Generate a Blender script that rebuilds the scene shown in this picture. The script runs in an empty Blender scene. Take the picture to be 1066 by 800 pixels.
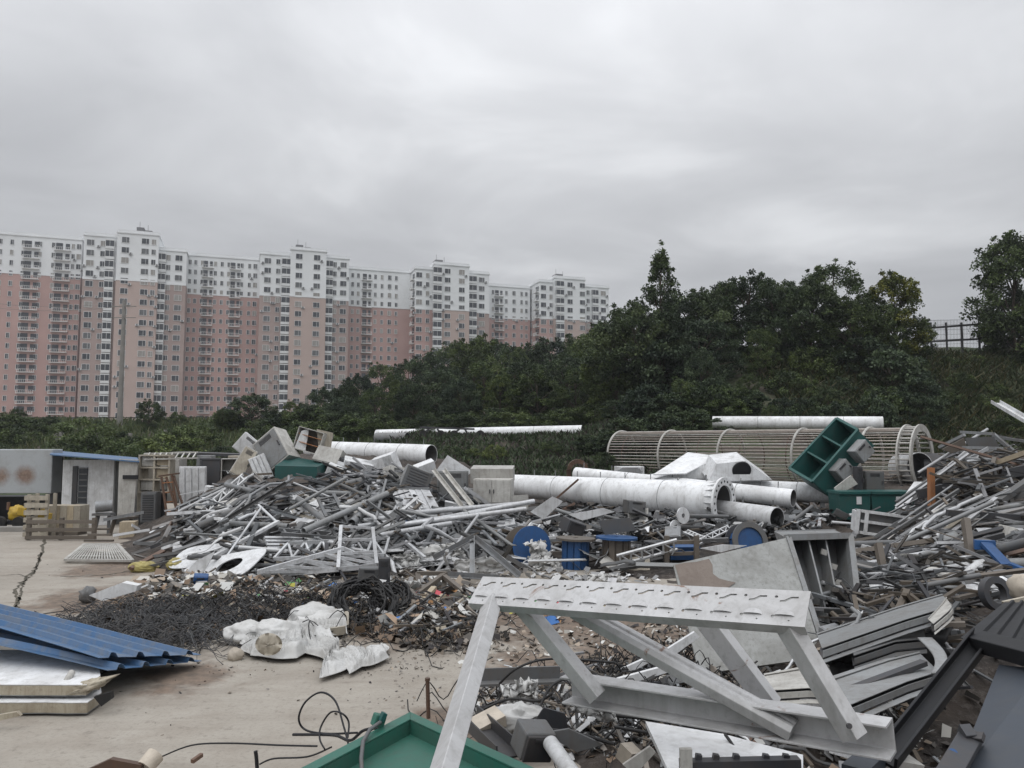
import bpy, math, random
import numpy as np
from mathutils import Vector, Matrix, Quaternion, noise
random.seed(7); RNG = np.random.default_rng(11)
SC = bpy.context.scene; COL = SC.collection
V = Vector; Z = V((0, 0, 1)); PI = math.pi
# ------------------------------------------------------------------ camera
F, CX, CY, EYE, PITCH = 790.0, 533.0, 400.0, 2.8, math.radians(4.27)
cam_d = bpy.data.cameras.new('camera'); cam = bpy.data.objects.new('camera', cam_d); COL.objects.link(cam)
cam_d.sensor_fit = 'HORIZONTAL'; cam_d.sensor_width = 36; cam_d.lens = F / 1066 * 36
cam_d.clip_start = .05; cam_d.clip_end = 4000
cam.location = (0, 0, EYE); cam.rotation_euler = (PI / 2 + PITCH, 0, 0); SC.camera = cam

def ray(px, py):
    a, b = (px - CX) / F, (CY - py) / F
    s, c = math.sin(PITCH), math.cos(PITCH)
    return V((a, c - s * b, s + c * b))
PULL = 0.0
def P(px, py, Y):
    """world point seen at photo pixel (px,py), Y metres in front"""
    Y += PULL; d = ray(px, py); return V((0, 0, EYE)) + d * (Y / d.y)
def PZ(px, py, z):
    d = ray(px, py); return V((0, 0, EYE)) + d * ((z - EYE) / d.z)

def ss(a, b, x):
    t = min(1, max(0, (x - a) / (b - a))); return t * t * (3 - 2 * t)
def lerp(x, pts):
    if x <= pts[0][0]: return pts[0][1]
    for (x0, y0), (x1, y1) in zip(pts, pts[1:]):
        if x <= x1: return y0 + (y1 - y0) * (x - x0) / (x1 - x0)
    return pts[-1][1]

def mound(x, y):
    """scrap heap surface"""
    yf = lerp(x, [(-14, 27), (-11.5, 22), (-9, 17.5), (-6.5, 15), (-2, 15.3), (1, 16.5), (4, 14)])
    h = lerp(x, [(-12, 1.0), (-9.5, 1.75), (-6, 1.8), (-2, 1.5), (0, .8), (6, .6), (9, .7), (14, 1.6)])
    m = h * ss(yf, yf + 8.5, y) * ss(-14, -11, x) - .12 * (1 - ss(yf - 2, yf + 1, y)) - .2 * (1 - ss(-14, -12, x))
    m += .5 * ss(25, 27.5, y) * ss(-10, -8, x) * (1 - ss(-2.5, 0, x))
    px = CX + F * x / max(y, 1)
    r = .75 * ss(6, 8.5, y) * (1 - .75 * ss(13, 18, y) * (1 - ss(900, 960, px))) * ss(max(2.2, .31 * y), max(3.4, .42 * y), x) + 1.6 * ss(10, 19, y) * ss(925, 1010, px)
    f = 1.12 * (1 - ss(3.3, 7.4, y)) * ss(-.9, -.1, x)
    c = .35 * math.exp(-((x - 1.9) / 1.3) ** 2 - ((y - 7.6) / 1.6) ** 2)
    k = ss(31, 40, y)
    v = max(m, r - .1, f - .1, c - .08)
    return v * (1 - k) - .6 * k
def hill(x, y):
    left = lerp(y, [(36, -.3), (44, 1.3), (62, 4.3), (90, 4.8), (400, 4.8)])
    cen = lerp(y, [(26, -.3), (30, .9), (35, 1.7), (40, 3.0), (48, 3.4), (62, 5), (400, 5)])
    rt = lerp(y, [(26, -.3), (30, 1.2), (34, 2.2), (38, 4.0), (44, 7.2), (50, 9.0), (70, 9.3), (200, 8), (400, 5)])
    a = ss(-13, -5, x + (y - 40) * .1); b = ss(2, 11, x - (y - 40) * .12)
    v = left * (1 - a) + cen * a
    v = v * (1 - b) + rt * b
    return v + (.18 * noise.noise(V((x * .4, y * .4, 0))) + .08 * noise.noise(V((x * 1.3, y * 1.3, 3)))) * ss(27, 33, y)
def surf(x, y): return max(0, mound(x, y), hill(x, y))
def S(px, py, lift=0.0):
    """first point of the terrain (lifted) under a photo pixel"""
    d = ray(px, py); o = V((0, 0, EYE)); y = 2.6
    while y < 300:
        p = o + d * (y / d.y)
        if p.z <= surf(p.x, p.y) + lift: return p
        y += .06 if y < 45 else .5
    return o + d * (60 / d.y)

# ------------------------------------------------------------------ objects
def tag(o, label=None, cat=None, group=None, kind=None):
    for k, v in (('label', label), ('category', cat), ('group', group), ('kind', kind)):
        if v: o[k] = v
    if cat and 'kind' not in o: o['kind'] = 'thing'
    return o
def root(name, label, cat, loc, group=None):
    o = bpy.data.objects.new(name, None); COL.objects.link(o); o.location = loc; o.empty_display_size = .1
    return tag(o, label, cat, group)
def basis(d, up=Z):
    d = d.normalized(); s = d.cross(up)
    if s.length < 1e-4: s = d.cross(V((1, 0, 0)))
    s.normalize(); return s, s.cross(d).normalized(), d

class MB:
    def __init__(s): s.v, s.f, s.m, s.s = [], [], [], []
    def add(s, vs, fs, mi=0, sm=False):
        b = len(s.v); s.v += [V(v) for v in vs]
        for f in fs: s.f.append([b + i for i in f]); s.m.append(mi); s.s.append(sm)
        return s
    def box3(s, o, a, b, c, mi=0):
        o, a, b, c = V(o), V(a), V(b), V(c)
        if a.cross(b).dot(c) < 0: a, b = b, a
        vs = [o, o + a, o + a + b, o + b, o + c, o + a + c, o + a + b + c, o + b + c]
        return s.add(vs, [(3, 2, 1, 0), (4, 5, 6, 7), (0, 1, 5, 4), (1, 2, 6, 5), (2, 3, 7, 6), (3, 0, 4, 7)], mi)
    def box(s, c, size, R=None, mi=0):
        R = R or Matrix.Identity(3); c = V(c)
        x, y, z = (R @ V((size[0], 0, 0)), R @ V((0, size[1], 0)), R @ V((0, 0, size[2])))
        return s.box3(c - (x + y + z) / 2, x, y, z, mi)
    def prism(s, prof, p0, p1, up=Z, mi=0, sm=False, prof1=None):
        """closed 2-D profile swept from p0 to p1 (profile x = sideways, y = up)"""
        p0, p1 = V(p0), V(p1); a, u, d = basis(p1 - p0, up); n = len(prof); prof1 = prof1 or prof
        vs = [p0 + a * x + u * y for x, y in prof] + [p1 + a * x + u * y for x, y in prof1]
        fs = [(i, (i + 1) % n, n + (i + 1) % n, n + i) for i in range(n)]
        s.add(vs, fs, mi, sm)
        return s.add(vs, [tuple(range(n))[::-1], tuple(range(n, 2 * n))], mi)
    def rod(s, p0, p1, r, r1=None, n=10, mi=0):
        c = [(math.cos(2 * PI * i / n), math.sin(2 * PI * i / n)) for i in range(n)]
        r1 = r if r1 is None else r1
        return s.prism([(x * r, y * r) for x, y in c], p0, p1, mi=mi, sm=True, prof1=[(x * r1, y * r1) for x, y in c])
    def bar(s, p0, p1, w, h, up=Z, mi=0):
        return s.prism([(-w / 2, -h / 2), (w / 2, -h / 2), (w / 2, h / 2), (-w / 2, h / 2)], p0, p1, up, mi)
    def pipe(s, p0, p1, r0, r1, t=.02, n=28, mi=0, mi_in=None):
        """hollow tapered pipe with open ends"""
        p0, p1 = V(p0), V(p1); a, u, d = basis(p1 - p0); vs = []
        for p, r in ((p0, r0), (p1, r1), (p1, r1 - t), (p0, r0 - t)):
            vs += [p + (a * math.cos(2 * PI * i / n) + u * math.sin(2 * PI * i / n)) * r for i in range(n)]
        for k in range(4):
            q = (k + 1) % 4
            s.add(vs, [(k * n + i, k * n + (i + 1) % n, q * n + (i + 1) % n, q * n + i) for i in range(n)], mi_in if (k == 2 and mi_in is not None) else mi, k in (0, 2))
        return s
    def tube(s, pts, r, n=5, mi=0):
        pts = [V(p) for p in pts]; m = len(pts); vs = []; u = None
        for i, p in enumerate(pts):
            d = pts[min(i + 1, m - 1)] - pts[max(i - 1, 0)]
            if d.length < 1e-6: d = V((0, 0, 1))
            a, u2, d = basis(d, u if u is not None and abs(u.dot(d.normalized())) < .98 else Z); u = u2
            vs += [p + (a * math.cos(2 * PI * k / n) + u * math.sin(2 * PI * k / n)) * r for k in range(n)]
        fs = [(i * n + k, i * n + (k + 1) % n, (i + 1) * n + (k + 1) % n, (i + 1) * n + k) for i in range(m - 1) for k in range(n)]
        s.add(vs, fs, mi, True)
        return s.add(vs, [tuple(range(n))[::-1], tuple(range((m - 1) * n, m * n))], mi)
    def poly(s, pts, t, mi=0):
        """flat outline given thickness t behind its face (thickened along the normal)"""
        pts = [V(p) for p in pts]; n = len(pts); nn = V((0, 0, 0))
        for i in range(n): nn += (pts[i] - pts[0]).cross(pts[(i + 1) % n] - pts[0])
        nn.normalize(); q = [p - nn * t for p in pts]
        return s.add(pts + q, [tuple(range(n)), tuple(range(n, 2 * n))[::-1]] + [(i, n + i, n + (i + 1) % n, (i + 1) % n) for i in range(n)], mi)
    def sheet(s, fn, nu, nv, t=.004, mi=0, sm=True):
        """thick surface fn(u,v) -> point"""
        g = [[V(fn(i / nu, j / nv)) for j in range(nv + 1)] for i in range(nu + 1)]
        nr = (g[-1][0] - g[0][0]).cross(g[0][-1] - g[0][0]).normalized() * t; w = nv + 1
        vs = [p for r_ in g for p in r_]; N = len(vs); vs = vs + [p - nr for p in vs]
        fs = []
        for i in range(nu):
            for j in range(nv):
                a, b, c, d = i * w + j, (i + 1) * w + j, (i + 1) * w + j + 1, i * w + j + 1
                fs += [(a, b, c, d), (N + d, N + c, N + b, N + a)]
        for i in range(nu):
            for j in (0, nv):
                a, b = i * w + j, (i + 1) * w + j; fs.append((a, N + a, N + b, b) if j == 0 else (a, b, N + b, N + a))
        for j in range(nv):
            for i in (0, nu):
                a, b = i * w + j, i * w + j + 1; fs.append((a, b, N + b, N + a) if i == 0 else (a, N + a, N + b, b))
        return s.add(vs, fs, mi, sm)
    def ring(s, c, nrm, ro, ri, t, n=32, mi=0, ux=None):
        """flat washer with hole"""
        c = V(c); nrm = V(nrm).normalized()
        return s.pipe(c - nrm * t / 2, c + nrm * t / 2, ro, ro, ro - ri, n, mi)
    def disc(s, c, nrm, r, t, n=28, mi=0):
        c = V(c); nrm = V(nrm).normalized(); return s.rod(c - nrm * t / 2, c + nrm * t / 2, r, n=n, mi=mi)
    def blob(s, c, size, seed=0, amp=.25, fr=1.6, R=None, nu=18, nv=12, mi=0):
        """lumpy closed body such as a filled sack"""
        R = R or Matrix.Identity(3); vs = []; c = V(c)
        for j in range(nv + 1):
            th = PI * j / nv
            for i in range(nu):
                ph = 2 * PI * i / nu; d = V((math.sin(th) * math.cos(ph), math.sin(th) * math.sin(ph), math.cos(th)))
                k = 1 + amp * noise.noise(d * fr + V((seed * 7.1, seed * 3.3, 0))) + amp * .5 * noise.noise(d * fr * 2.7 + V((seed, 5, 0)))
                vs.append(c + R @ V((d.x * size[0] * k, d.y * size[1] * k, d.z * size[2] * k)))
        return s.add(vs, [(j * nu + i, (j + 1) * nu + i, (j + 1) * nu + (i + 1) % nu, j * nu + (i + 1) % nu) for j in range(nv) for i in range(nu)], mi, True)
    def xf(s, M): s.v = [M @ v for v in s.v]; return s
    def mesh(s, name, mats, org=(0, 0, 0)):
        me = bpy.data.meshes.new(name); o = V(org)
        me.from_pydata([v - o for v in s.v], [], s.f)
        for m in (mats if isinstance(mats, (list, tuple)) else [mats]): me.materials.append(m)
        me.polygons.foreach_set('material_index', s.m); me.polygons.foreach_set('use_smooth', s.s)
        me.update(); return me
    def build(s, name, mats, parent=None, top=None, bevel=0):
        """one mesh object: a top-level thing, or a part (top = the thing it belongs to)"""
        if parent is None:
            lo = V((min(v[i] for v in s.v) for i in range(3))); hi = V((max(v[i] for v in s.v) for i in range(3)))
            org = V(((lo.x + hi.x) / 2, (lo.y + hi.y) / 2, lo.z))
        else:
            org = V((0, 0, 0)); q = parent
            while q is not None: org = org + V(q.location); q = q.parent
        o = bpy.data.objects.new(name, s.mesh(name, mats, org)); COL.objects.link(o)
        if parent is None: o.location = org
        else: o.parent = parent
        if bevel:
            b = o.modifiers.new('bevel', 'BEVEL'); b.width = bevel; b.segments = 2; b.limit_method = 'ANGLE'; b.angle_limit = .6
        return o
def one(name, label, cat, mb, mats, group=None, kind=None, bevel=0):
    return tag(mb.build(name, mats, bevel=bevel), label, cat, group, kind)
def rot(x=0, y=0, z=0):
    return (Matrix.Rotation(math.radians(z), 3, 'Z') @ Matrix.Rotation(math.radians(y), 3, 'Y') @ Matrix.Rotation(math.radians(x), 3, 'X'))

# ------------------------------------------------------------------ materials
class NT:
    def __init__(s, m): s.t = m.node_tree; s.t.nodes.clear()
    def n(s, typ, **kw):
        x = s.t.nodes.new(typ)
        for k, v in kw.items(): setattr(x, k, v)
        return x
    def l(s, a, b): s.t.links.new(a, b)
    def noise(s, vec, scale, detail=4, rough=.55, dist=0):
        x = s.n('ShaderNodeTexNoise'); x.inputs['Scale'].default_value = scale; x.inputs['Detail'].default_value = detail
        x.inputs['Roughness'].default_value = rough; x.inputs['Distortion'].default_value = dist
        if vec is not None: s.l(vec, x.inputs['Vector'])
        return x.outputs['Fac']
    def ramp(s, fac, stops):
        x = s.n('ShaderNodeValToRGB'); e = x.color_ramp.elements
        while len(e) < len(stops): e.new(.5)
        for k, (p, c) in enumerate(stops):
            e[k].position = p; e[k].color = (c, c, c, 1) if isinstance(c, (int, float)) else (*c[:3], 1)
        s.l(fac, x.inputs['Fac']); return x.outputs['Color']
    def mix(s, fac, a, b, mode='MIX'):
        x = s.n('ShaderNodeMix', data_type='RGBA', blend_type=mode)
        for sock, v in ((x.inputs['Factor'], fac), (x.inputs['A'], a), (x.inputs['B'], b)):
            if hasattr(v, 'default_value') or hasattr(v, 'is_linked'): s.l(v, sock)
            elif isinstance(v, (int, float)): sock.default_value = v
            else: sock.default_value = (*v[:3], 1)
        return x.outputs['Result']
    def math(s, op, a, b=0.0):
        x = s.n('ShaderNodeMath', operation=op)
        for i, v in enumerate((a, b)):
            if hasattr(v, 'is_linked'): s.l(v, x.inputs[i])
            else: x.inputs[i].default_value = v
        return x.outputs[0]
def newmat(name):
    m = bpy.data.materials.new(name); m.use_nodes = True; return m, NT(m)
def out(t, col, rough=.6, metal=0., bump=None, bstr=.3, bdist=.02, spec=.4):
    b = t.n('ShaderNodeBsdfPrincipled'); o = t.n('ShaderNodeOutputMaterial')
    for k, v in (('Base Color', col), ('Roughness', rough), ('Metallic', metal)):
        if hasattr(v, 'is_linked'): t.l(v, b.inputs[k])
        elif isinstance(v, (int, float)): b.inputs[k].default_value = v
        else: b.inputs[k].default_value = (*v[:3], 1)
    b.inputs['Specular IOR Level'].default_value = spec
    if bump is not None:
        x = t.n('ShaderNodeBump'); x.inputs['Strength'].default_value = bstr; x.inputs['Distance'].default_value = bdist
        t.l(bump, x.inputs['Height']); t.l(x.outputs[0], b.inputs['Normal'])
    t.l(b.outputs[0], o.inputs['Surface']); return b
def paint(name, col, dirt=.35, dcol=(.12, .10, .08), rust=0., rough=.5, metal=0., vary=.25, scale=3., streak=True):
    """weathered painted or galvanised metal: per-object tone, grime patches, streaks, rust spots, scratches"""
    m, t = newmat(name); tc = t.n('ShaderNodeTexCoord').outputs['Object']; oi = t.n('ShaderNodeObjectInfo').outputs['Random']
    add = t.n('ShaderNodeVectorMath', operation='ADD'); t.l(tc, add.inputs[0])
    cmb = t.n('ShaderNodeCombineXYZ'); t.l(t.math('MULTIPLY', oi, 37.), cmb.inputs[0]); t.l(t.math('MULTIPLY', oi, 71.), cmb.inputs[1]); t.l(cmb.outputs[0], add.inputs[1])
    vec = add.outputs[0]
    dark = [c * (1 - vary) for c in col]; lite = [min(.9, c * (1 + vary * .45)) for c in col]
    c = t.mix(t.ramp(oi, [(0, 0.), (1, 1.)]), dark, lite)
    n1 = t.noise(vec, scale, 6, .65, .6)
    c = t.mix(t.math('MULTIPLY', t.ramp(n1, [(.42, 0.), (.72, 1.)]), dirt), c, dcol)
    if streak:
        mp = t.n('ShaderNodeMapping'); mp.inputs['Scale'].default_value = (9, 9, .7); t.l(vec, mp.inputs['Vector'])
        n2 = t.noise(mp.outputs[0], scale * .7, 4, .6)
        c = t.mix(t.math('MULTIPLY', t.ramp(n2, [(.5, 0.), (.75, 1.)]), dirt * .8), c, dcol)
    n3 = t.noise(vec, scale * 9, 3, .7)
    c = t.mix(t.math('MULTIPLY', t.ramp(n3, [(.55, 0.), (.7, 1.)]), dirt * .45), c, [x * .6 for x in dcol])
    if rust:
        n4 = t.noise(vec, scale * 1.7, 8, .7, 1.)
        c = t.mix(t.math('MULTIPLY', t.ramp(n4, [(.66 - rust * .3, 0.), (.72 - rust * .28, 1.)]), .9), c, (.17, .075, .035))
    r = t.math('ADD', t.math('MULTIPLY', n1, .3), rough - .15)
    out(t, c, r, metal, n3, .12, .004); return m
M = {}
M['white'] = paint('white_painted_steel', (.70, .71, .72), .42, vary=.12)
M['whitecl'] = paint('clean_white_paint', (.80, .81, .82), .42, dcol=(.2, .18, .155), vary=.04, scale=1.5)
M['offwhite'] = paint('off_white_enamel', (.50, .49, .46), .5, vary=.2)
M['grey'] = paint('grey_cabinet_paint', (.26, .27, .275), .5, vary=.25)
M['galvb'] = paint('bright_zinc', (.57, .58, .595), .4, vary=.3, rough=.45, metal=.25)
M['midgrey'] = paint('weathered_grey_steel', (.13, .135, .14), .5, vary=.35)
M['galv'] = paint('galvanised_steel', (.26, .27, .28), .45, vary=.45, rough=.5, metal=.3)
M['rustgalv'] = paint('rust_spotted_steel', (.27, .265, .26), .5, rust=.3, vary=.3)
M['cagebar'] = paint('tan_rusted_bar', (.47, .42, .375), .5, dcol=(.18, .13, .10), rust=.05, vary=.25)
M['truss'] = paint('dull_zinc_coating', (.51, .51, .515), .45, rust=.10, dcol=(.2, .19, .175), vary=.03, rough=.5, metal=.1, scale=2.6)
M['dark'] = paint('dark_steel', (.05, .053, .06), .5, dcol=(.085, .07, .06), vary=.35)
M['black'] = paint('black_painted_steel', (.009, .010, .013), .3, dcol=(.028, .026, .024), vary=.1, rough=.55)
M['blackrub'] = paint('black_rubber', (.014, .014, .015), .4, dcol=(.06, .055, .05), vary=.3, rough=.6)
M['slate'] = paint('slate_blue_panel', (.042, .052, .068), .35, dcol=(.07, .07, .07), vary=.05, rough=.45, scale=1.6)
M['teal'] = paint('teal_green_paint', (.014, .085, .078), .4, dcol=(.05, .06, .055), vary=.12)
M['green'] = paint('green_enamel', (.028, .135, .10), .5, dcol=(.075, .095, .08), vary=.05, scale=2.2)
M['blue'] = paint('bright_blue_paint', (.02, .085, .235), .4, dcol=(.04, .05, .08), vary=.2)
M['bluesheet'] = paint('blue_coated_sheet', (.055, .135, .27), .75, dcol=(.17, .18, .19), vary=.04, scale=1.6)
M['rusty'] = paint('rusted_steel', (.13, .075, .05), .5, dcol=(.07, .05, .04), vary=.3)
M['orange'] = paint('orange_brown_timber', (.36, .15, .06), .35, vary=.1)
M['wood'] = paint('grey_weathered_wood', (.135, .115, .095), .45, vary=.3)
M['palewood'] = paint('pale_wood', (.42, .35, .25), .4, vary=.2)
M['beige'] = paint('beige_paint', (.42, .38, .31), .45, vary=.15)
M['dullyel'] = paint('dull_yellow_plastic', (.40, .34, .12), .5, vary=.1, streak=False)
M['yellow'] = paint('yellow_paint', (.50, .33, .03), .4, vary=.1)
M['rustwhite'] = paint('rust_stained_panel', (.42, .44, .46), .35, rust=.0, vary=.05)
M['concgrey'] = paint('grimy_plate', (.30, .305, .295), .75, dcol=(.13, .125, .11), vary=.05, scale=2.2)
M['foam'] = paint('sandwich_foam_edge', (.40, .36, .28), .6, dcol=(.16, .12, .08), vary=.1, scale=5)
M['cloth'] = paint('white_woven_plastic', (.56, .56, .55), .45, dcol=(.25, .23, .2), vary=.08, scale=2, streak=False)
M['sack'] = paint('dusty_sack', (.52, .46, .38), .4, vary=.12, streak=False)
M['glass'] = None

def simple(name, col, rough=.6, var=.2, scale=4., spec=.4):
    m, t = newmat(name); tc = t.n('ShaderNodeTexCoord').outputs['Object']
    n = t.noise(tc, scale, 5, .6); c = t.mix(t.ramp(n, [(.3, 0.), (.7, 1.)]), [x * (1 - var) for x in col], [min(.9, x * (1 + var)) for x in col])
    out(t, c, rough, spec=spec); return m
M['glass'] = simple('window_glass', (.035, .04, .048), .25, .3, .2, .4)
M['glassmid'] = simple('hazy_window_glass', (.10, .105, .11), .4, .2, .2, .4)
M['curtain'] = simple('curtained_window', (.27, .255, .235), .6, .2, .3, .4)
M['bwhite'] = simple('white_facade_render', (.70, .715, .725), .8, .06, .12)
M['bpink'] = simple('pink_facade_render', (.42, .275, .248), .8, .1, .1)
M['btan'] = simple('tan_pink_facade_render', (.43, .335, .30), .8, .08, .1)
M['bmauve'] = simple('mauve_facade_render', (.34, .26, .237), .8, .08, .1)
M['bframe'] = simple('white_window_frame', (.62, .63, .63), .5, .05, 1)
M['brail'] = simple('pale_balcony_rail', (.66, .66, .65), .6, .1, 1)
M['broof'] = simple('roof_plant_grey', (.12, .12, .125), .7, .1, 1)
M['concpole'] = simple('concrete_pole', (.23, .22, .205), .85, .15, 2)
M['bark'] = simple('bark', (.075, .06, .045), .9, .3, 6)

def attr_mat(name, rough=.6, trans=.0, attr='tint', spec=.3):
    m, t = newmat(name); a = t.n('ShaderNodeAttribute'); a.attribute_name = attr
    b = out(t, a.outputs['Color'], rough, spec=spec)
    if trans:
        tr = t.n('ShaderNodeBsdfTranslucent'); t.l(a.outputs['Color'], tr.inputs['Color'])
        mx = t.n('ShaderNodeMixShader'); mx.inputs[0].default_value = trans
        o = [n for n in t.t.nodes if n.type == 'OUTPUT_MATERIAL'][0]
        t.l(b.outputs[0], mx.inputs[1]); t.l(tr.outputs[0], mx.inputs[2]); t.l(mx.outputs[0], o.inputs['Surface'])
    return m
m, t = newmat('leaf'); at_ = t.n('ShaderNodeAttribute'); at_.attribute_name = 'tint'; oi = t.n('ShaderNodeObjectInfo').outputs['Random']
tone = t.ramp(oi, [(0, (.55, .60, .68)), (.35, (.8, .82, .8)), (.7, (1.0, 1.0, .9)), (1, (1.0, .97, .7))])      # every plant has its own green
lc = t.mix(1.0, at_.outputs['Color'], tone, 'MULTIPLY'); b_ = out(t, lc, .6, spec=.3)
tr = t.n('ShaderNodeBsdfTranslucent'); t.l(lc, tr.inputs['Color']); mx = t.n('ShaderNodeMixShader'); mx.inputs[0].default_value = .2
o_ = [n for n in t.t.nodes if n.type == 'OUTPUT_MATERIAL'][0]; t.l(b_.outputs[0], mx.inputs[1]); t.l(tr.outputs[0], mx.inputs[2]); t.l(mx.outputs[0], o_.inputs['Surface']); M['leaf'] = m
M['bits'] = attr_mat('mixed_scrap', .6)

# concrete yard
m, t = newmat('yard_concrete'); pos = t.n('ShaderNodeNewGeometry').outputs['Position']
n1 = t.noise(pos, .35, 6, .6, .4); n2 = t.noise(pos, 1.7, 6, .65, .3); n3 = t.noise(pos, 24, 4, .7); n4 = t.noise(pos, .12, 3, .5)
c = t.mix(t.ramp(n1, [(.3, 0.), (.7, 1.)]), (.275, .25, .215), (.375, .345, .30))
c = t.mix(t.math('MULTIPLY', t.ramp(n2, [(.45, 0.), (.7, 1.)]), .45), c, (.22, .185, .15))
c = t.mix(t.math('MULTIPLY', t.ramp(n4, [(.5, 0.), (.65, 1.)]), .35), c, (.30, .25, .205))
mpx = t.n('ShaderNodeMapping'); mpx.inputs['Scale'].default_value = (.25, 2.4, 1); t.l(pos, mpx.inputs['Vector'])
n5 = t.noise(mpx.outputs[0], 1.3, 5, .6)
c = t.mix(t.math('MULTIPLY', t.ramp(n5, [(.48, 0.), (.68, 1.)]), .45), c, (.22, .19, .16))
n6 = t.noise(pos, 7, 6, .75, .2)
c = t.mix(t.math('MULTIPLY', t.ramp(n6, [(.56, 0.), (.66, 1.)]), .5), c, (.16, .135, .115))
c = t.mix(t.math('MULTIPLY', t.ramp(n3, [(.35, 1.), (.5, 0.)]), .3), c, (.17, .15, .13))
sp = t.n('ShaderNodeSeparateXYZ'); t.l(pos, sp.inputs[0]); tot = None      # trodden earth lying on the slab in patches
for x, y, r in ((-8.6, 17, 1.6), (-7.2, 13.8, 1.7), (-5.2, 12.8, 1.8), (-3.2, 12.4, 1.9), (-1.2, 12.2, 2.2), (1, 12.4, 2.6), (2.2, 10.4, 2.2), (.6, 9.4, 1.5), (-.4, 7.6, 1.0), (-3.9, 9.3, .8)):
    dx, dy = t.math('SUBTRACT', sp.outputs[0], x), t.math('SUBTRACT', sp.outputs[1], y)
    k = t.math('SUBTRACT', 1.0, t.math('DIVIDE', t.math('SQRT', t.math('ADD', t.math('MULTIPLY', dx, dx), t.math('MULTIPLY', dy, dy))), r)); tot = k if tot is None else t.math('MAXIMUM', tot, k)
msk = t.ramp(t.math('ADD', tot, t.math('MULTIPLY', t.math('SUBTRACT', n2, .5), 1.5)), [(.12, 0.), (.45, .85)])
c = t.mix(msk, c, t.mix(t.ramp(t.noise(pos, 5, 6, .75), [(.35, 0.), (.65, 1.)]), (.075, .058, .046), (.21, .15, .11)))
out(t, c, .9, 0, n2, .25, .03); M['yard'] = m
m, t = newmat('heap_dirt_shade'); pos = t.n('ShaderNodeNewGeometry').outputs['Position']
n1 = t.noise(pos, .8, 6, .65); n2 = t.noise(pos, 9, 6, .75); n3 = t.noise(pos, 2.7, 6, .7, .8)
c = t.mix(t.ramp(n1, [(.35, 0.), (.65, 1.)]), (.028, .025, .023), (.085, .067, .055))  # dirt tones lowered, black shade between the scrap put into the colour
c = t.mix(t.math('MULTIPLY', t.ramp(n2, [(.5, 0.), (.62, 1.)]), .7), c, (.12, .105, .095))
c = t.mix(t.math('MULTIPLY', t.ramp(n3, [(.58, 0.), (.66, 1.)]), .7), c, (.03, .028, .027))
out(t, c, .9, 0, n2, .8, .08); M['heap'] = m
m, t = newmat('bank_soil'); pos = t.n('ShaderNodeNewGeometry').outputs['Position']
n1 = t.noise(pos, .35, 6, .65, .5); n2 = t.noise(pos, 3, 6, .7)
c = t.mix(t.ramp(n1, [(.40, 0.), (.55, 1.)]), (.075, .055, .048), (.055, .080, .032))
c = t.mix(t.math('MULTIPLY', t.ramp(n2, [(.4, 0.), (.7, 1.)]), .6), c, (.028, .038, .018))
out(t, c, .95, 0, n2, .9, .15); M['bank'] = m

def rustmat(name, col, spots):
    """painted panel with soft edged rust stains at given object-space places (x, z, size)"""
    m, t = newmat(name); tc = t.n('ShaderNodeTexCoord').outputs['Object']; sp = t.n('ShaderNodeSeparateXYZ'); t.l(tc, sp.inputs[0])
    n1 = t.noise(tc, 2.2, 6, .7, .4); n2 = t.noise(tc, 11, 4, .7); tot = None
    for x, z, r in spots:
        dx = t.math('DIVIDE', t.math('SUBTRACT', sp.outputs[0], x), r); dz = t.math('DIVIDE', t.math('SUBTRACT', sp.outputs[2], z), r * .9)
        k = t.math('SUBTRACT', 1.25, t.math('SQRT', t.math('ADD', t.math('MULTIPLY', dx, dx), t.math('MULTIPLY', dz, dz))))
        k = t.math('MULTIPLY', t.math('MAXIMUM', k, 0.), t.math('MULTIPLY', t.math('ADD', .05, t.noise(tc, 3.1, 7, .75, 1.2)), 1.6)); tot = k if tot is None else t.math('MAXIMUM', tot, k)
    c = t.mix(t.math('MULTIPLY', t.ramp(n1, [(.45, 0.), (.7, 1.)]), .35), col, (.2, .19, .17))
    rc = t.mix(t.ramp(n2, [(.4, 0.), (.6, 1.)]), (.15, .085, .055), (.22, .14, .095))
    c = t.mix(t.ramp(tot, [(.15, 0.), (.75, .85)]), c, rc)
    out(t, c, .6, 0, n2, .1, .004); return m
# ------------------------------------------------------------------ sky and light
SUN_EL, SUN_AZ = 58, 215     # high veiled sun, behind the camera's shoulder
w = bpy.data.worlds.new('World'); SC.world = w; w.use_nodes = True
class WT(NT):
    def __init__(s, w): s.t = w.node_tree; s.t.nodes.clear()
t = WT(w)
sky = t.n('ShaderNodeTexSky', sky_type='NISHITA'); sky.sun_disc = False
sky.sun_elevation = math.radians(SUN_EL); sky.sun_rotation = math.radians(SUN_AZ)
tc = t.n('ShaderNodeTexCoord').outputs['Generated']; sp = t.n('ShaderNodeSeparateXYZ'); t.l(tc, sp.inputs[0])
zz = t.math('MAXIMUM', sp.outputs[2], 0.0); zc = t.math('ADD', zz, .16)
cb = t.n('ShaderNodeCombineXYZ'); t.l(t.math('DIVIDE', sp.outputs[0], zc), cb.inputs[0]); t.l(t.math('DIVIDE', sp.outputs[1], zc), cb.inputs[1])
n1 = t.noise(cb.outputs[0], .42, 4, .5, .5); n2 = t.noise(cb.outputs[0], 1.5, 5, .55, .6)
nn = t.math('ADD', t.math('MULTIPLY', n1, .72), t.math('MULTIPLY', n2, .28))
cl = t.ramp(nn, [(.36, (.425, .434, .455)), (.5, (.585, .596, .618)), (.62, (.85, .864, .885))])
lum = t.math('ADD', .80, t.math('MULTIPLY', t.math('POWER', zz, 1.7), 2.8))       # overcast: brighter towards the zenith
lum = t.math('MULTIPLY', lum, 0.95)
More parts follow.
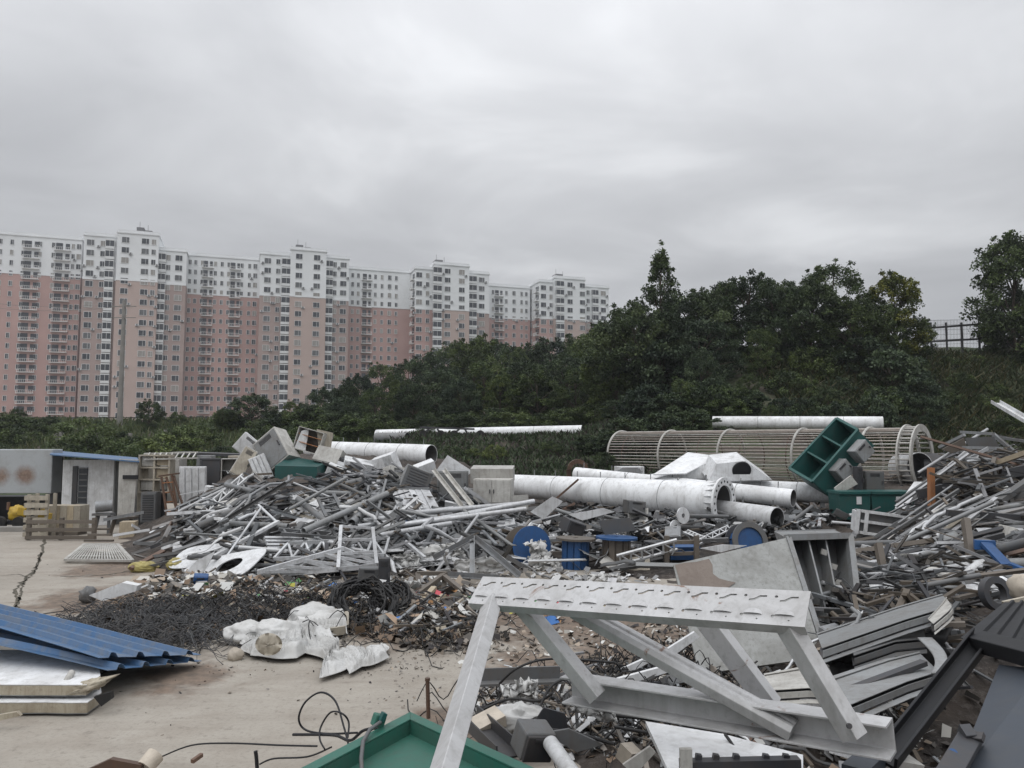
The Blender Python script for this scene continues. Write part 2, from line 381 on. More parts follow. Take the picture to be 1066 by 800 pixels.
vs = t.n('ShaderNodeVectorMath', operation='SCALE'); t.l(cl, vs.inputs[0]); t.l(lum, vs.inputs['Scale'])
bg1 = t.n('ShaderNodeBackground'); t.l(sky.outputs[0], bg1.inputs[0]); bg1.inputs[1].default_value = .05
bg2 = t.n('ShaderNodeBackground'); t.l(vs.outputs[0], bg2.inputs[0]); bg2.inputs[1].default_value = 1.0
mx = t.n('ShaderNodeMixShader'); mx.inputs[0].default_value = .93
t.l(bg1.outputs[0], mx.inputs[1]); t.l(bg2.outputs[0], mx.inputs[2])
t.l(mx.outputs[0], t.n('ShaderNodeOutputWorld').inputs['Surface'])
sd = bpy.data.lights.new('sun', 'SUN'); sd.energy = .6; sd.angle = math.radians(35); sd.color = (1, .97, .93)
so = bpy.data.objects.new('sun', sd); COL.objects.link(so)
so.rotation_euler = (math.radians(90 - SUN_EL), 0, math.radians(180 - SUN_AZ)); so.location = (-20, -20, 40)
SC.view_settings.view_transform = 'Standard'; SC.view_settings.look = 'None'; SC.view_settings.exposure = 0; SC.view_settings.gamma = 1
SC.render.engine = 'CYCLES'; cy = SC.cycles; cy.use_denoising = True
try: cy.denoiser = 'OPENIMAGEDENOISE'
except Exception: pass
cy.max_bounces = 5; cy.diffuse_bounces = 3; cy.glossy_bounces = 2; cy.transmission_bounces = 2; cy.transparent_max_bounces = 4
cy.caustics_reflective = cy.caustics_refractive = False

# ------------------------------------------------------------------ ground, hill, heap
def grid_mesh(name, xs, ys, fn, mat, kind):
    nx, ny = len(xs), len(ys); vs = [(x, y, fn(x, y)) for y in ys for x in xs]
    fs = [(j * nx + i, j * nx + i + 1, (j + 1) * nx + i + 1, (j + 1) * nx + i) for j in range(ny - 1) for i in range(nx - 1)]
    me = bpy.data.meshes.new(name); me.from_pydata(vs, [], fs); me.materials.append(mat)
    me.polygons.foreach_set('use_smooth', [True] * len(fs)); me.update()
    o = bpy.data.objects.new(name, me); COL.objects.link(o); o['kind'] = kind; return o
grid_mesh('ground', [-700, 700], [-60, 800], lambda x, y: 0.0, M['yard'], 'structure')
fr = lambda a, b, n: [a + (b - a) * i / n for i in range(n + 1)]
grid_mesh('hill', fr(-60, -16, 30) + fr(-15, 30, 90)[0:] + fr(31, 75, 30) + [120, 300], fr(25.5, 62, 100) + fr(64, 120, 14) + [200, 420],
          lambda x, y: hill(x, y), M['bank'], 'structure')['label'] = 'overgrown bank rising behind the scrapyard'
def mrough(x, y):
    b = mound(x, y)
    return b + (.10 * noise.noise(V((x * 1.7, y * 1.7, 1))) + .07 * noise.noise(V((x * 5, y * 5, 2))) - .02) * ss(0, .15, b + .05)
o = grid_mesh('rubble_mound', fr(-15, 30, 340), fr(2.2, 13, 130) + fr(13.15, 41, 170), mrough, M['heap'], 'stuff')
tag(o, 'trodden dirt and rubble under the scrap heap, coloured dark for the gap shade', 'rubble')
# cracks and joints in the concrete
def strip(pts, wd, seed, zz=.004):
    r = random.Random(seed); mb = MB(); L = []; R_ = []
    fine = []
    for a, b in zip(pts, pts[1:]):
        for k in range(14): fine.append(V(a).lerp(V(b), k / 14))
    fine.append(V(pts[-1]))
    for i, p in enumerate(fine):
        d = (fine[min(i + 1, len(fine) - 1)] - fine[max(0, i - 1)]).normalized(); n = V((-d.y, d.x, 0))
        j = r.uniform(-1, 1) * wd * 1.1; w2 = wd * r.uniform(.25, 1.0)
        L.append(V((p.x, p.y, zz)) + n * (j + w2)); R_.append(V((p.x, p.y, zz)) + n * (j - w2))
    n = len(L); mb.add(L + R_, [(n + i, n + i + 1, i + 1, i) for i in range(n - 1)]); return mb
m, t = newmat('crack_dirt'); pos = t.n('ShaderNodeNewGeometry').outputs['Position']
out(t, t.mix(t.ramp(t.noise(pos, 9, 4), [(.4, 0.), (.6, 1.)]), (.045, .042, .032), (.12, .105, .08)), .95); M['crack'] = m
gp = lambda x, y: PZ(x, y, 0)
for lab, pts, wd in (('dark weedy crack running across the pale concrete yard', [gp(48, 556), gp(40, 590), gp(18, 612), (gp(16, 640))], .045),
                     ('ragged branch of the weedy crack beside its main line', [gp(43, 575), gp(36, 596), gp(24, 608), gp(22, 622), gp(10, 640)], .03),
                     ('faint crack wandering towards the wooden pallet', [gp(30, 602), gp(20, 598), gp(-5, 600)], .02),
                     ('thin straight joint crossing the concrete near the wire tangle', [gp(62, 601), gp(110, 599), gp(150, 592)], .035)):
    o = strip(pts, wd, len(lab)).build('ground_crack', M['crack']); o['kind'] = 'structure'; o['label'] = lab

# ------------------------------------------------------------------ apartment blocks
BO, BA = V((-111, 221, 0)), math.radians(19); bc, bs = math.cos(BA), math.sin(BA)
def bu(px, v):
    tt = (px - CX) / F; ox, oy = BO.x - v * bs, BO.y + v * bc
    return (tt * oy - ox) / (bc - tt * bs)
FLOOR, ZWS = 3.05, [51.7, 50.0, 48.7, 48.2, 47.8, 46.7, 46.4, 45.8]      # storey height; where the white storeys begin on each block
def local_part(name, mb, mats, parent, kind=None):
    o = bpy.data.objects.new(name, mb.mesh(name, mats)); COL.objects.link(o); o.parent = parent
    if kind: o['kind'] = kind
    return o
def window_mesh(w, h, gl='glass'):
    mb = MB(); f = .09
    mb.box((0, -.03, h / 2), (w, .10, h), mi=1)                     # glass block seated in the wall
    for x in (-w / 2 - f / 2, w / 2 + f / 2): mb.box((x, -.06, h / 2), (f, .16, h + 2 * f))
    mb.box((0, -.06, -f / 2), (w, .18, f)); mb.box((0, -.06, h + f / 2), (w, .16, f)); mb.box((w * .12, -.07, h / 2), (.07, .1, h))
    return mb.mesh('window', [M['bframe'], M[gl]])
WIN = {k: window_mesh(*k) for k in ((1.9, 1.6), (1.1, 1.5), (.8, 1.4))}
WIN2 = {k: [window_mesh(*k, g) for g in ('glass', 'glass', 'glassmid', 'glassmid', 'curtain')] for k in WIN}
mb = MB(); mb.box((0, -.3, .3), (.85, .36, .6)); mb.box((0, -.49, .3), (.5, .02, .5), mi=1); mb.box((0, -.25, -.05), (.9, .5, .05), mi=1); AIRCON = mb.mesh('air_conditioner', [M['bframe'], M['broof']])
BR = random.Random(41)
def balcony_mesh(w):
    mb = MB()
    mb.box((-w * .22, -.06, 1.35), (w * .42, .16, 2.0), mi=1); mb.box((w * .3, -.06, 1.5), (w * .26, .16, 1.5), mi=1)    # glazed openings
    mb.box((0, -.55, .1), (w + .2, 1.1, .18)); mb.box((0, -1.08, 1.0), (w + .2, .06, .08))
    k = max(4, int(w / .45))
    for i in range(k + 1): mb.box((-w / 2 + w * i / k, -1.08, .6), (.07, .05, .8))
    for x in (-w / 2, w / 2): mb.box((x, -.55, 1.0), (.06, 1.06, .07)); mb.box((x, -1.04, .6), (.12, .12, .85))
    return mb.mesh('balcony', [M['brail'], M['glass']])
def bay_mesh(w):
    mb = MB()
    mb.box((0, -.45, .45), (w, .9, .8)); mb.box((0, -.44, 1.7), (w - .16, .86, 1.7), mi=1); mb.box((0, -.45, 2.72), (w, .92, .34))
    for x in (-w / 2 + .06, 0, w / 2 - .06): mb.box((x, -.86, 1.7), (.09, .1, 1.7))
    return mb.mesh('bay_window', [M['bframe'], M['glass']])
BAL = {w_: balcony_mesh(w_) for w_ in (3.2, 4.2)}; BAY = {w_: bay_mesh(w_) for w_ in (2.4, 3.0)}
GB = 'apartment blocks in the terrace behind the trees'
def block(label, segs, zvis, roofs=()):
    """segs: (px0, px1, v, depth, ztop, low, cols, side) ; cols: (px, kind) window columns on the front face
       zvis: floors below this height are hidden by the trees and are left plain"""
    v0 = segs[0][2]; u0 = bu(segs[0][0], v0); base = BO + V((bc * u0 - bs * v0, bs * u0 + bc * v0, 0))
    r = root('apartment_building', label, 'apartment building', base, GB); r.rotation_euler = (0, 0, BA)
    items = []; ZW = ZWS.pop(0)
    for k, (a, b, v, dep, zt, low, cols, side) in enumerate(segs):
        ua, ub = bu(a, v) - u0, bu(b, v) - u0; vv = v - v0
        mb = MB(); mb.box3((ua, vv, -1), (ub - ua, 0, 0), (0, dep, 0), (0, 0, ZW + 1)); o = local_part('wall', mb, M[low], r)
        mb = MB(); mb.box3((ua, vv, ZW + .003), (ub - ua, 0, 0), (0, dep, 0), (0, 0, zt - ZW)); o = local_part('wall', mb, M['bwhite'], r); o['label'] = 'white upper storeys'
        mb = MB(); e = .25
        mb.box3((ua - e, vv - e, zt + .01), (ub - ua + 2 * e, 0, 0), (0, dep + 2 * e, 0), (0, 0, .35)); mb.box3((ua, vv, zt + .37), (ub - ua, 0, 0), (0, dep, 0), (0, 0, .7))
        local_part('parapet', mb, M['bwhite'], r)
        mb = MB(); mb.box3((ua - .06, vv - .12, ZW - .3), (ub - ua + .12, 0, 0), (0, .12, 0), (0, 0, .5)); local_part('band_course', mb, M['bwhite'], r)
        for px, kd in cols:
            u = bu(px, v) - u0; z = zt - 2.75
            while z > zvis:
                items.append((z, u, vv, kd, 0)); z -= FLOOR
        for frac, kd in side:                                        # the end wall that faces the camera
            z = zt - 2.75
            while z > zvis: items.append((z, ua, vv + dep * frac, kd, 1)); z -= FLOOR
    for (a, b, v, z0, z1) in roofs:
        ua, ub = bu(a, v) - u0, bu(b, v) - u0; mb = MB()
        mb.box3((ua, 2.5, z0), (ub - ua, 0, 0), (0, 4, 0), (0, 0, z1 - z0)); local_part('stair_head', mb, M['broof'], r)
        mb = MB(); mb.rod(((ua * .7 + ub * .3), 4.5, z1), ((ua * .7 + ub * .3), 4.5, z1 + 2.2), .06, n=6); local_part('aerial', mb, M['broof'], r)
    for kd in ('w', 'n', 's', 'b', 'B', 'y', 'Y'):
        sel = sorted([i for i in items if i[3] == kd], reverse=True)
        me = {'w': WIN[(1.9, 1.6)], 'n': WIN[(1.1, 1.5)], 's': WIN[(.8, 1.4)], 'b': BAL[3.2], 'B': BAL[4.2], 'y': BAY[2.4], 'Y': BAY[3.0]}[kd]
        nm = me.name.split('.')[0]
        lim = {'w': 60, 'n': 40, 's': 0 if any(i[3] == 'w' for i in items) and any(i[3] == 'n' for i in items) else 40, 'b': 50, 'B': 50, 'y': 50, 'Y': 50}[kd]
        rest = MB()
        for q, (z, u, v, _, sd_) in enumerate(sel):
            up = .9 if kd in 'wns' else 0
            if q < lim:
                m_ = BR.choice(WIN2[{'w': (1.9, 1.6), 'n': (1.1, 1.5), 's': (.8, 1.4)}[kd]]) if kd in 'wns' else me
                o = bpy.data.objects.new(nm, m_); COL.objects.link(o); o.parent = r; o.location = (u, v, z + up - .9)
                if kd in 'wn' and not sd_ and BR.random() < .28:
                    ac = bpy.data.objects.new('air_conditioner', AIRCON); COL.objects.link(ac); ac.parent = r; ac.location = (u + BR.choice((-1, 1)) * (1.45 if kd == 'w' else 1.05), v, z - BR.uniform(.2, .7))
                if sd_: o.rotation_euler = (0, 0, -PI / 2)
            else:
                Mx = Matrix.Translation((u, v, z + up - .9)) @ Matrix.Rotation(-PI / 2 * sd_, 4, 'Z')
                b = len(rest.v); rest.v += [Mx @ x.co for x in me.vertices]
                for p in me.polygons: rest.f.append([b + i for i in p.vertices]); rest.m.append(p.material_index); rest.s.append(False)
        if rest.v: local_part(nm, rest, list(me.materials), r, 'stuff')
    return r
slabcols = lambda ps: [(p, k) for p, k in ps]
block('long recessed pink block with balcony columns at the open end of the terrace',
      [(-230, 78, 9, 12, 62.8, 'bpink', [(-200, 'n'), (-175, 'b'), (-140, 'n'), (-110, 'b'), (-80, 'n'), (-58, 'n'), (-38, 'b'), (-22, 's'), (-8, 's'), (4, 's'), (16, 's'), (25, 'B'), (34, 's'), (48, 's'), (58, 'B'), (69, 's'), (75, 'n')], ())], 4)
block('tallest tan and white tower standing between the two broad recessed pink blocks',
      [(80, 115, 1.5, 14, 62.6, 'bmauve', [(87, 'w'), (100, 'n'), (108, 'y')], ()), (115, 159, 0, 14, 63.8, 'btan', [(124, 'w'), (145, 'w'), (154, 'n')], ()),
       (159, 189, 2.4, 14, 60.0, 'bmauve', [(163, 'y'), (170, 'n'), (181, 'w')], ())], 5, [(133, 141, 0, 64.9, 67.0), (142, 150, 0, 64.9, 66.2)])
block('recessed pink block with a roof lower than both towers beside it',
      [(188, 268, 9, 12, 60.6, 'bpink', [(193, 's'), (199, 's'), (206, 's'), (212, 'b'), (220, 's'), (227, 's'), (234, 's'), (241, 'b'), (248, 's'), (256, 's'), (262, 'n')], ())], 5)
block('tan and white tower directly above the heap of tangled steel',
      [(267, 299, 1.5, 14, 61.0, 'bmauve', [(275, 'w'), (286, 'n'), (295, 'Y')], ()), (299, 337, 0, 14, 62.8, 'btan', [(308, 'w'), (327, 'w')], ()),
       (337, 361, 2.4, 14, 61.6, 'bmauve', [(340, 'y'), (346, 'n'), (355, 'w')], ())], 5, [(305, 313, 0, 63.9, 65.6), (314, 321, 0, 63.9, 65.0)])
block('narrow recessed pink block half screened by trees, between two stepped towers',
      [(360, 430, 9, 12, 60.0, 'bpink', [(365, 's'), (371, 's'), (380, 'b'), (389, 's'), (396, 's'), (404, 'n'), (411, 's')], ())], 8)
block('tower with its balconied end wall showing, trees rising to half its height',
      [(431, 451, 1.5, 16, 60.0, 'bpink', [(435, 'w'), (444, 'n')], ((.15, 'b'), (.5, 'n'), (.85, 'b'))), (451, 488, 0, 14, 61.6, 'btan', [(454, 'Y'), (465, 'w'), (480, 'w')], ()),
       (488, 509, 2.4, 14, 60.0, 'bmauve', [(491, 'Y'), (501, 'w')], ())], 20, [(455, 463, 0, 62.8, 64.3), (464, 470, 0, 62.8, 63.6)])
block('small recessed block showing only its upper storeys above the trees',
      [(508, 552, 9, 12, 57.5, 'bpink', [(513, 's'), (519, 'b'), (527, 's'), (535, 'n'), (543, 's'), (548, 's')], ())], 28)
block('tower at the far low end of the terrace, mostly white above the trees',
      [(562, 578, 1.5, 18, 58.6, 'bpink', [(566, 'w'), (574, 'n')], ((.12, 'b'), (.45, 'n'), (.8, 'b'))), (578, 610, 0, 14, 60.0, 'btan', [(583, 'Y'), (594, 'w'), (607, 'w')], ()),
       (610, 635, 2.4, 14, 58.2, 'bmauve', [(613, 'n'), (620, 'y'), (629, 'w')], ())], 30, [(584, 591, 0, 61.1, 62.6), (592, 597, 0, 61.1, 62.0)])

# ------------------------------------------------------------------ vegetation
def leaf_mesh(name, centres, per, spread, size, tints, seed, flat=.6, droop=.35):
    """many small folded leaves in clumps; tint varies per clump and leaf (leaf colour only)"""
    r = np.random.default_rng(seed); vs = []; cols = []
    for ci, (c, sc) in enumerate(centres):
        n = max(6, int(per * sc)); base = tints[r.integers(len(tints))]
        p = r.normal(0, 1, (n, 3)); p /= np.maximum(1e-6, np.linalg.norm(p, axis=1))[:, None]; p *= (r.random(n) ** .45)[:, None]
        p = p * np.array([spread * sc, spread * sc, spread * sc * flat]); 
        rad = np.linalg.norm(p[:, :2], axis=1) / (spread * sc); p[:, 2] -= droop * spread * sc * rad ** 2
        p += np.array(c)
        d = r.normal(0, 1, (n, 3)); d[:, 2] -= .35; d /= np.linalg.norm(d, axis=1)[:, None]
        up = r.normal(0, .55, (n, 3)) + np.array([0, 0, 1.0]); sd = np.cross(d, up); sd /= np.maximum(1e-6, np.linalg.norm(sd, axis=1))[:, None]
        nr = np.cross(sd, d); s = (size * r.uniform(.6, 1.35, n))[:, None]
        q = np.stack([p, p + d * s * .5 + sd * s * .36 + nr * s * .10, p + d * s, p + d * s * .5 - sd * s * .36 + nr * s * .10], 1)
        vs.append(q.reshape(-1, 3)); k = base[None, :] * r.uniform(.7, 1.3, (n, 1)) * np.array([1, 1, 1.])
        cols.append(np.repeat(np.concatenate([k, np.ones((n, 1))], 1), 4, 0))
    return quads_mesh(name, np.concatenate(vs), np.concatenate(cols), M['leaf'])
def quads_mesh(name, v, c, mat):
    n = len(v) // 4; me = bpy.data.meshes.new(name)
    me.vertices.add(len(v)); me.vertices.foreach_set('co', v.astype(np.float32).ravel())
    me.loops.add(len(v)); me.loops.foreach_set('vertex_index', np.arange(len(v), dtype=np.int32))
    me.polygons.add(n); me.polygons.foreach_set('loop_start', np.arange(0, len(v), 4, dtype=np.int32))
    a = me.color_attributes.new('tint', 'FLOAT_COLOR', 'POINT'); a.data.foreach_set('color', c.astype(np.float32).ravel())
    me.materials.append(mat); me.update(calc_edges=True); me.validate(); return me
G = lambda *a: [np.array(x) for x in a]
T_DARK = G((.045, .066, .028), (.066, .094, .036), (.092, .128, .048), (.036, .054, .026), (.075, .105, .05))
T_MID = G((.075, .108, .040), (.10, .138, .05), (.125, .16, .06), (.055, .082, .034))
T_BLUE = G((.050, .074, .042), (.070, .100, .054), (.098, .132, .07), (.040, .060, .036))
T_YEL = G((.13, .145, .03), (.17, .175, .035), (.09, .11, .032), (.06, .08, .03))
def crown_centres(seed, rx, rz, n, z0, shape='round', low=.0):
    r = random.Random(seed); out_ = []; k = 0
    while len(out_) < n and k < 9000:
        k += 1
        th, zf = r.uniform(0, 2 * PI), r.uniform(-1 + low, 1)
        if shape == 'tall': w_ = max(.05, min(1, (zf + 1.2) * 1.8) * (1 - ((zf + 1) / 2) ** 1.5))
        else: w_ = math.sqrt(max(0, 1 - zf * zf))
        w_ *= 1 + .38 * noise.noise(V((math.cos(th) * 1.2, math.sin(th) * 1.2, zf * 1.6 + seed * 3.1)))
        rr = r.uniform(.35, 1) ** .6 * w_
        out_.append(((rx * rr * math.cos(th), rx * rr * math.sin(th), z0 + rz * (zf + 1)), r.uniform(.6, 1.3)))
    return out_
def trunk_mb(cent, H0, r0, seed, nb=14):
    r = random.Random(seed); mb = MB(); top = max(c[0][2] for c in cent) * .8
    ax = [V((.12 * math.sin(seed + k), .12 * math.cos(2.1 * seed + k), top * k / 6)) for k in range(7)]; ax[0] = V((0, 0, -.5))
    for k in range(6): mb.rod(ax[k], ax[k + 1], r0 * (1 - k / 6.6), r0 * (1 - (k + 1) / 6.6), n=7)
    for c, _ in r.sample(cent, min(nb, len(cent))):
        c = V(c); zb = max(H0 * .6, min(top * .9, c.z * .62)); b = V((0, 0, zb)); i = min(5, int(zb / top * 6)); b = ax[i].lerp(ax[i + 1], zb / top * 6 - i)
        mid = b.lerp(c, .5) + V((0, 0, .25)); rr = r0 * .34
        mb.rod(b, mid, rr, rr * .7, n=5); mb.rod(mid, c, rr * .7, rr * .25, n=5)
    return mb
KINDS = {}
def tree_kind(key, rx, rz, z0, n, per, spread, size, tints, seed, shape='round', r0=.16, flat=.6, low=0., nb=14):
    cc = crown_centres(seed, rx, rz, n, z0, shape, low); r_ = random.Random(seed + 50)
    if rz > 2:                                       # loose sprays of leaves breaking the outline
        for (x, y, z), _ in r_.sample(cc, min(len(cc), 60)):
            v = V((x, y, (z - z0 - rz * .8) * .9)); e = v.normalized() * r_.uniform(.12, .5) + V((0, 0, r_.uniform(0, .22))); cc.append(((x + e.x, y + e.y, z + e.z), r_.uniform(.25, .5)))
    KINDS[key] = (leaf_mesh('crown', cc, per, spread, size, tints, seed, flat), trunk_mb(cc, z0, r0, seed, nb).mesh('trunk', M['bark']))
tree_kind('round', 2.7, 2.7, .7, 125, 150, .54, .145, T_DARK, 1, nb=22)
tree_kind('round2', 2.9, 2.5, .6, 125, 150, .56, .155, T_BLUE, 2, nb=22)
tree_kind('ragged', 2.3, 3.2, .5, 110, 135, .48, .14, T_MID, 3, r0=.14, nb=22)
tree_kind('poplar', 2.3, 3.7, .3, 120, 100, .38, .13, T_MID, 4, 'tall', .11, nb=24)
tree_kind('dense', 2.0, 3.3, .3, 160, 140, .54, .145, T_DARK, 15, r0=.14, nb=22)
tree_kind('yellow', 1.9, 2.6, .8, 85, 130, .44, .14, T_YEL, 5, r0=.12, nb=20)
tree_kind('clumpy', 2.2, 1.8, .3, 60, 130, .56, .22, T_BLUE, 6, r0=.07, flat=.34, low=.2)
tree_kind('bush', 1.5, 1.0, .1, 50, 100, .38, .13, T_MID, 7, r0=.04, low=.2, nb=8)
tree_kind('bush2', 1.7, 1.2, .1, 54, 105, .42, .14, T_DARK, 8, r0=.04, low=.2, nb=8)
def plant(kind, name, label, cat, px, pytop, Y, group, wide=1.0, seed=0, drop=0., H=None):
    x = (px - CX) / F * Y; z = surf(x, Y) - drop; top = P(px, pytop, Y).z
    cr, tr = KINDS[kind]; h0 = max(v.co.z for v in cr.vertices); s = max(.25, (top - z) / h0)
    r = root(name, label, cat, (x, Y, z), group); r.rotation_euler = (0, 0, seed * 1.7)
    for nm, me in (('trunk', tr), ('crown', cr)):
        o = bpy.data.objects.new(nm, me); COL.objects.link(o); o.parent = r; o.scale = (s * wide, s * wide, s)
    return r
GT = 'trees along the top of the bank'; GW = 'trees of the far wood below the towers'
far = [(352, 404, 62), (372, 388, 66), (398, 376, 70), (425, 372, 70), (448, 366, 66), (470, 352, 70), (492, 346, 64), (515, 352, 72), (536, 358, 64),
       (558, 352, 68), (580, 350, 72), (602, 346, 66), (622, 338, 60), (640, 330, 58), (660, 322, 58), (415, 392, 56), (460, 380, 54), (505, 372, 52), (545, 370, 52), (590, 366, 54), (632, 352, 50), (346, 416, 54), (360, 412, 52), (390, 400, 50), (430, 396, 50), (480, 392, 50), (520, 388, 50), (560, 385, 50), (600, 380, 49)]
for i, (px, py, Y) in enumerate(far):
    k = ['round', 'round2', 'ragged'][i % 3] if px < 600 else ['ragged', 'round'][i % 2]
    plant(k, 'broadleaf_tree', 'dark broadleaf tree in the dense wood below the distant towers', 'tree', px, py, Y, GW, random.uniform(.85, 1.25), i, .3)
near = [('poplar', 'slender tree', 'tall slender tree spiking above the wood, its narrow crown alone against the sky', 690, 250, 46, 1.0),
        ('round2', 'tree', 'broad dark tree beside the slender spiking tree', 664, 312, 44, 1.0),
        ('round2', 'tree', 'rounded dark tree between the slender tree and the domed one', 726, 300, 45, 1.0),
        ('round', 'tree', 'broad domed dark tree with sky gaps under its top', 782, 284, 46, 1.15),
        ('round2', 'tree', 'dense dark tree in the middle of the row on the bank', 826, 292, 45, 1.0),
        ('ragged', 'tree', 'ragged pointed tree whose top reaches highest in the dark row', 868, 272, 46, 1.15),
        ('ragged', 'tree', 'thin ragged tree squeezed beside the yellowing tree', 906, 300, 45, 1.0),
        ('yellow', 'tree', 'yellow green tree standing out from the dark row', 936, 278, 44, 1.0),
        ('round', 'tree', 'low dark tree at the end of the row by the mesh fence', 958, 326, 45, .7)]
near += [('round', 'tree', 'dark tree filling the gap just beyond the slender spiking tree', 708, 306, 44.5, 1.1), ('ragged', 'tree', 'loose topped tree between the rounded tree and the domed tree', 756, 288, 45.5, .9),
         ('ragged', 'tree', 'close set dark tree between the domed tree and the dense middle tree', 808, 284, 45, .9), ('dense', 'tree', 'close set dark tree just before the highest ragged tree', 848, 288, 44.5, 1.1),
         ('round', 'tree', 'dark tree below the crown of the thin ragged tree', 890, 308, 44, 1.1), ('ragged', 'tree', 'small loose tree leaning under the yellowing tree', 922, 312, 43.5, 1.1), ('ragged', 'tree', 'loose mid green tree before the far tower at the end of the terrace', 640, 336, 46, 1.2)]
for i, (k, nm, lab, px, py, Y, wd) in enumerate(near): plant(k, 'poplar_tree' if k == 'poplar' else 'broadleaf_tree', lab, 'tree', px, py, Y, GT, wd, i + 2, .4)
plant('dense', 'broadleaf_tree', 'tall dark tree standing alone beyond the mesh fence', 'tree', 1062, 238, 45, GT, .95, 3, .8)
plant('round2', 'broadleaf_tree', 'low tree filling in behind the lone tree by the mesh fence', 'tree', 1068, 300, 47, GT, .9, 4, .8)
GC = 'big leaved shrubs on the face of the bank'
k = 0
for py, Y, n, a, b in ((352, 42.5, 5, 660, 930), (382, 40.5, 6, 650, 950), (416, 38.5, 9, 650, 985), (434, 37, 7, 690, 985)):
    for i in range(n):
        px = a + (b - a) * (i + .5) / n + random.uniform(-12, 12); k += 1
        plant(('clumpy', 'clumpy', 'round2', 'ragged', 'bush2')[k % 5], 'leafy_shrub', 'large leaved shrub in the dark mass covering the bank below the trees', 'shrub', px, py + random.uniform(-26, 16), Y + random.uniform(-.4, .4), GC, random.uniform(.7, 1.15), k, .9)
GS = 'low bushes along the grassy crest'
for i, (px, py, Y, wd) in enumerate([(10, 428, 56, 1.5), (40, 436, 55, 1.2), (60, 440, 55, 1.0), (100, 440, 58, 1.0), (205, 438, 58, 1.2), (185, 428, 60, 1.0), (238, 426, 57, 1.1), (286, 430, 56, 1.3), (310, 424, 57, 1.3), (330, 420, 54, 1.3), (-20, 430, 55, 1.4), (345, 430, 50, 1.2), (318, 440, 50, 1.2)]):
    plant('bush2' if i % 2 else 'bush', 'roadside_bush', 'low dark bush among others on the grassy crest below the pink towers', 'bush', px, py, Y, GS, wd, i, .1)
for i, (px, py, lab) in enumerate(((18, 424, 'small uneven tree at the open end of the grassy crest'), (52, 432, 'small tree next to the uneven one on the grassy crest'), (232, 424, 'upright small tree between the round tree and the wide low tree'), (304, 416, 'upright tree crowding the wide low tree on the crest'), (338, 402, 'tree at the edge of the wood beside the short dark pole'), (362, 396, 'taller tree at the edge of the wood under the narrow pink block'))):
    plant(('ragged', 'round2', 'dense')[i % 3], 'broadleaf_tree', lab, 'tree', px, py, 56, GS, 1.0, i, .3)
plant('round', 'broadleaf_tree', 'small round dark tree beside the utility pole on the grassy crest', 'tree', 156, 415, 57, GS, .95, 1, .2)
plant('round2', 'broadleaf_tree', 'wide low dark tree on the crest between the small tree and the wood', 'tree', 262, 409, 57, GS, 1.35, 2, .2)
GM = 'bushes on the bank behind the monopoles'
for i, (px, py, Y, wd, kk) in enumerate([(470, 463, 36, 1.2, 'bush'), (492, 466, 36.5, 1.2, 'bush'), (445, 452, 43, 1.3, 'bush2'), (520, 452, 44, 1.5, 'bush2'), (575, 462, 37, 1.2, 'bush2'), (612, 452, 36, 1.2, 'clumpy'), (636, 446, 35.5, 1.2, 'clumpy'), (628, 470, 33.5, 1.0, 'bush2'), (655, 432, 35.5, 1.3, 'clumpy'), (690, 428, 35.5, 1.3, 'clumpy'), (722, 424, 35.8, 1.3, 'clumpy'), (742, 394, 39.5, 1.3, 'clumpy'), (762, 398, 39, 1.3, 'bush2'), (752, 412, 37.5, 1.4, 'bush2'), (778, 404, 38.5, 1.3, 'clumpy'), (724, 402, 38.5, 1.3, 'bush2'), (700, 408, 38, 1.3, 'clumpy'), (560, 430, 47, 1.6, 'bush2'), (480, 430, 48, 1.6, 'bush2'), (400, 430, 47, 1.5, 'bush2'), (430, 436, 48, 1.5, 'bush'), (510, 424, 47, 1.7, 'bush2'), (535, 428, 46.5, 1.7, 'bush'), (590, 424, 46, 1.7, 'bush2'), (615, 420, 44, 1.7, 'bush2'), (455, 428, 48, 1.7, 'bush2'), (640, 415, 42, 1.5, 'clumpy'), (375, 428, 49, 1.6, 'bush2')]):
    plant(kk, 'leafy_shrub', ['pale green bush on the soil bank behind the monopoles', 'dark bush on the soil bank behind the monopoles', 'big leaved shrub drooping towards the rebar cage'][('bush', 'bush2', 'clumpy').index(kk)], 'bush', px, py, Y, GM + (' ' + kk if kk != 'bush' else ''), wd, i, .1)
k = 0
for (pa, pb, py, Y, n) in ((-20, 330, 444, 50, 8), (-20, 320, 458, 44, 6), (330, 640, 452, 45, 9), (400, 640, 470, 36, 5), (940, 1075, 380, 44, 8), (945, 1075, 398, 42, 8), (950, 1075, 420, 40, 8), (965, 1075, 442, 37.5, 7)):
    for i in range(n):
        k += 1; px = pa + (pb - pa) * (i + random.uniform(.2, .8)) / n
        lab, gr = ('small green bush scattered over the grassy bank', 'small bushes over the bank') if px < 700 else ('dark bush clinging to the creeper bank below the mesh fence', 'bushes on the creeper bank')
        plant(('bush', 'bush2', 'bush')[k % 3], 'small_bush', lab, 'bush', px, py + random.uniform(-13, 7), Y + random.uniform(-2, 2), gr, random.uniform(.8, 1.5), k, .3)
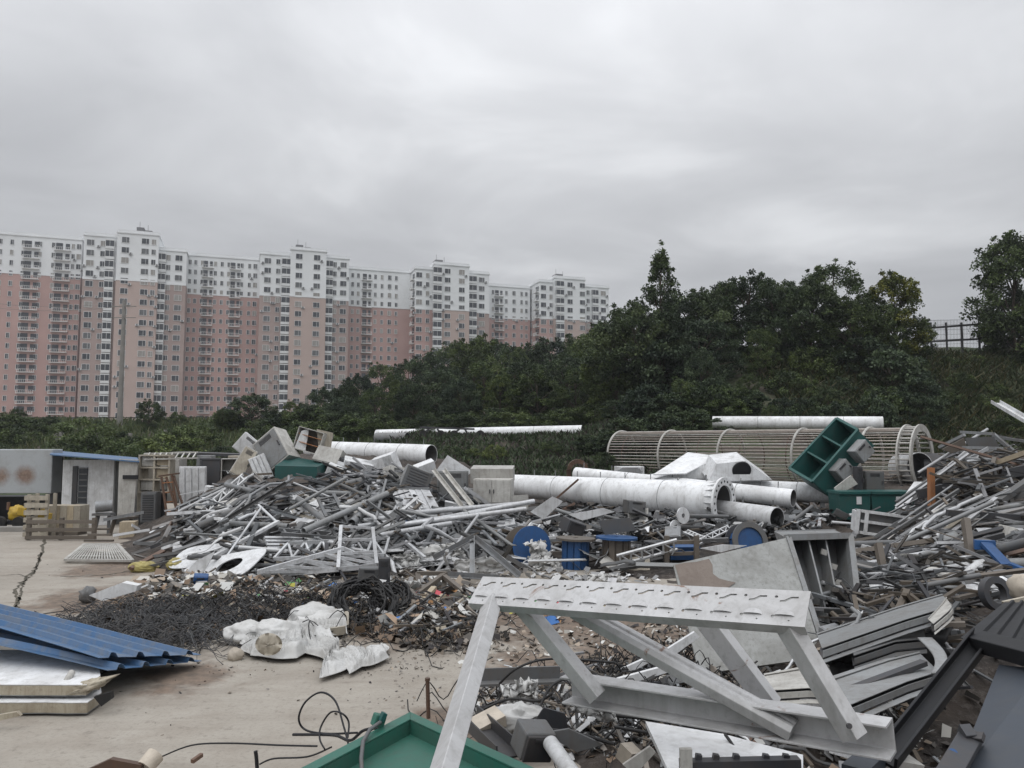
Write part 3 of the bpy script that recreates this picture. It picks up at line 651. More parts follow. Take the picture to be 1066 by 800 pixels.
# creepers and grass
def blades(name, label, n, fpick, h, wd, tints, seed, lean=.5):
    r = np.random.default_rng(seed); vs, cs = [], []
    for i in range(n):
        x, y = fpick(r); z = surf(x, y) - .03; a = r.uniform(0, 2 * PI); hh = h * r.uniform(.5, 1.4); l = hh * lean * r.uniform(.2, 1.5); b = r.uniform(0, 2 * PI)
        s = np.array([math.cos(a), math.sin(a), 0]) * wd * r.uniform(.6, 1.4); p = np.array([x, y, z]); tp = p + np.array([math.cos(b) * l, math.sin(b) * l, hh])
        vs += [p - s, p + s, tp + s * .3, tp - s * .3]; k = tints[r.integers(len(tints))] * r.uniform(.75, 1.25); cs += [np.append(k, 1)] * 4
    me = quads_mesh(name, np.array(vs), np.array(cs), M['leaf']); o = bpy.data.objects.new(name, me); COL.objects.link(o)
    return tag(o, label, 'grass', None, 'stuff')
T_GR = G((.075, .10, .045), (.09, .115, .053), (.055, .08, .038), (.10, .105, .055))
blades('bank_grass', 'rough green grass on the crest behind the sheds', 26000, lambda r: (r.uniform(-48, -7), 38 + 26 * r.random() ** .8), .38, .05, T_GR, 5)
T_VINE = G((.060, .072, .040), (.045, .062, .032), (.085, .080, .05), (.035, .050, .028))
blades('bank_creeper', 'dark creeper and dry grass hanging over the bank below the mesh fence', 24000, lambda r: (r.uniform(14, 36), 32 + 15 * r.random()), .42, .06, T_VINE, 6, 1.2)
T_SOIL = G((.085, .06, .05), (.07, .095, .04), (.06, .085, .038), (.08, .11, .045))
blades('bank_weeds', 'brown and green weeds on the soil bank behind the monopoles', 15000, lambda r: (r.uniform(-9, 8), 31 + 11 * r.random()), .22, .05, T_SOIL, 7, .9)
# mesh fence on the bank
r0_ = root('mesh_fence', 'dark mesh fence with bracing on the skyline of the bank', 'fence', P(1000, 362, 47))
for px in (970, 986, 1002, 1020, 1038):
    a = P(px, 366, 47); MB().bar(a - Z * .3, V((a.x, 47, P(px, 336, 47).z)), .09 if px != 1002 else .14, .09, V((1, 0, 0))).build('post', M['dark'], r0_)
for pya, pyb in ((342, 336), (356, 352)):
    MB().bar(P(964, pya, 47), P(1042, pyb, 47), .07, .12).build('rail', M['dark'], r0_)
mb = MB()
for i in range(46): mb.rod(P(967 + i * 1.5, 366, 47.06), P(967 + i * 1.5, 333, 47.06), .009, n=3)
for i in range(7): mb.rod(P(966, 364 - i * 5, 47.06), P(1036, 362 - i * 5, 47.06), .009, n=3)
mb.build('wire_mesh', M['dark'], r0_)
# utility pole, wires, crest posts
for px, top, Y, lab in ((125, 313, 60, 'tall concrete utility pole before the tallest tower'), (319, 412, 58, 'short dark utility pole beside the wood below the second tower')):
    b = S(px, 450); b = V(((px - CX) / F * Y, Y, surf((px - CX) / F * Y, Y))); tz = P(px, top, Y).z
    r_ = root('utility_pole', lab, 'utility pole', b)
    MB().rod(b - Z * .4, V((b.x, b.y, tz)), .22 if Y == 60 else .2, .13, n=12).build('pole', M['concpole'], r_)
    for k in range(2 if Y == 60 else 1): MB().bar(V((b.x - 1, b.y - .1, tz - .5 - k * .9)), V((b.x + 1, b.y - .1, tz - .5 - k * .9)), .06, .06).build('cross_arm', M['concpole'], r_)
for k, (ya, yb) in enumerate(((316, 330), (318, 338))):
    a, b = P(125 + 10 * (k * 2 - 1), ya, 60), P(-80, yb - 30, 62)
    pts = [a.lerp(b, i / 12) - Z * (.8 * 4 * (i / 12) * (1 - i / 12)) for i in range(13)]
    one('overhead_cable', ['upper thin cable strung from the tall concrete pole', 'lower thin cable strung from the tall concrete pole'][k], 'cable', MB().tube(pts, .012, 4), M['concpole'])
for i, (px, pa, pb) in enumerate([(26, 448, 460), (63, 447, 462), (99, 445, 463), (122, 455, 462), (135, 446, 462), (172, 448, 458), (58, 440, 452), (300, 440, 452)]):
    Y = 52; b = P(px, pb, Y); one('boundary_post', 'short pale concrete post on the grassy crest behind the sheds', 'post', MB().box3(V((b.x - .14, Y, surf(b.x, Y) - .2)), (.2, 0, 0), (0, .2, 0), (0, 0, .75 + .2 * (i % 3))), M['concpole'], 'boundary posts on the crest')
for i in range(1):
    r_ = root('rail_fence', 'thin dark railing running along the crest under the towers', 'fence', P(150, 440, 64))
    xs = list(range(-60, 340, 14))
    for px in xs: b = P(px, 446, 64); MB().bar(V((b.x, 64, 3.6)), V((b.x, 64, P(px, 434, 64).z)), .12, .12, V((1, 0, 0))).build('post', M['dark'], r_)
    for z_ in (435, 440): MB().bar(P(-60, z_, 64), P(336, z_, 64), .06, .07).build('rail', M['dark'], r_)

# ------------------------------------------------------------------ thin haze
m, t = newmat('haze_air'); pv = t.n('ShaderNodeVolumePrincipled'); pv.inputs['Color'].default_value = (.93, .95, 1, 1); pv.inputs['Density'].default_value = .00045; pv.inputs['Anisotropy'].default_value = .2
t.l(pv.outputs[0], t.n('ShaderNodeOutputMaterial').inputs['Volume'])
mb = MB(); mb.box3((-720, -80, -3), (1440, 0, 0), (0, 900, 0), (0, 0, 83)); o = mb.build('haze', m); tag(o, 'thin pale haze softening the distant towers', None, None, 'stuff')
cy.volume_bounces = 0
# ------------------------------------------------------------------ helpers for scrap
def px_rad(pxl, Y): return pxl * Y / F
def cabinet(name, label, cat, c, size, R, body, door=None, style='door', group=None, front=-1):
    """sheet-metal cabinet; local x width, y depth (door on -y), z height"""
    r = root(name, label, cat, c, group); w_, d, h = size; door = door or body; X = lambda p: V(c) + R @ V(p)
    def B(p, s, mb): mb.box(X(p), s, R)
    th = .025
    mb = MB()
    if style == 'open':
        B((0, d / 2 - th / 2, 0), (w_, th, h), mb)
        for s in (-1, 1): B((s * (w_ - th) / 2, -th / 2, 0), (th, d - th, h - 2 * th - .002), mb)
        for s in (-1, 1): B((0, -th / 2, s * (h - th) / 2), (w_, d - th, th), mb)
        mb.build('body', body, r)
        for k in (-.16, .18):
            m2 = MB(); B((0, 0, k * h), (w_ - 2 * th - .004, d * .8, .02), m2); m2.build('shelf', door, r)
        return r
    B((0, 0, 0), (w_, d, h), mb); mb.build('body', body, r, bevel=.012)
    m2 = MB()
    if style == 'double':
        for s in (-1, 1):
            m2 = MB(); B((s * w_ * .245, -d / 2 - .012, 0), (w_ * .47, .022, h * .92), m2); dr = m2.build('door', door, r, bevel=.006)
            m3 = MB(); B((s * w_ * .05, -d / 2 - .04, 0), (.025, .03, h * .16), m3); m3.build('handle', M['dark'], dr)
    elif style == 'louvre':
        B((0, -d / 2 - .012, 0), (w_ * .92, .022, h * .92), m2); dr = m2.build('door', door, r, bevel=.006)
        n = max(4, int(h / .09)); m3 = MB()
        for i in range(n): B((0, -d / 2 - .03, h * (-.38 + .76 * i / (n - 1))), (w_ * .7, .02, h * .035), m3)
        m3.build('vent_slats', M['dark'], dr)
    elif style == 'door':
        B((0, -d / 2 - .012, 0), (w_ * .92, .022, h * .92), m2); dr = m2.build('door', door, r, bevel=.006)
        m3 = MB(); B((w_ * .38, -d / 2 - .04, 0), (.03, .035, h * .15), m3); m3.build('handle', M['dark'], dr)
        m3 = MB()
        for i in range(5): B((0, -d / 2 - .027, h * (.28 + .03 * i)), (w_ * .5, .01, h * .014), m3)
        m3.build('vent_slats', M['dark'], dr)
    elif style == 'ribs':
        for i in range(4):
            m2 = MB(); B(((-.375 + .25 * i) * w_, -d / 2 - .02, 0), (w_ * .2, .04, h * .94), m2); m2.build('rib_panel', door, r, bevel=.006)
    return r
def at(px, py, Y): return P(px, py, Y)
def corners(pts, Y):
    """pixel outline at one distance or at a distance per corner"""
    return [P(p[0], p[1], p[2] if len(p) > 2 else Y) for p in pts]
def plate(name, label, cat, pts, Y, mat, t=.02, group=None):
    q = corners(pts, Y); mb = MB(); mb.poly(q, t)
    return one(name, label, cat, mb, mat, group)
def pole(name, label, cat, a, b, r, mat, r1=None, group=None, hollow=True, t=None):
    mb = MB(); p0, p1 = P(*a), P(*b)
    if hollow: mb.pipe(p0, p1, r, r1 or r, t or max(.004, r * .12), 20 if r < .15 else 40)
    else: mb.rod(p0, p1, r, r1)
    return one(name, label, cat, mb, mat, group)
def beam(name, label, cat, a, b, w_, h, mat, up=Z, group=None, prof=None):
    mb = MB()
    if prof: mb.prism(prof, P(*a), P(*b), up)
    else: mb.bar(P(*a), P(*b), w_, h, up)
    return one(name, label, cat, mb, mat, group)
def Lp(a, t=.008): return [(0, 0), (a, 0), (a, t), (t, t), (t, a), (0, a)]
def Cp(w_, h, t=.008): return [(-w_ / 2, 0), (w_ / 2, 0), (w_ / 2, h), (w_ / 2 - t, h), (w_ / 2 - t, t), (-w_ / 2 + t, t), (-w_ / 2 + t, h), (-w_ / 2, h)]

# ------------------------------------------------------------------ sheds and yard stuff on the open side
q = root('tank_container', 'grey steel container with two rust stains standing at the yard edge', 'container', V((-18.4, 26.6, 0)))
a, b = P(-60, 516, 26.2), P(53, 514, 26.2)
mb = MB(); mb.box3(V((a.x, 26.2, b.z)), (b.x - a.x, 0, 0), (0, .6, 0), (0, 0, P(53, 468, 26.2).z - b.z)); m_ = rustmat('rust_stained_steel', (.36, .38, .395), [(P(26, 497, 26.2).x + 18.4, P(26, 495, 26.2).z, .42), (P(-1, 497, 26.2).x + 18.4, P(0, 496, 26.2).z, .40)]); mb.build('body', m_, q, bevel=.03)
for px in (-40, 48):
    p = P(px, 540, 26.4); MB().box3(V((p.x, 26.4, 0)), (.2, 0, 0), (0, 1.6, 0), (0, 0, b.z - .004)).build('support_leg', M['dark'], q)
one('void_shade_box', 'black box put in for the shade beneath the grey container', 'bin', MB().box3(V((P(-60, 545, 27.3).x, 27.3, 0)), (3.2, 0, 0), (0, .8, 0), (0, 0, .75)).box3(V((P(-60, 545, 27.3).x - .04, 27.26, .753)), (3.28, 0, 0), (0, .88, 0), (0, 0, .06)), M['black'])  # black box added to stand in for the dark void under the container
# shed with blue roof
q = root('site_shed', 'white prefabricated site shed with a thin blue roof', 'shed', V((-13.9, 26.5, 0)))
def yb(px, Y): return (px - CX) / F * Y
x0, x1 = yb(68, 25.5), yb(121, 25.5); zt = P(90, 479, 25.5).z
mb = MB(); mb.box3(V((x0, 25.5, 0)), (x1 - x0, 0, 0), (0, .1, 0), (0, 0, zt)); mb.build('wall', M['white'], q)
mb = MB(); mb.box3(V((yb(54, 27.6), 27.6, 0)), (yb(67, 27.6) - yb(54, 27.6) - .01, 0, 0), (0, .1, 0), (0, 0, zt + .05)); mb.build('wall', M['midgrey'], q)
mb = MB(); mb.box3(V((x0, 25.602, 0)), (.08, 0, 0), (0, 2.0, 0), (0, 0, zt)); mb.build('wall', M['grey'], q); mb = MB(); mb.box3(V((x1 - .08, 25.602, 0)), (.08, 0, 0), (0, 3, 0), (0, 0, zt - .05)); mb.build('wall', M['grey'], q)
mb = MB(); p = [P(52, 473, 24.9), P(145, 480.5, 24.9), P(143, 476.5, 28.6), P(54, 469, 28.6)]; mb.poly([p[0], p[1], p[2], p[3]], .035); rf = mb.build('roof', M['bluesheet'], q)
wx0, wx1 = yb(78.5, 25.46), yb(93.5, 25.46); wz0, wz1 = P(85, 525, 25.46).z, P(85, 487, 25.46).z
mb = MB(); mb.box3(V((wx0, 25.44, wz0)), (.16, 0, 0), (0, .058, 0), (0, 0, wz1 - wz0 + .05)); mb.build('door', M['dark'], q)
mb = MB(); mb.box3(V((wx0 + .2, 25.46, wz0)), (wx1 - wx0 - .2, 0, 0), (0, .038, 0), (0, 0, wz1 - wz0)); wn = mb.build('window', M['glass'], q)
mb = MB()
for i in range(7): mb.box3(V((wx0 + .19, 25.42, wz0 + (wz1 - wz0) * i / 6.2)), (wx1 - wx0 - .18, 0, 0), (0, .04, 0), (0, 0, .035))
mb.build('window_bars', M['midgrey'], wn)
plate('cladding_board', 'tall pale panel with a black slot leaning beside the site shed', 'panel', [(122, 539), (139, 540), (143, 479), (124, 478)], 25.0, M['offwhite'], .09)
mb = MB(); mb.box3(P(128, 499, 24.98), (.5, 0, 0), (0, -.03, 0), (0, 0, .13)); o = mb.build('slot', M['black'], bpy.data.objects['cladding_board'])
# cabinets beside the shed
for i, (px, py, Y, sz, az, mt, st, lab) in enumerate([(214, 497, 26.4, (.5, .5, 1.5), 6, 'grey', 'door', 'tall grey cabinet just behind the ribbed white shutter'), (178, 500, 27.2, (.9, .5, 1.6), -4, 'offwhite', 'double', 'pale double door cabinet hidden behind the rusty step ladder'), (228, 508, 26.8, (.6, .5, 1.1), 10, 'white', 'plain', 'plain white box between the black crate and the open frame'), (157, 528, 25.2, (.5, .4, 1.0), 3, 'midgrey', 'louvre', 'low dark louvred unit under the cream shelf rack'), (247, 488, 26.6, (.45, .5, .9), -8, 'beige', 'door', 'beige cabinet standing beyond the open white frame')]):
    cabinet('steel_cabinet', lab, 'cabinet', at(px, py, Y), sz, rot(0, 0, az), M[mt], None, st)
cabinet('metal_locker', 'narrow beige locker beside the black slotted panel', 'locker', at(151, 506, 26), (.34, .5, 1.95), rot(0, 0, 8), M['beige'])
q = root('shelf_rack', 'cream shelf rack with small compartments above the dark boards', 'rack', P(164, 495, 25.6))
c = P(163, 493, 25.6); mb = MB()
for dx in (-.5, 0, .5): mb.box(c + V((dx, 0, 0)), (.06, .4, 1.25))
for dz in (-.62, -.2, .2, .6): mb.box(c + V((0, 0, dz)), (1.0, .42, .05))
mb.build('frame', M['beige'], q)
for i, (dx, dz) in enumerate(((-.25, .4), (.25, 0), (-.25, -.4), (.25, .42))):
    MB().box(c + V((dx, .03, dz)), (.40, .3, .3)).build('drawer', [M['offwhite'], M['palewood']][i % 2], q)
for i, px in enumerate((148, 157, 166)):
    one('timber_board', 'dark upright board stored under the cream shelf rack', 'board', MB().box3(V((yb(px, 25.7), 25.7 + .03 * i, 0)), (.22, 0, 0), (.02, .06, 0), (.01 * i, .12, 1.15 + .1 * (i % 2))), M['dark'], 'dark boards under the shelf rack')
q = root('step_ladder', 'rusty A-frame step ladder leaning before the shelf rack', 'ladder', P(180, 552, 24.6))
for a, b in (((168, 497), (176, 552)), ((179, 495), (187, 551)), ((181, 496), (196, 546)), ((173, 497), (190, 549))):
    MB().bar(P(a[0], a[1], 24.7), P(b[0], b[1], 24.4), .06, .05).build('stile', M['rusty'], q)
for k in range(5): MB().bar(P(169.5 + 1.5 * k, 503 + 10 * k, 24.65), P(180.5 + 1.5 * k, 502 + 10 * k, 24.65), .05, .035).build('rung', M['orange'], q)
MB().bar(P(166, 496, 24.75), P(186, 493, 24.75), .16, .05).build('top_cap', M['rusty'], q)
q = root('lattice_ladder', 'white lattice ladder lying flat on top of the racks', 'ladder', P(178, 476, 26))
for ya in (471.5, 477.5): MB().bar(P(150, ya + 1, 26 if ya < 475 else 25.4), P(206, ya - .5, 26 if ya < 475 else 25.4), .05, .05).build('rail', M['offwhite'], q)
for k in range(9): MB().bar(P(152 + 6 * k, 478, 25.4), P(156 + 6 * k, 471.8, 26), .04, .04).build('rung', M['offwhite'], q)
cabinet('ribbed_shutter', 'white ribbed steel door standing against the rack', 'door', at(201, 508, 25.4), (.92, .08, 1.42), rot(4, 0, -4), M['white'], M['white'], 'ribs')
cabinet('electrical_cabinet', 'tall open white frame cabinet by the edge of the heap', 'cabinet', at(239, 497, 25.6), (.5, .5, 1.25), rot(0, 0, 14), M['offwhite'], M['grey'], 'open')
one('dark_crate', 'low black crate between the ribbed steel door and the tall open frame', 'crate', MB().box(P(222, 497, 26), (.62, .5, 1.2)).box(P(222, 478, 26), (.68, .56, .05)), M['dark'])
one('timber_stack_cover', 'dark flat roof sheet lying behind the ribbed steel door', 'sheet', MB().box(P(222, 473, 28), (2.6, 1.2, .1), rot(0, 2, 0)), M['dark'])
# yellow engine
q = root('portable_engine', 'small yellow engine on a dark base under the grey container', 'engine', V((yb(17, 24.6), 24.6, 0)))
e = P(17, 534, 24.6)
MB().blob(e + V((.02, 0, 0)), (.26, .25, .24), 3, .3, 2).build('engine_block', M['yellow'], q)
MB().box(e + V((.22, -.05, .05)), (.24, .25, .3), rot(0, 12, 20)).build('tank', M['yellow'], q, bevel=.04)
MB().rod(e + V((-.2, -.1, .1)), e + V((-.2, -.1, .34)), .05).build('exhaust', M['rusty'], q)
MB().box(e + V((0, 0, -.3)), (.8, .5, .12)).build('base', M['black'], q)
for s in (-.3, .3): MB().disc(V((e.x + s, e.y - .3, .2)), (0, 1, .1), .2, .12).build('wheel', M['blackrub'], q)
one('kerb_slab', 'long pale concrete slab lying before the yellow engine', 'slab', MB().box(V((yb(8, 23.8), 23.8, .07)), (1.5, .35, .14), rot(0, 0, 2)), M['concpole'])
# pallets and crates
def crate(label, px, py, Y, w_, d, h, mat, n=5, az=0, group=None, nm='slatted_crate'):
    b = P(px, py, Y); b.z = 0; q = root(nm, label, 'crate', b, group); R = rot(0, 0, az)
    for i in range(n): MB().box(b + R @ V((0, -d / 2, (i + .5) * h / n)), (w_, .04, h / n * .62), R).build('slat', mat, q); MB().box(b + R @ V((-w_ / 2 - .02, 0, (i + .5) * h / n)), (.04, d, h / n * .62), R).build('slat', mat, q)
    for sx in (-1, 1):
        for sy in (-1, 1): MB().box(b + R @ V((sx * (w_ / 2 - .06), sy * (d / 2 - .08), h / 2)), (.08, .08, h), R).build('corner_post', mat, q)
    return q
crate('cream slatted crate holding a yellow part beside the site shed', 42, 566, 22.4, .62, .6, 1.25, M['beige'], 6, 5)
one('yellow_part', 'yellow machine part showing in the gap of the cream slatted crate', 'machine part', MB().box(P(47, 537, 22.3), (.3, .2, .16), rot(0, 8, 10)).box(P(47, 532, 22.3), (.16, .16, .1)), M['yellow'])
mb = MB()
q = root('packing_case', 'large pale boarded packing case before the site shed', 'crate', V((yb(72, 23), 23, 0)))
b = V((yb(72, 23), 23, 0)); h0 = P(72, 553, 23).z; h1 = P(72, 526, 23).z
for i in range(6): MB().box(b + V((-.5 + .2 * i, 0, (h0 + h1) / 2)), (.19, .5, h1 - h0)).build('board', [M['palewood'], M['beige']][i % 2], q)
MB().box(b + V((0, 0, h0 / 2)), (1.1, .5, h0 - .006)).build('base', M['wood'], q)
q = root('timber_pallet', 'wooden pallet standing on edge at the front of the crates', 'pallet', V((yb(68, 21.6), 21.6, 0)))
b = V((yb(68, 21.6), 21.6, 0))
for k, z_ in enumerate((.08, .3, .52)): MB().box(b + V((0, 0, z_)), (1.95, .03, .1)).build('deck_board', M['wood'], q)
for dx in (-.92, 0, .92): MB().box(b + V((dx, .07, .32)), (.1, .1, .62)).build('bearer', M['wood'], q)
for i, (px, py, w_, h, lab, mt) in enumerate([(132, 549, .8, .5, 'small wooden trestle under grey angle bars beside the leaning panel', 'wood'), (112, 551, .55, .6, 'low grey gearbox unit between the crates and the trestle', 'midgrey')]):
    b = V((yb(px, 23), 23, 0)); q = root('trestle' if i == 0 else 'gearbox', lab, 'trestle' if i == 0 else 'machine', b)
    MB().box(b + V((0, 0, h)), (w_, .3, .07)).build('top', M[mt], q)
    for s in (-1, 1): MB().bar(b + V((s * w_ * .4, -.1, 0)), b + V((s * w_ * .3, 0, h - .04)), .09, .09).build('leg', M[mt], q)
    if i: MB().rod(b + V((-.2, -.1, h + .22)), b + V((.2, .1, h + .25)), .17).build('motor', M['galv'], q)
one('angle_bar', 'long grey angle bar laid across the trestle towards the crates', 'bar', MB().prism(Lp(.09, .012), P(108, 543, 22.6), P(150, 535, 22.8)), M['galv'])
one('timber_box', 'plain wooden box under the bars behind the lying grate', 'box', MB().box(P(134, 552, 22.2) + V((0, 0, 0)), (.4, .4, .5), rot(0, 0, 12)), M['palewood'])
# lying grate
q = root('steel_grate', 'pale steel grate lying flat on the concrete at the edge of the heap', 'grate', PZ(105, 576, .06))
g = [PZ(68, 583, .08), PZ(138, 584, .08), PZ(122, 567, .22), PZ(88, 567, .22)]
for a, b in zip(g, g[1:] + g[:1]): MB().bar(a, b, .07, .05).build('edge_bar', M['offwhite'], q)
mb = MB()
for i in range(1, 22): mb.bar(g[0].lerp(g[1], i / 22), g[3].lerp(g[2], i / 22), .026, .03)
for i in range(1, 4): mb.bar(g[0].lerp(g[3], i / 4), g[1].lerp(g[2], i / 4), .03, .03)
mb.build('grating', M['offwhite'], q)
q = root('small_pallet', 'low wooden frame lying between the lying grate and the trestle', 'pallet', PZ(105, 560, .1))
for k in range(3): MB().bar(PZ(88 + 4 * k, 563 - 6 * k, .15 + .06 * k), PZ(118 - 2 * k, 563 - 6 * k, .15 + .06 * k), .09, .05).build('deck_board', M['wood'], q)

# ------------------------------------------------------------------ monopoles (fixed positions)
def monopole(name, label, a, b, r0, r1, mat, flange=None, studs=0, label_f=None):
    p0, p1 = P(*a), P(*b); q = root(name, label, 'monopole', (p0 + p1) / 2 - Z * r1)
    MB().pipe(p0, p1, r0, r1, .02, 48, 0, 1).build('tube', [M[mat], M['midgrey']], q); d = (p1 - p0).normalized(); s, u, _ = basis(d)  # inner wall a darker grey, shade of the bore put into its colour
    MB().disc(p0.lerp(p1, .45), d, (r0 * .55 + r1 * .45) - .03, .01, 24).build('inner_shade', M['dark'], q)  # dark disc added for the deep shade inside the pipe
    if flange:
        ro, ri = flange; m2 = MB(); m2.ring(p1 + d * .03, d, ro, ri, .06, 48); fl = m2.build('flange', M[mat], q)
        n = 20
        for k in range(n):
            an = 2 * PI * k / n; e = s * math.cos(an) + u * math.sin(an)
            MB().poly([p1 + e * (r1 + .003) - d * .002, p1 + e * (ro - .04) - d * .002, p1 + e * (r1 + .003) - d * .28], .014).build('gusset', M[mat], q)
            c_ = p1 + e * (ri * .5 + ro * .5) + d * .064; MB().disc(c_, d, .032, .006, 10).build('bolt_hole', M['black'], fl)
    for k in (range(1, 4) if (p1 - p0).length > 3 else ()):
        c_ = p0.lerp(p1, k / 4 + .03); rr = r0 + (r1 - r0) * (k / 4 + .03); MB().tube([c_ + (s * math.cos(2 * PI * i / 40) + u * math.sin(2 * PI * i / 40)) * (rr + .002) for i in range(41)], .009, 5).build('weld_seam', M['grey'], q)
    for k in range(studs):
        c_ = p0.lerp(p1, .04 + .9 * k / max(1, studs - 1)); rr = r0 + (r1 - r0) * (.04 + .9 * k / max(1, studs - 1))
        up = u if u.z > 0 else -u
        MB().rod(c_ + up * (rr - .01), c_ + up * (rr + .17), .014, n=6).build('climbing_peg', M['galv'], q)
    return q
q = monopole('white_monopole', 'huge white tapered monopole ending in a wide bolted ring flange', (528, 505, 25.6), (752, 523, 20.4), .35, .54, 'whitecl', (.66, .45), 9)
for px, py in ((684, 529), (645, 511)):
    pass
c = P(684, 531, 21.3); MB().sheet(lambda u, v: c + V((-.42 + .84 * u, .02 * 0, 0)) * 1 + V((0, -.10 - .02, .16 * (v - .5) * (1 - abs(2 * u - 1) ** 3) - .10)), 10, 3, .01).build('hand_hole', M['black'], q)
monopole('white_monopole', 'white pipe with a dark open mouth lying behind the ring flange', (600, 494, 25.8), (826, 519, 21.2), .24, .25, 'whitecl', None, 7)
monopole('white_monopole', 'short wide white pipe whose dark mouth opens below the other two', (742, 530, 21.2), (809, 540, 19.4), .27, .285, 'white', None, 3)
monopole('white_monopole', 'white pipe with a thick bright rim reaching towards the green bins', (720, 506, 24.6), (866, 514, 22.2), .27, .29, 'white', (.30, .2), 0)
monopole('white_monopole', 'white monopole with pegs along its back on top of the heap, mouth to the bank', (322, 468, 30.2), (449, 474, 27.2), .34, .37, 'whitecl', None, 8)
monopole('white_monopole', 'smooth white pole lying on the bank above the rebar cage', (742, 440, 36.5), (919, 441, 34), .30, .31, 'whitecl', None, 0)
monopole('white_monopole', 'long thin white pole lying along the bank below the wood', (392, 453, 44), (606, 449, 41), .30, .32, 'whitecl', None, 0)
monopole('white_monopole', 'grey stub of pipe lying at the end of the long thin white pole', (392, 456, 41), (424, 456, 40.2), .28, .28, 'grey', None, 0)
q = root('black_rack', 'dark wheeled frame standing before the long thin pole', 'frame', P(450, 452, 40))
for a, b in (((437, 445), (494, 447)), ((440, 454), (447, 446)), ((462, 453), (455, 447)), ((470, 454), (478, 447)), ((488, 454), (484, 447))): MB().bar(P(a[0], a[1], 40.3), P(b[0], b[1], 40.3), .1, .1).build('frame_bar', M['dark'], q)
for px in (441, 459, 473, 500): MB().disc(P(px, 452, 40.2), (0, 1, 0), .2, .1, 14).build('wheel', M['blackrub'], q)
for k, px in enumerate((500, 508)): pass
q = root('brick_arch', 'small reddish arched opening on the slope behind the big monopole', 'arch', P(601, 494, 30))
c = P(601, 489, 29.5); n = 10
for k in range(n):
    a0, a1 = PI * k / n, PI * (k + .92) / n
    MB().poly([c + V((math.cos(a) * r_, 0, math.sin(a) * r_)) for a, r_ in ((a0, .24), (a0, .40), (a1, .40), (a1, .24))][::-1], .3).build('voussoir', M['rusty'], q)
for s in (-1, 1): MB().box(c + V((s * .32, .15, -.2)), (.16, .3, .4)).build('pier', M['rusty'], q)
# rebar cage
A, B = P(648, 474, 34.5), P(946, 478, 25.8); q = root('rebar_cage', 'long cylindrical cage of rusty white bars and hoops lying below the bank', 'rebar cage', (A + B) / 2 - Z * 1.1)
d = (B - A).normalized(); s, u, _ = basis(d); Rc = 1.04
nb = 50
for k in range(nb):
    an = 2 * PI * k / nb; e = (s * math.cos(an) + u * math.sin(an)) * Rc
    MB().rod(A + e, B + e, .023, n=6).build('long_bar', M['cagebar'] if k % 4 else M['offwhite'], q)
def hoop(c, Rr, r, mat, name, n=40, ax=d, par=None):
    MB().tube([c + (s * math.cos(2 * PI * i / n) + u * math.sin(2 * PI * i / n)) * Rr for i in range(n + 1)], r, 6).build(name, M[mat], par or q)
for tt in (.0, .22, .45, .70, .90): hoop(A.lerp(B, tt), Rc + .035, .05, 'offwhite', 'hoop')
for k in range(6): hoop(A.lerp(B, .06 + .155 * k), Rc - .04, .022, 'rusty', 'hoop')
for dd in (0, .42): m2 = MB(); m2.ring(B + d * dd, d, Rc + .13, Rc - .09, .05, 48); m2.build('template_ring', M['offwhite'], q)
for k in range(36):
    an = 2 * PI * k / 36; e = (s * math.cos(an) + u * math.sin(an)) * (Rc + .03); MB().rod(B + e + d * .03, B + e + d * .395, .035, n=6).build('anchor_bolt', M['offwhite'], q)
monopole('pipe_stub', 'short fat white pipe stub standing beside the end of the rebar cage', (938, 488, 25.9), (958, 487, 25.0), .50, .50, 'white', None, 0)
one('rolled_mesh', 'roll of black mesh beside the short fat pipe stub', 'roll', MB().rod(P(962, 487, 25.6), P(985, 486, 25.3), .46, n=20), M['dark'])

# ------------------------------------------------------------------ big pieces on the heap
PULL = -1.7
cabinet('meter_box', 'white square box perched on its corner at the top of the heap', 'box', at(257, 464, 26), (.62, .3, .62), rot(0, 40, 12), M['white'])
cabinet('equipment_cabinet', 'large tilted pale cabinet at the crest with two slots in its door', 'cabinet', at(288, 470, 25.8), (.95, .6, 1.15), rot(-12, -38, -14), M['offwhite'], M['grey'])
cabinet('open_box', 'white box with a brown interior tipped open at the crest', 'box', at(326, 460, 26), (.95, .6, .72), rot(-8, 14, -18), M['offwhite'], M['orange'], 'open')
plate('loose_cover', 'loose white lid standing beside the box with the brown interior', 'lid', [(306, 468), (314, 449), (322, 446), (318, 470)], 25.9, M['white'], .03)
q = root('transformer_box', 'teal green metal box lying on the heap below the pale cabinets', 'box', P(312, 503, 24.6))
f0, f1, f2, f3 = P(286, 485, 24.6), P(330, 486, 24.2), P(340, 482, 25.4), P(302, 475, 25.8); dn = P(286, 506, 24.6) - f0
MB().poly([f0, f1, f2, f3], .05).build('lid', M['teal'], q, bevel=.01)
MB().add([f0 + dn * .06, f1 + dn * .06, f2 + dn * .06, f3 + dn * .06, f0 + dn, f1 + dn, f2 + dn, f3 + dn], [(0, 1, 5, 4)[::-1], (1, 2, 6, 5)[::-1], (2, 3, 7, 6)[::-1], (3, 0, 4, 7)[::-1], (7, 6, 5, 4)[::-1], (0, 1, 2, 3)[::-1]]).build('body', M['teal'], q)
MB().box(P(302, 498, 24.15), (.2, .04, .16), rot(0, 20, 0)).build('label_plate', M['galv'], q)
cabinet('tipped_cabinet', 'narrow pink and white cabinet sliding down from the crest', 'cabinet', at(253, 482, 25.2), (.42, .4, .95), rot(-10, 30, 20), M['offwhite'], M['beige'])
cabinet('switch_cabinet', 'pale cabinet face down between the teal box and the white monopole', 'cabinet', at(345, 478, 25.5), (.9, .5, .6), rot(60, 10, -20), M['offwhite'])
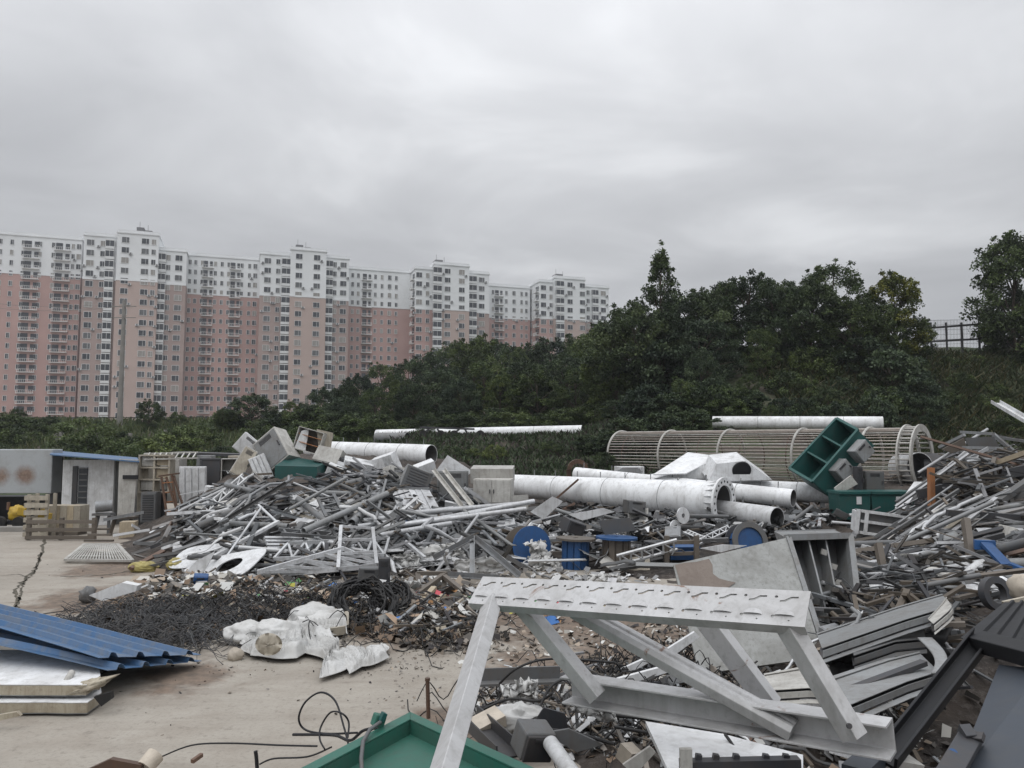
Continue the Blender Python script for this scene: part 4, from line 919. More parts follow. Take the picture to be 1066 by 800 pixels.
beam('dark_beam', 'thick dark beam sloping down from the crest behind the teal box', 'beam', (336, 470, 25.9), (392, 496, 24.6), .5, .28, M['dark'])
for i, (pts, Y, lab) in enumerate([([(352, 480), (372, 486), (366, 494), (348, 489)], 25, 'crumpled white sheet against the dark sloping beam'), ([(362, 493), (385, 487), (396, 492), (378, 502)], 24.6, 'flat white panel at the lower end of the dark sloping beam'), ([(378, 480), (398, 478), (402, 488), (384, 489)], 25.2, 'white offcut under the mouth end of the pegged monopole'), ([(330, 447), (347, 451), (344, 470), (332, 468)], 25.8, 'brown board wedged upright beside the box with the brown interior')]):
    plate('metal_sheet' if i < 3 else 'wood_board', lab, 'sheet' if i < 3 else 'board', pts, Y, M['white'] if i < 3 else M['beige'], .03)
cabinet('wedge_housing', 'grey wedge shaped housing with a black mouth above the finned radiator', 'housing', at(389, 502, 24.2), (.75, .5, .7), rot(10, 25, 35), M['grey'], M['dark'], 'open')
plate('white_sheet', 'pale square panel leaning beside the grey wedge shaped housing', 'panel', [(400, 492), (418, 497), (410, 517), (398, 514)], 23.6, M['offwhite'], .04)
for i, (px, py, Y, sz, R_, mt, st, lab) in enumerate([(372, 487, 25.2, (.9, .3, .5), (30, 12, 20), 'white', 'door', 'white cabinet lying on its back below the pegged monopole'), (402, 484, 25.4, (.8, .35, .6), (20, -16, -25), 'white', 'plain', 'plain white box under the open mouth of the pegged monopole'), (410, 500, 24.2, (.55, .4, .75), (-14, 10, 40), 'offwhite', 'door', 'pale upright cabinet between the wedge housing and the louvred box'), (352, 492, 24.8, (.7, .3, .35), (10, 24, 10), 'white', 'plain', 'white casing at the lower corner of the teal box'), (272, 488, 25.2, (.5, .35, .8), (-6, -24, 16), 'white', 'ribs', 'white ribbed casing standing against the teal box'), (238, 517, 24.4, (.8, .4, .45), (6, 10, -12), 'offwhite', 'door', 'pale cabinet on its side where the heap begins by the open frame'), (443, 490, 24.6, (.6, .3, .5), (16, -20, 20), 'white', 'plain', 'white box between the louvred box and the folded roof cap'), (490, 520, 22.8, (.5, .4, .6), (0, 6, 14), 'grey', 'louvre', 'grey louvred cabinet before the folded roof cap')]):
    cabinet('steel_cabinet', lab, 'cabinet', at(px, py, Y), sz, rot(*R_), M[mt], None, st)
# finned radiator, louvre box
q = root('radiator', 'bank of parallel grey radiator fins lying on a slant', 'radiator', P(425, 530, 21.8))
for k in range(6): MB().bar(P(411 + 6.2 * k, 511, 22), P(423 + 6.4 * k, 540 - k, 20.9), .09, .22, V((1, .3, 0))).build('fin', M['galvb'], q)
MB().bar(P(408, 511, 22), P(447, 510, 22), .1, .12).build('header', M['galv'], q)
cabinet('louvre_box', 'grey louvred box on the slope beside the radiator fins', 'box', at(432, 502, 23), (.78, .4, .72), rot(-14, 22, 12), M['grey'], M['midgrey'], 'louvre')
q = root('cable_tray', 'pale ladder tray sloping down across the white boxes', 'cable tray', P(465, 520, 21.8))
for o_ in (0, 11): MB().prism(Lp(.09, .012), P(452 + o_, 490, 23), P(482 + o_, 528, 21)).build('side_rail', M['offwhite'], q)
for k in range(6): MB().bar(P(454 + 5.6 * k, 493 + 6.8 * k, 22.8 - .33 * k), P(466 + 5.6 * k, 493 + 6.8 * k, 22.8 - .33 * k), .05, .03).build('rung', M['galv'], q)
plate('roof_cap', 'white folded roof cap peaking above the white boxes', 'sheet', [(452, 493), (466, 474), (492, 491), (486, 496)], 24.2, M['white'], .04)
cabinet('junction_box', 'grey square box under the white folded roof cap', 'box', at(471, 505, 23.6), (.85, .6, .82), rot(0, 0, 10), M['grey'], M['grey'])
cabinet('double_door_cabinet', 'pale double door cabinet standing beside the big monopole', 'cabinet', at(514, 511, 22.8), (1.05, .6, .66), rot(0, 0, -8), M['offwhite'], M['offwhite'], 'double')
cabinet('stained_box', 'pale box with an orange rust patch set on the double door cabinet', 'box', at(513, 494, 23.4), (1.2, .7, .42), rot(6, 0, -4), M['offwhite'], rustmat('orange_rust', (.40, .385, .35), [(.05, 0., .2)]), 'plain')
plate('white_sheet', 'small pale panel beside the double door cabinet under the monopole', 'panel', [(534, 516), (550, 515), (550, 530), (535, 531)], 22.3, M['offwhite'], .03)
plate('bent_sheet', 'bent white sheet with a dark hollow under the big monopole', 'sheet', [(552, 533), (575, 517), (586, 522), (566, 541)], 20.8, M['white'], .02)
plate('bent_sheet', 'flat white sheet floating over the upright cable drums', 'sheet', [(592, 536), (628, 529), (640, 533), (606, 542)], 19.6, M['white'], .02)
plate('dark_sheet', 'charcoal sheet sagging between the white sheet and the blue topped drum', 'sheet', [(622, 542), (655, 539), (662, 552), (630, 557)], 19, M['midgrey'], .03)
PULL = 0.0
# white ducts
def duct(label, f, Y, dep, hole=False):
    a = corners(f, Y); off = V(dep); q = root('duct_housing', label, 'duct', (a[0] + a[2]) / 2)
    n = len(a); m2 = MB(); m2.add(a + [p + off for p in a], [tuple(range(n)), tuple(range(n, 2 * n))[::-1]] + [(i, n + i, n + (i + 1) % n, (i + 1) % n) for i in range(n)]); m2.build('body', M['white'], q)
    if hole:
        c = P(772, 490, Y - .02); m3 = MB(); m3.disc(c, (0, 1, .4), .28, .05, 24); m3.build('opening', M['black'], q)
    return q
duct('white wedge shaped duct with a sharp top edge behind the big monopole', [(682, 498), (710, 493), (746, 478), (748, 499)], 23.6, (-.1, 1.0, .05))
m2 = MB(); a = [P(680, 494, 23.4), P(714, 493, 23.2), P(749, 475, 24.2), P(716, 471, 25.4)]; m2.poly(a, .03); o = m2.build('top_panel', M['whitecl'], bpy.data.objects['duct_housing'])
duct('white duct with a dark oval opening on its slanting top', [(738, 501), (746, 483), (776, 480), (804, 500)], 22.8, (0, .9, .25), True)
plate('tent_sheet', 'grey peaked sheet between the white duct and the monopole pegs', 'sheet', [(632, 497), (648, 487), (666, 488), (670, 497)], 25.2, M['grey'], .03)
cabinet('white_box', 'low pale box tucked between the peaked sheet and the rebar cage', 'box', at(655, 491, 26.4), (.9, .6, .35), rot(0, 0, 8), M['white'])

# ------------------------------------------------------------------ drums
def drum(label, c, axis, R_, core, L, m_disc, m_core, disc2=None, grp=None, ri=.06):
    c = V(c); ax = V(axis).normalized(); q = root('cable_drum', label, 'cable drum', c - Z * R_, grp)
    m2 = MB(); m2.rod(c - ax * (L / 2 - .004), c + ax * (L / 2 - .004), core, n=24); k = m2.build('core', m_core, q)
    s, u, _ = basis(ax)
    for sg, mt in ((-1, m_disc), (1, disc2 or m_disc)):
        m2 = MB(); m2.ring(c + ax * sg * (L / 2 + .02), ax, R_, ri, .045, 32); m2.build('flange', mt, q)
    for i in range(12):
        e = (s * math.cos(2 * PI * i / 12) + u * math.sin(2 * PI * i / 12)) * (core + .012); MB().bar(c + e - ax * (L / 2 - .006), c + e + ax * (L / 2 - .006), core * .45, .022, e).build('stave', m_core, q)
    return q
c = P(549, 569, 17.6); drum('blue faced cable drum standing on its rim with torn white wrapping beside it', c, (.35, -.92, .12), .46, .26, .5, M['wood'], M['wood'], M['blue'])
def updrum(label, px, pyb, pyt, Y, R_, top, core, bot=None):
    z0, z1 = P(px, pyb, Y).z, P(px, pyt, Y).z; x = yb(px, Y)
    return drum(label, (x, Y, (z0 + z1) / 2), (.03, .02, 1), R_, R_ * .62, abs(z1 - z0), bot or M['wood'], core, top)
updrum('upright drum with a bare wooden top and blue core beside the blue faced drum', 598, 597, 562, 17, .44, M['wood'], M['blue'])
updrum('upright wooden drum with a bright blue top flange', 640, 597, 561, 17, .46, M['blue'], M['wood'])
updrum('dark upright drum behind the square frame of posts', 683, 593, 566, 17.2, .32, M['dark'], M['dark'])
drum('wheel like drum with a blue hub under the ring flange', P(777, 565, 18.0), (.25, -.93, .25), .46, .33, .3, M['dark'], M['blue'], M['midgrey'], None, .33)
drum('small blue cable reel hidden under the bundle of long pipes', P(428, 561, 18.4), (.2, -.9, .2), .42, .26, .6, M['blue'], M['blue'], M['blue'])
q = root('timber_trestle', 'rough square frame of grey posts holding a blue box', 'frame', P(710, 596, 16.8))
for px in (694, 725): MB().bar(P(px, 599, 16.6), P(px, 558, 16.6), .11, .1, V((1, 0, 0))).build('post', M['wood'], q)
for py in (565, 577): MB().bar(P(692, py, 16.7), P(728, py - 1, 16.7), .09, .07).build('rail', M['wood'], q)
one('blue_box', 'small blue box inside the square frame of posts', 'box', MB().box(P(711, 576, 17.1), (.62, .4, .24)).box(P(711, 569, 17.1), (.66, .44, .03)), M['blue'])
plate('blue_edged_sheet', 'white sheet with a blue edge lying before the wheel like drum', 'sheet', [(729, 571), (752, 567), (777, 568), (750, 575)], 17, M['white'], .03)
for (px, py, rr, lab) in ((711, 537, .2, 'upper white disc flange on a rod below the big monopole'), (703, 549, .17, 'lower white disc flange on a rod below the big monopole')):
    c = P(px, py, 18.8); q = root('disc_flange', lab, 'flange', c - Z * rr); d_ = V((.5, -.85, .1)).normalized()
    m2 = MB(); m2.ring(c, d_, rr, .055, .03, 24); m2.build('disc', M['white'], q); MB().rod(c - d_ * .05, c - d_ * .03 + V((1.4, 1.0, -.12)), .05, n=10).build('rod', M['galv'], q)
# torn white cloth by the drum
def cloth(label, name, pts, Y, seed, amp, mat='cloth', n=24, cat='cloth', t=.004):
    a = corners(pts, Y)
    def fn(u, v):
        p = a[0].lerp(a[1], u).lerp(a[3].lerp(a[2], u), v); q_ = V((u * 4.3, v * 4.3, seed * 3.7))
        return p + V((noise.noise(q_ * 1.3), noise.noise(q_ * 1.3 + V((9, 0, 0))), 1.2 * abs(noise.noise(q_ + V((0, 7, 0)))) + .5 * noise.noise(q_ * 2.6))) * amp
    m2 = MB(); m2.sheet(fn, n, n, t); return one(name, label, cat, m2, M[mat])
cloth('torn white wrapping hanging off the blue faced drum', 'torn_wrapping', [(548, 566), (566, 564), (577, 590), (556, 592)], 17.0, 3, .14)
cloth('crumpled white plastic at the foot of the upright drums', 'plastic_sheet', [(556, 584), (580, 582), (584, 597), (552, 596)], 16.6, 4, .16)

# ------------------------------------------------------------------ green bins and things near them
q = root('green_skip', 'tilted dark green open bin with divided compartments high on the heap', 'bin', P(865, 495, 22))
R4 = [P(822, 488, 22.2), P(871, 436, 22.6), P(893, 448, 21.6), P(846, 502, 21.2)]
ex, ey = (R4[1] - R4[0]), (R4[3] - R4[0]); nrm = ex.cross(ey).normalized()
if nrm.y > 0: nrm = -nrm
back = -nrm * .55 + V((.25, 0, -.05))
fr4 = [(0, 1), (1, 2), (2, 3), (3, 0)]
for i, j in fr4:
    MB().poly([R4[i], R4[j], R4[j] + back, R4[i] + back], .03).build('side_panel', M['teal'], q)
    MB().bar(R4[i], R4[j], .075, .07, nrm).build('rim', M['teal'], q)
MB().poly([p + back * .9 for p in R4], .03).build('floor_panel', M['teal'], q)
for k in (.36, .68):
    a0, a1 = R4[0].lerp(R4[1], k), R4[3].lerp(R4[2], k); MB().poly([a0, a1, a1 + back * .9, a0 + back * .9], .05).build('divider', M['teal'], q)
for i, (px, py, ang) in enumerate(((896, 470, -42), (876, 490, -42))):
    cabinet('socket_box', ['upper grey box clinging to the underside of the tilted green bin', 'lower grey box clinging to the underside of the tilted green bin'][i], 'box', at(px, py, 21.3), (.5, .35, .45), rot(0, ang, 12), M['grey'])
for i, (a, b, lab) in enumerate(((868, 900, 'green wheeled bin with a white sticker behind the long pale cabinet'), (901, 945, 'wider green bin with a white sticker beside the orange post'))):
    c = P((a + b) / 2, 524, 20.6); w_ = px_rad(b - a, 20.6); q = root('wheelie_bin', lab, 'bin', c - Z * .4)
    MB().prism([(-w_ * .46, -.4), (w_ * .46, -.4), (w_ * .5, .26), (-w_ * .5, .26)], c + V((0, .35, 0)), c - V((0, .35, 0))).build('body', M['teal'], q)
    MB().box(c + V((0, 0, .30)), (w_ * 1.04, .8, .07)).build('rim', M['teal'], q)
    MB().box(c + V((w_ * .12, -.37, .1)), (.13, .02, .2)).build('sticker', M['white'], q)
monopole('pipe_stub', 'short grey pipe poking out beside the bright rimmed pipe', (866, 522, 21.6), (880, 521, 21.4), .055, .055, 'galv', None, 0)
plate('tilted_sheet', 'pale tilted panel under the green bin beside the bright rimmed pipe', 'panel', [(868, 508), (885, 495), (892, 504), (870, 516)], 20.8, M['offwhite'], .06)
beam('white_beam', 'white square post slanting between the green bins and the orange post', 'beam', (957, 504, 19.4), (937, 532, 18.4), .22, .12, M['white'])
q = root('long_cabinet', 'long pale cabinet lying on its side in front of the green bins', 'cabinet', P(918, 556, 17.6))
c = P(921, 546, 17.8); Rm = rot(0, 7, -16)
MB().box(c + V((.02, .05, 0)), (1.26, .5, .5), Rm).build('body', M['midgrey'], q, bevel=.01)
for dz in (-.24, .02, .25): MB().box(c + Rm @ V((.04, -.26, dz)), (1.2, .06, .06), Rm).build('frame_rail', M['white'], q)
for dx in (-.62, -.44): MB().box(c + Rm @ V((dx, -.26, 0)), (.08, .07, .56), Rm).build('frame_post', M['white'], q)
MB().box(c + Rm @ V((-.66, 0, 0)), (.05, .46, .46), Rm).build('end_panel', M['white'], q)
plate('slotted_plate', 'pale plate with two dark slots standing behind the orange post', 'plate', [(948, 562), (967, 563), (968, 535), (950, 540)], 17.2, M['offwhite'], .04)
for py in (546, 556): MB().box(P(951.5, py, 17.15), (.05, .03, .14)).build('slot', M['black'], bpy.data.objects['slotted_plate'])
q = root('timber_post', 'upright orange brown timber post rising from the pipes', 'post', P(970, 563, 16.4))
MB().bar(P(970.5, 563, 16.4), P(969, 487, 16.4), .13, .1, V((1, 0, 0))).build('post', M['orange'], q); MB().bar(P(974, 560, 16.45), P(974, 520, 16.45), .05, .06, V((1, 0, 0))).build('batten', M['rusty'], q)
beam('pale_beam', 'pale yellow timber lying high on the heap, pointing to the frame edge', 'beam', (1022, 488, 17), (1075, 469, 16), .14, .1, M['palewood'])
beam('white_tray', 'white channel jutting down into view against the dark bank', 'channel', (1036, 420, 18), (1072, 441, 16.5), .0, .0, M['white'], prof=Cp(.2, .08))
# awning frames on the far end of the heap
q = root('collapsed_awning', 'collapsed pale awning frame on the crest of the heap', 'frame', P(1010, 470, 20))
for a, b in (((978, 466), (1004, 453)), ((1000, 450), (1035, 452)), ((1034, 452), (1060, 474)), ((1002, 466), (1044, 467)), ((1035, 455), (1070, 460))): MB().bar(P(a[0], a[1], 20.2), P(b[0], b[1], 19.5), .09, .07).build('frame_bar', M['galv'], q)
plate('brown_board', 'brown board under the collapsed awning frame', 'board', [(980, 468), (1003, 456), (1006, 468), (990, 472)], 20.4, M['wood'], .03)
plate('brown_board', 'grey sheet under the collapsed awning frame', 'sheet', [(1004, 456), (1034, 455), (1040, 466), (1008, 467)], 20.4, M['midgrey'], .03)
# ------------------------------------------------------------------ long pipes of the near heap
PULL = -.7
LP = [((877, 567, 15), (960, 564.5, 15.4), .058, 'grey tube with an open end just below the long pale cabinet'), ((960, 566, 15), (1070, 544, 14.4), .075, 'thick tube rising past the foot of the orange post'),
      ((1036, 551, 14.2), (1072, 551, 14), .07, 'short thick tube end above the blue metal strap'), ((878, 593, 13.6), (985, 591, 13), .062, 'dark tube running behind the broken post stub'),
      ((925, 591, 12.9), (1072, 586, 12.2), .075, 'long thick dark tube crossing in front of the blue metal strap'), ((990, 586, 13), (1070, 564, 12.2), .07, 'grey tube slanting up under the blue metal strap'),
      ((884, 613, 12.2), (942, 599, 12.4), .085, 'bent grey pipe length nearest the open shelf cabinet'), ((940, 599, 12.4), (1004, 602, 12), .075, 'dark pipe continuing from the bent grey pipe'),
      ((890, 578, 14), (955, 575, 14.2), .04, 'thin pale tube between the two tube ends'), ((895, 600, 13), (965, 577, 14), .04, 'thin tube slanting up between the dark tubes'), ((888, 626, 11), (935, 630, 10.5), .11, 'stubby grey cylinder beside the open shelf cabinet'),
      ((900, 619, 11.2), (935, 626, 10.8), .035, 'thin pale rod above the stubby grey cylinder')]
for i, (a, b, r_, lab) in enumerate(LP): pole('steel_pipe', lab, 'pipe', a, b, r_, [M['galv'], M['grey'], M['midgrey']][i % 3], None, 'long pipes on the near heap')
for a, b, w_, lab in (((914, 566, 12.4), (921, 603, 12.2), .11, 'broken upright post stub before the dark tube'), ((1005, 541, 13), (1011, 582, 12.6), .12, 'grey wooden post stub leaning by the blue metal strap')):
    beam('post_stub', lab, 'post', a, b, w_, w_ * .8, M['wood'], V((1, 0, 0)))
q = root('blue_strap', 'bright blue bent metal strap caught among the pipes', 'strap', P(1035, 585, 12.4))
MB().bar(P(1014, 567, 12.6), P(1036, 568, 12.5), .1, .14).build('strap_arm', M['blue'], q); MB().bar(P(1026, 566, 12.5), P(1048, 589, 12), .16, .05).build('strap_arm', M['blue'], q); MB().bar(P(1050, 592, 12), P(1070, 600, 11.8), .12, .18).build('strap_arm', M['blue'], q)
LP2 = [((880, 603, 12.6), (1010, 594, 12.4), .05), ((905, 622, 11), (1000, 612, 11), .05), ((930, 582, 13.4), (1072, 574, 13), .055), ((975, 574, 13.6), (1072, 556, 13.4), .05), ((960, 548, 15.4), (1072, 530, 14.8), .06), ((985, 540, 15.4), (1072, 524, 15), .05), ((950, 610, 11.6), (1040, 603, 11.4), .045)]
for i, (a, b, r_) in enumerate(LP2): pole('steel_pipe', 'long weathered pipe lying level with others along the near heap', 'pipe', a, b, r_, [M['midgrey'], M['galv'], M['grey']][i % 3], None, 'weathered pipes of the near heap')
for i, (a, b) in enumerate((((955, 515, 17.6), (1072, 488, 17)), ((962, 535, 16.4), (1050, 538, 15.8)), ((985, 505, 17.4), (1072, 508, 16.6)), ((1010, 530, 16), (1072, 512, 15.4)), ((1030, 503, 16.6), (1072, 509, 16)), ((1040, 522, 15.4), (1072, 500, 15.6)))):
    beam('dark_girder', 'long dark girder stacked nearly level in the shadowed heap', 'girder', a, b, .16, .2 - .02 * i, [M['dark'], M['midgrey']][i % 2], group='dark girders stacked beyond the pipes')

PULL = 0.0

def prop(p, w_, lab, grp):
    z0 = surf(p.x, p.y) - .1
    if p.z - z0 > .08: one('support_block', lab, 'block', MB().box(V((p.x, p.y, (p.z + z0) / 2)), (w_, w_ * .8, p.z - z0), rot(0, 0, 12)), M['wood'], grp)
for k in (.1, .38, .64, .92): prop(A.lerp(B, k) - Z * 1.07, .5, 'weathered timber block holding up the rebar cage', 'blocks under the rebar cage')
for a_, b_, r_ in (((528, 505, 25.6), (752, 523, 20.4), .5), ((742, 440, 36.5), (919, 441, 34), .31), ((600, 494, 25.8), (826, 519, 21.2), .26), ((720, 506, 24.6), (866, 514, 22.2), .29), ((322, 468, 30.2), (449, 474, 27.2), .37)):
    for k in (.15, .5, .8): prop(P(*a_).lerp(P(*b_), k) - Z * r_, .35, 'dark timber block propping up a white monopole', 'blocks under the monopoles')
# ------------------------------------------------------------------ steel plate cabinet, bent shelves
q = root('switchgear_cabinet', 'big grimy grey cabinet tipped over, open shelves facing the pipes', 'cabinet', P(800, 690, 9))
a = [P(701, 588, 9.6), P(819, 560, 9.9), P(857, 684, 8.7), P(728, 702, 8.6)]
MB().poly([a[3], a[2], a[1], a[0]], .03).build('side_panel', M['concgrey'], q)
n_ = (a[1] - a[0]).cross(a[3] - a[0]).normalized()
if n_.y < 0: n_ = -n_
m2 = MB(); ab = lambda u, v: a[0].lerp(a[1], u).lerp(a[3].lerp(a[2], u), v)
rr = random.Random(4); pb = [ab(u + rr.uniform(-.012, .012), v + rr.uniform(-.012, .012)) for u, v in ((.02, .02), (.10, .02), (.2, .03), (.29, .02), (.31, .10), (.30, .18), (.35, .24), (.40, .25), (.46, .29), (.40, .33), (.33, .35), (.24, .38), (.14, .36), (.08, .40), (.03, .38), (.02, .2))]
patch = paint('brown_patch', (.185, .15, .125), .6, dcol=(.12, .09, .075), vary=.02, scale=5)
m2.poly([p - n_ * .007 for p in pb][::-1], .004); o = m2.build('brown_patch', patch, q)
e1, e2, e3, e4 = P(819, 560, 9.9), P(884, 558, 10.6), P(893, 640, 9.7), P(852, 664, 8.9)   # open side
bk = V((-.05, .62, .0))
def fr_bar(p, r_, w_, h, nm, mt='grey'): MB().bar(p, r_, w_, h, V((0, -1, .2))).build(nm, M[mt], q)
fr_bar(e1, e2, .08, .09, 'frame_bar'); fr_bar(e2, e3, .08, .1, 'frame_bar'); fr_bar(e4, e3, .08, .08, 'frame_bar'); fr_bar(e1 + V((.02, .01, 0)), e4 + V((.02, .01, 0)), .06, .07, 'frame_bar')
bo = V((.03, .55, .02)); ee = (e1, e2, e3, e4)
MB().poly([p + bo for p in ee], .02).build('back_panel', M['midgrey'], q)
for i in range(4):
    p0, p1 = ee[i] + V((0, .05, 0)), ee[(i + 1) % 4] + V((0, .05, 0)); MB().poly([p0, p1, p1 + bo * .9, p0 + bo * .9], .015).build('case_wall', M['grey'], q)
for k in (.36, .64):
    p0, p1 = e1.lerp(e2, k), e4.lerp(e3, k); MB().poly([p0 + V((0, .06, 0)), p1 + V((0, .06, 0)), p1 + bo * .85, p0 + bo * .85], .02).build('shelf', M['grey'], q)
for px, py in ((858, 575), (868, 590), (872, 606)): MB().box(P(px, py, 10.15), (.07, .05, .07), rot(0, 20, 0)).build('bracket', M['offwhite'], q)
# bent shelf panels
def shelf(label, pts, Ys, mat, lip=.06, nm='bent_shelf', mt2='dark'):
    """folded sheet-metal shelf: flat face with one slight crease, return lips, dark seam under the lip"""
    p = [P(x, y, Y) for (x, y), Y in zip(pts, Ys)]; q = root(nm, label, 'shelf', (p[0] + p[2]) / 2)
    rr = random.Random(len(label)); k1 = rr.uniform(.55, .8); dz = rr.uniform(-.04, .03)
    def fn(u, v): return p[0].lerp(p[1], u).lerp(p[3].lerp(p[2], u), v) + Z * (lerp(u, [(0, 0), (k1, dz), (1, -.02)]))
    def strip_(v0, v1, z0, z1, mt, nm_, out_=0.):
        m3 = MB(); m3.sheet(lambda u, v: fn(u, v0 + (v1 - v0) * v) + V((0, -out_, z0 + (z1 - z0) * v)), 16, 1, .005, sm=False); m3.build(nm_, M[mt], q)
    strip_(0, .97, 0, 0, mat, 'panel'); strip_(1.0, 1.0, -.012, -.012 - lip, mat, 'lip', .006); strip_(.80, 1.04, -lip * .6, -lip - .03, mt2, 'seam', -.03); strip_(1.02, 1.10, -lip - .035, -lip - .05, mat, 'lip', 0)
    strip_(.1, .16, .012, .014, mat, 'stiffening_rib')
    return q
shelf('long bent grey shelf lying uppermost beside the open cabinet', [(850, 660), (980, 617), (992, 629), (856, 676)], [8.0, 8.4, 7.4, 7.0], 'grey')
shelf('folded grey shelf jammed under the uppermost bent shelf', [(884, 658), (958, 640), (964, 664), (889, 684)], [7.6, 7.8, 7.2, 6.9], 'midgrey', .05)
shelf('narrow ribbed shelf end at the tip of the uppermost bent shelf', [(966, 645), (985, 620), (991, 630), (972, 650)], [7.2, 7.6, 7.2, 6.9], 'offwhite', .04)
shelf('wide pale shelf with a raised dark rib lying lowest over a black hollow', [(862, 706), (955, 676), (978, 698), (882, 737)], [6.6, 7.2, 6.4, 5.7], 'grey', .05)
shelf('pale shelf end showing left open under the truss diagonal', [(795, 702), (862, 690), (872, 716), (800, 720)], [7.2, 7.2, 6.6, 6.6], 'offwhite', .05)
bpy.data.objects['bent_shelf.004']['label'] = 'pale shelf end lying under the last diagonal of the truss'
beam('dark_rib', 'dark flat bar lying along the wide lowest shelf', 'bar', (876, 722, 6.2), (962, 690, 6.5), .07, .04, M['dark'])
q = P(970, 684, 6.6); m2 = MB(); m2.sheet(lambda u, v: P(955 + 15 * u, 665, 6.9) .lerp(P(968 + 12 * u, 702, 6.3), v) + V((.06 * math.sin(v * 3), -.05 * math.sin(v * 3.1), 0)), 6, 14, .012)
one('curved_plate', 'curved pale plate standing at the end of the lowest shelf', 'plate', m2, M['grey'])
for pts, Y, lab, mt in (([(787, 706), (812, 697), (816, 703), (790, 713)], 7.4, 'short pale strip beneath the grimy cabinet panel', 'white'), ([(690, 677), (722, 657), (727, 662), (697, 684)], 8.4, 'pale strip slanting up to the edge of the grimy cabinet', 'white'), ([(652, 693), (674, 683), (678, 687), (656, 699)], 8.6, 'small pale strip beside the bare brown ground', 'white'), ([(640, 706), (700, 690), (704, 696), (646, 713)], 8.0, 'white strip half buried in black cable', 'white'), ([(815, 740), (842, 735), (843, 742), (818, 747)], 5.6, 'short yellow wood block on the truss bottom chord side', 'palewood')):
    plate('steel_strip' if mt == 'white' else 'wood_block', lab, 'strip' if mt == 'white' else 'block', pts, Y, M[mt], .05)
# ------------------------------------------------------------------ black frame and slate panel
q = root('steel_doorset', 'black steel door frame with a slate blue panel propped at the heap edge', 'door', P(1010, 760, 3.6))
k0, k1, k2 = P(922, 792, 3.9), P(1019, 668, 4.5), P(1080, 684, 4.0)
nf = V((-.25, -.55, .8)).normalized()
MB().prism([(-.055, -.03), (.055, -.03), (.055, .05), (.04, .05), (.04, -.01), (-.04, -.01), (-.04, .05), (-.055, .05)][::1], k0, k1 + (k1 - k0) * .03, nf).build('frame_rail', M['black'], q, bevel=.004)
MB().bar(k1, k2, .11, .09, nf).build('frame_rail', M['black'], q, bevel=.006)
p_ = [P(1040, 692, 4.3), P(1085, 697, 4.0), P(1095, 830, 3.1), P(985, 830, 3.25)]
MB().poly(p_[::-1], .03).build('panel', M['slate'], q)
MB().bar(P(1012, 765, 3.55), P(985, 812, 3.2), .09, .05, nf).build('hinge_strip', M['dark'], q, bevel=.004)
c = P(1008, 766, 3.5); MB().bar(c, P(1024, 768, 3.45), .04, .025, nf).build('latch_handle', M['dark'], q, bevel=.003); MB().bar(P(1001, 764, 3.5), P(1012, 763, 3.5), .06, .05, nf).build('latch', M['dark'], q, bevel=.004)
MB().disc(P(992, 784, 3.36), nf, .018, .01, 14).build('rivet', M['blue'], q)
q = root('black_corrugated_sheet', 'black ribbed roofing sheet behind the slate blue panel', 'sheet', P(1040, 660, 5))
A0, A1, A2, A3 = P(1000, 664, 5.0), P(1046, 627, 5.8), P(1100, 628, 5.6), P(1085, 690, 4.7)
m2 = MB(); m2.sheet(lambda u, v: A0.lerp(A1, v).lerp(A3.lerp(A2, v), u) + Z * (.018 if (u * 5.2) % 1 > .6 else 0), 44, 6, .006, sm=False); m2.build('sheet', M['black'], q)
beam('dark_bar', 'dark blue grey bar lying low beside the cut end of the truss', 'bar', (890, 806, 3.7), (912, 786, 4.0), .12, .06, M['slate'])
one('white_offcut', 'torn pale block lying beside the cut end of the truss', 'block', MB().box(P(938, 797, 4.0), (.16, .12, .09), rot(10, 15, 20)), M['offwhite'])
one('rusty_ring', 'rusty wheel ring half hidden beyond the black ribbed sheet', 'ring', MB().ring(P(1036, 618, 9.4), (.2, -.95, .2), .2, .12, .1, 24), M['dark'])
one('tan_sack', 'small tan sack at the frame edge beyond the black ribbed sheet', 'sack', MB().blob(P(1064, 612, 9), (.14, .14, .16), 4), M['sack'])
plate('pale_plank', 'pale plank pointing out beyond the black ribbed sheet', 'plank', [(1042, 626), (1070, 620), (1070, 630), (1046, 634)], 8.6, M['beige'], .04)
# black sheet put in for the shade in the hollow under the shelves
cloth('black sheet put in for the shade in the hollow under the bent shelves', 'hollow_shade', [(850, 690), (985, 655), (985, 740), (880, 770)], 7.4, 12, .12, 'blackrub', 20, 'shade sheet')

# ------------------------------------------------------------------ the truss
q = root('steel_truss', 'grey steel truss with a slotted top chord standing over the debris', 'truss', P(700, 780, 4.1))
tl, tr = P(495, 614, 4.75), P(841, 634, 3.62); td = (tr - tl).normalized()
wv = V((.10, .80, .58)); wv = (wv - td * wv.dot(td)).normalized(); nv = td.cross(wv).normalized()
if nv.y > 0: nv = -nv
Ln = (tr - tl).length; Wd = .21
def tp(s_, w_, h=0.): return tl + td * s_ + wv * w_ + nv * h
mb = MB(); h0 = .004
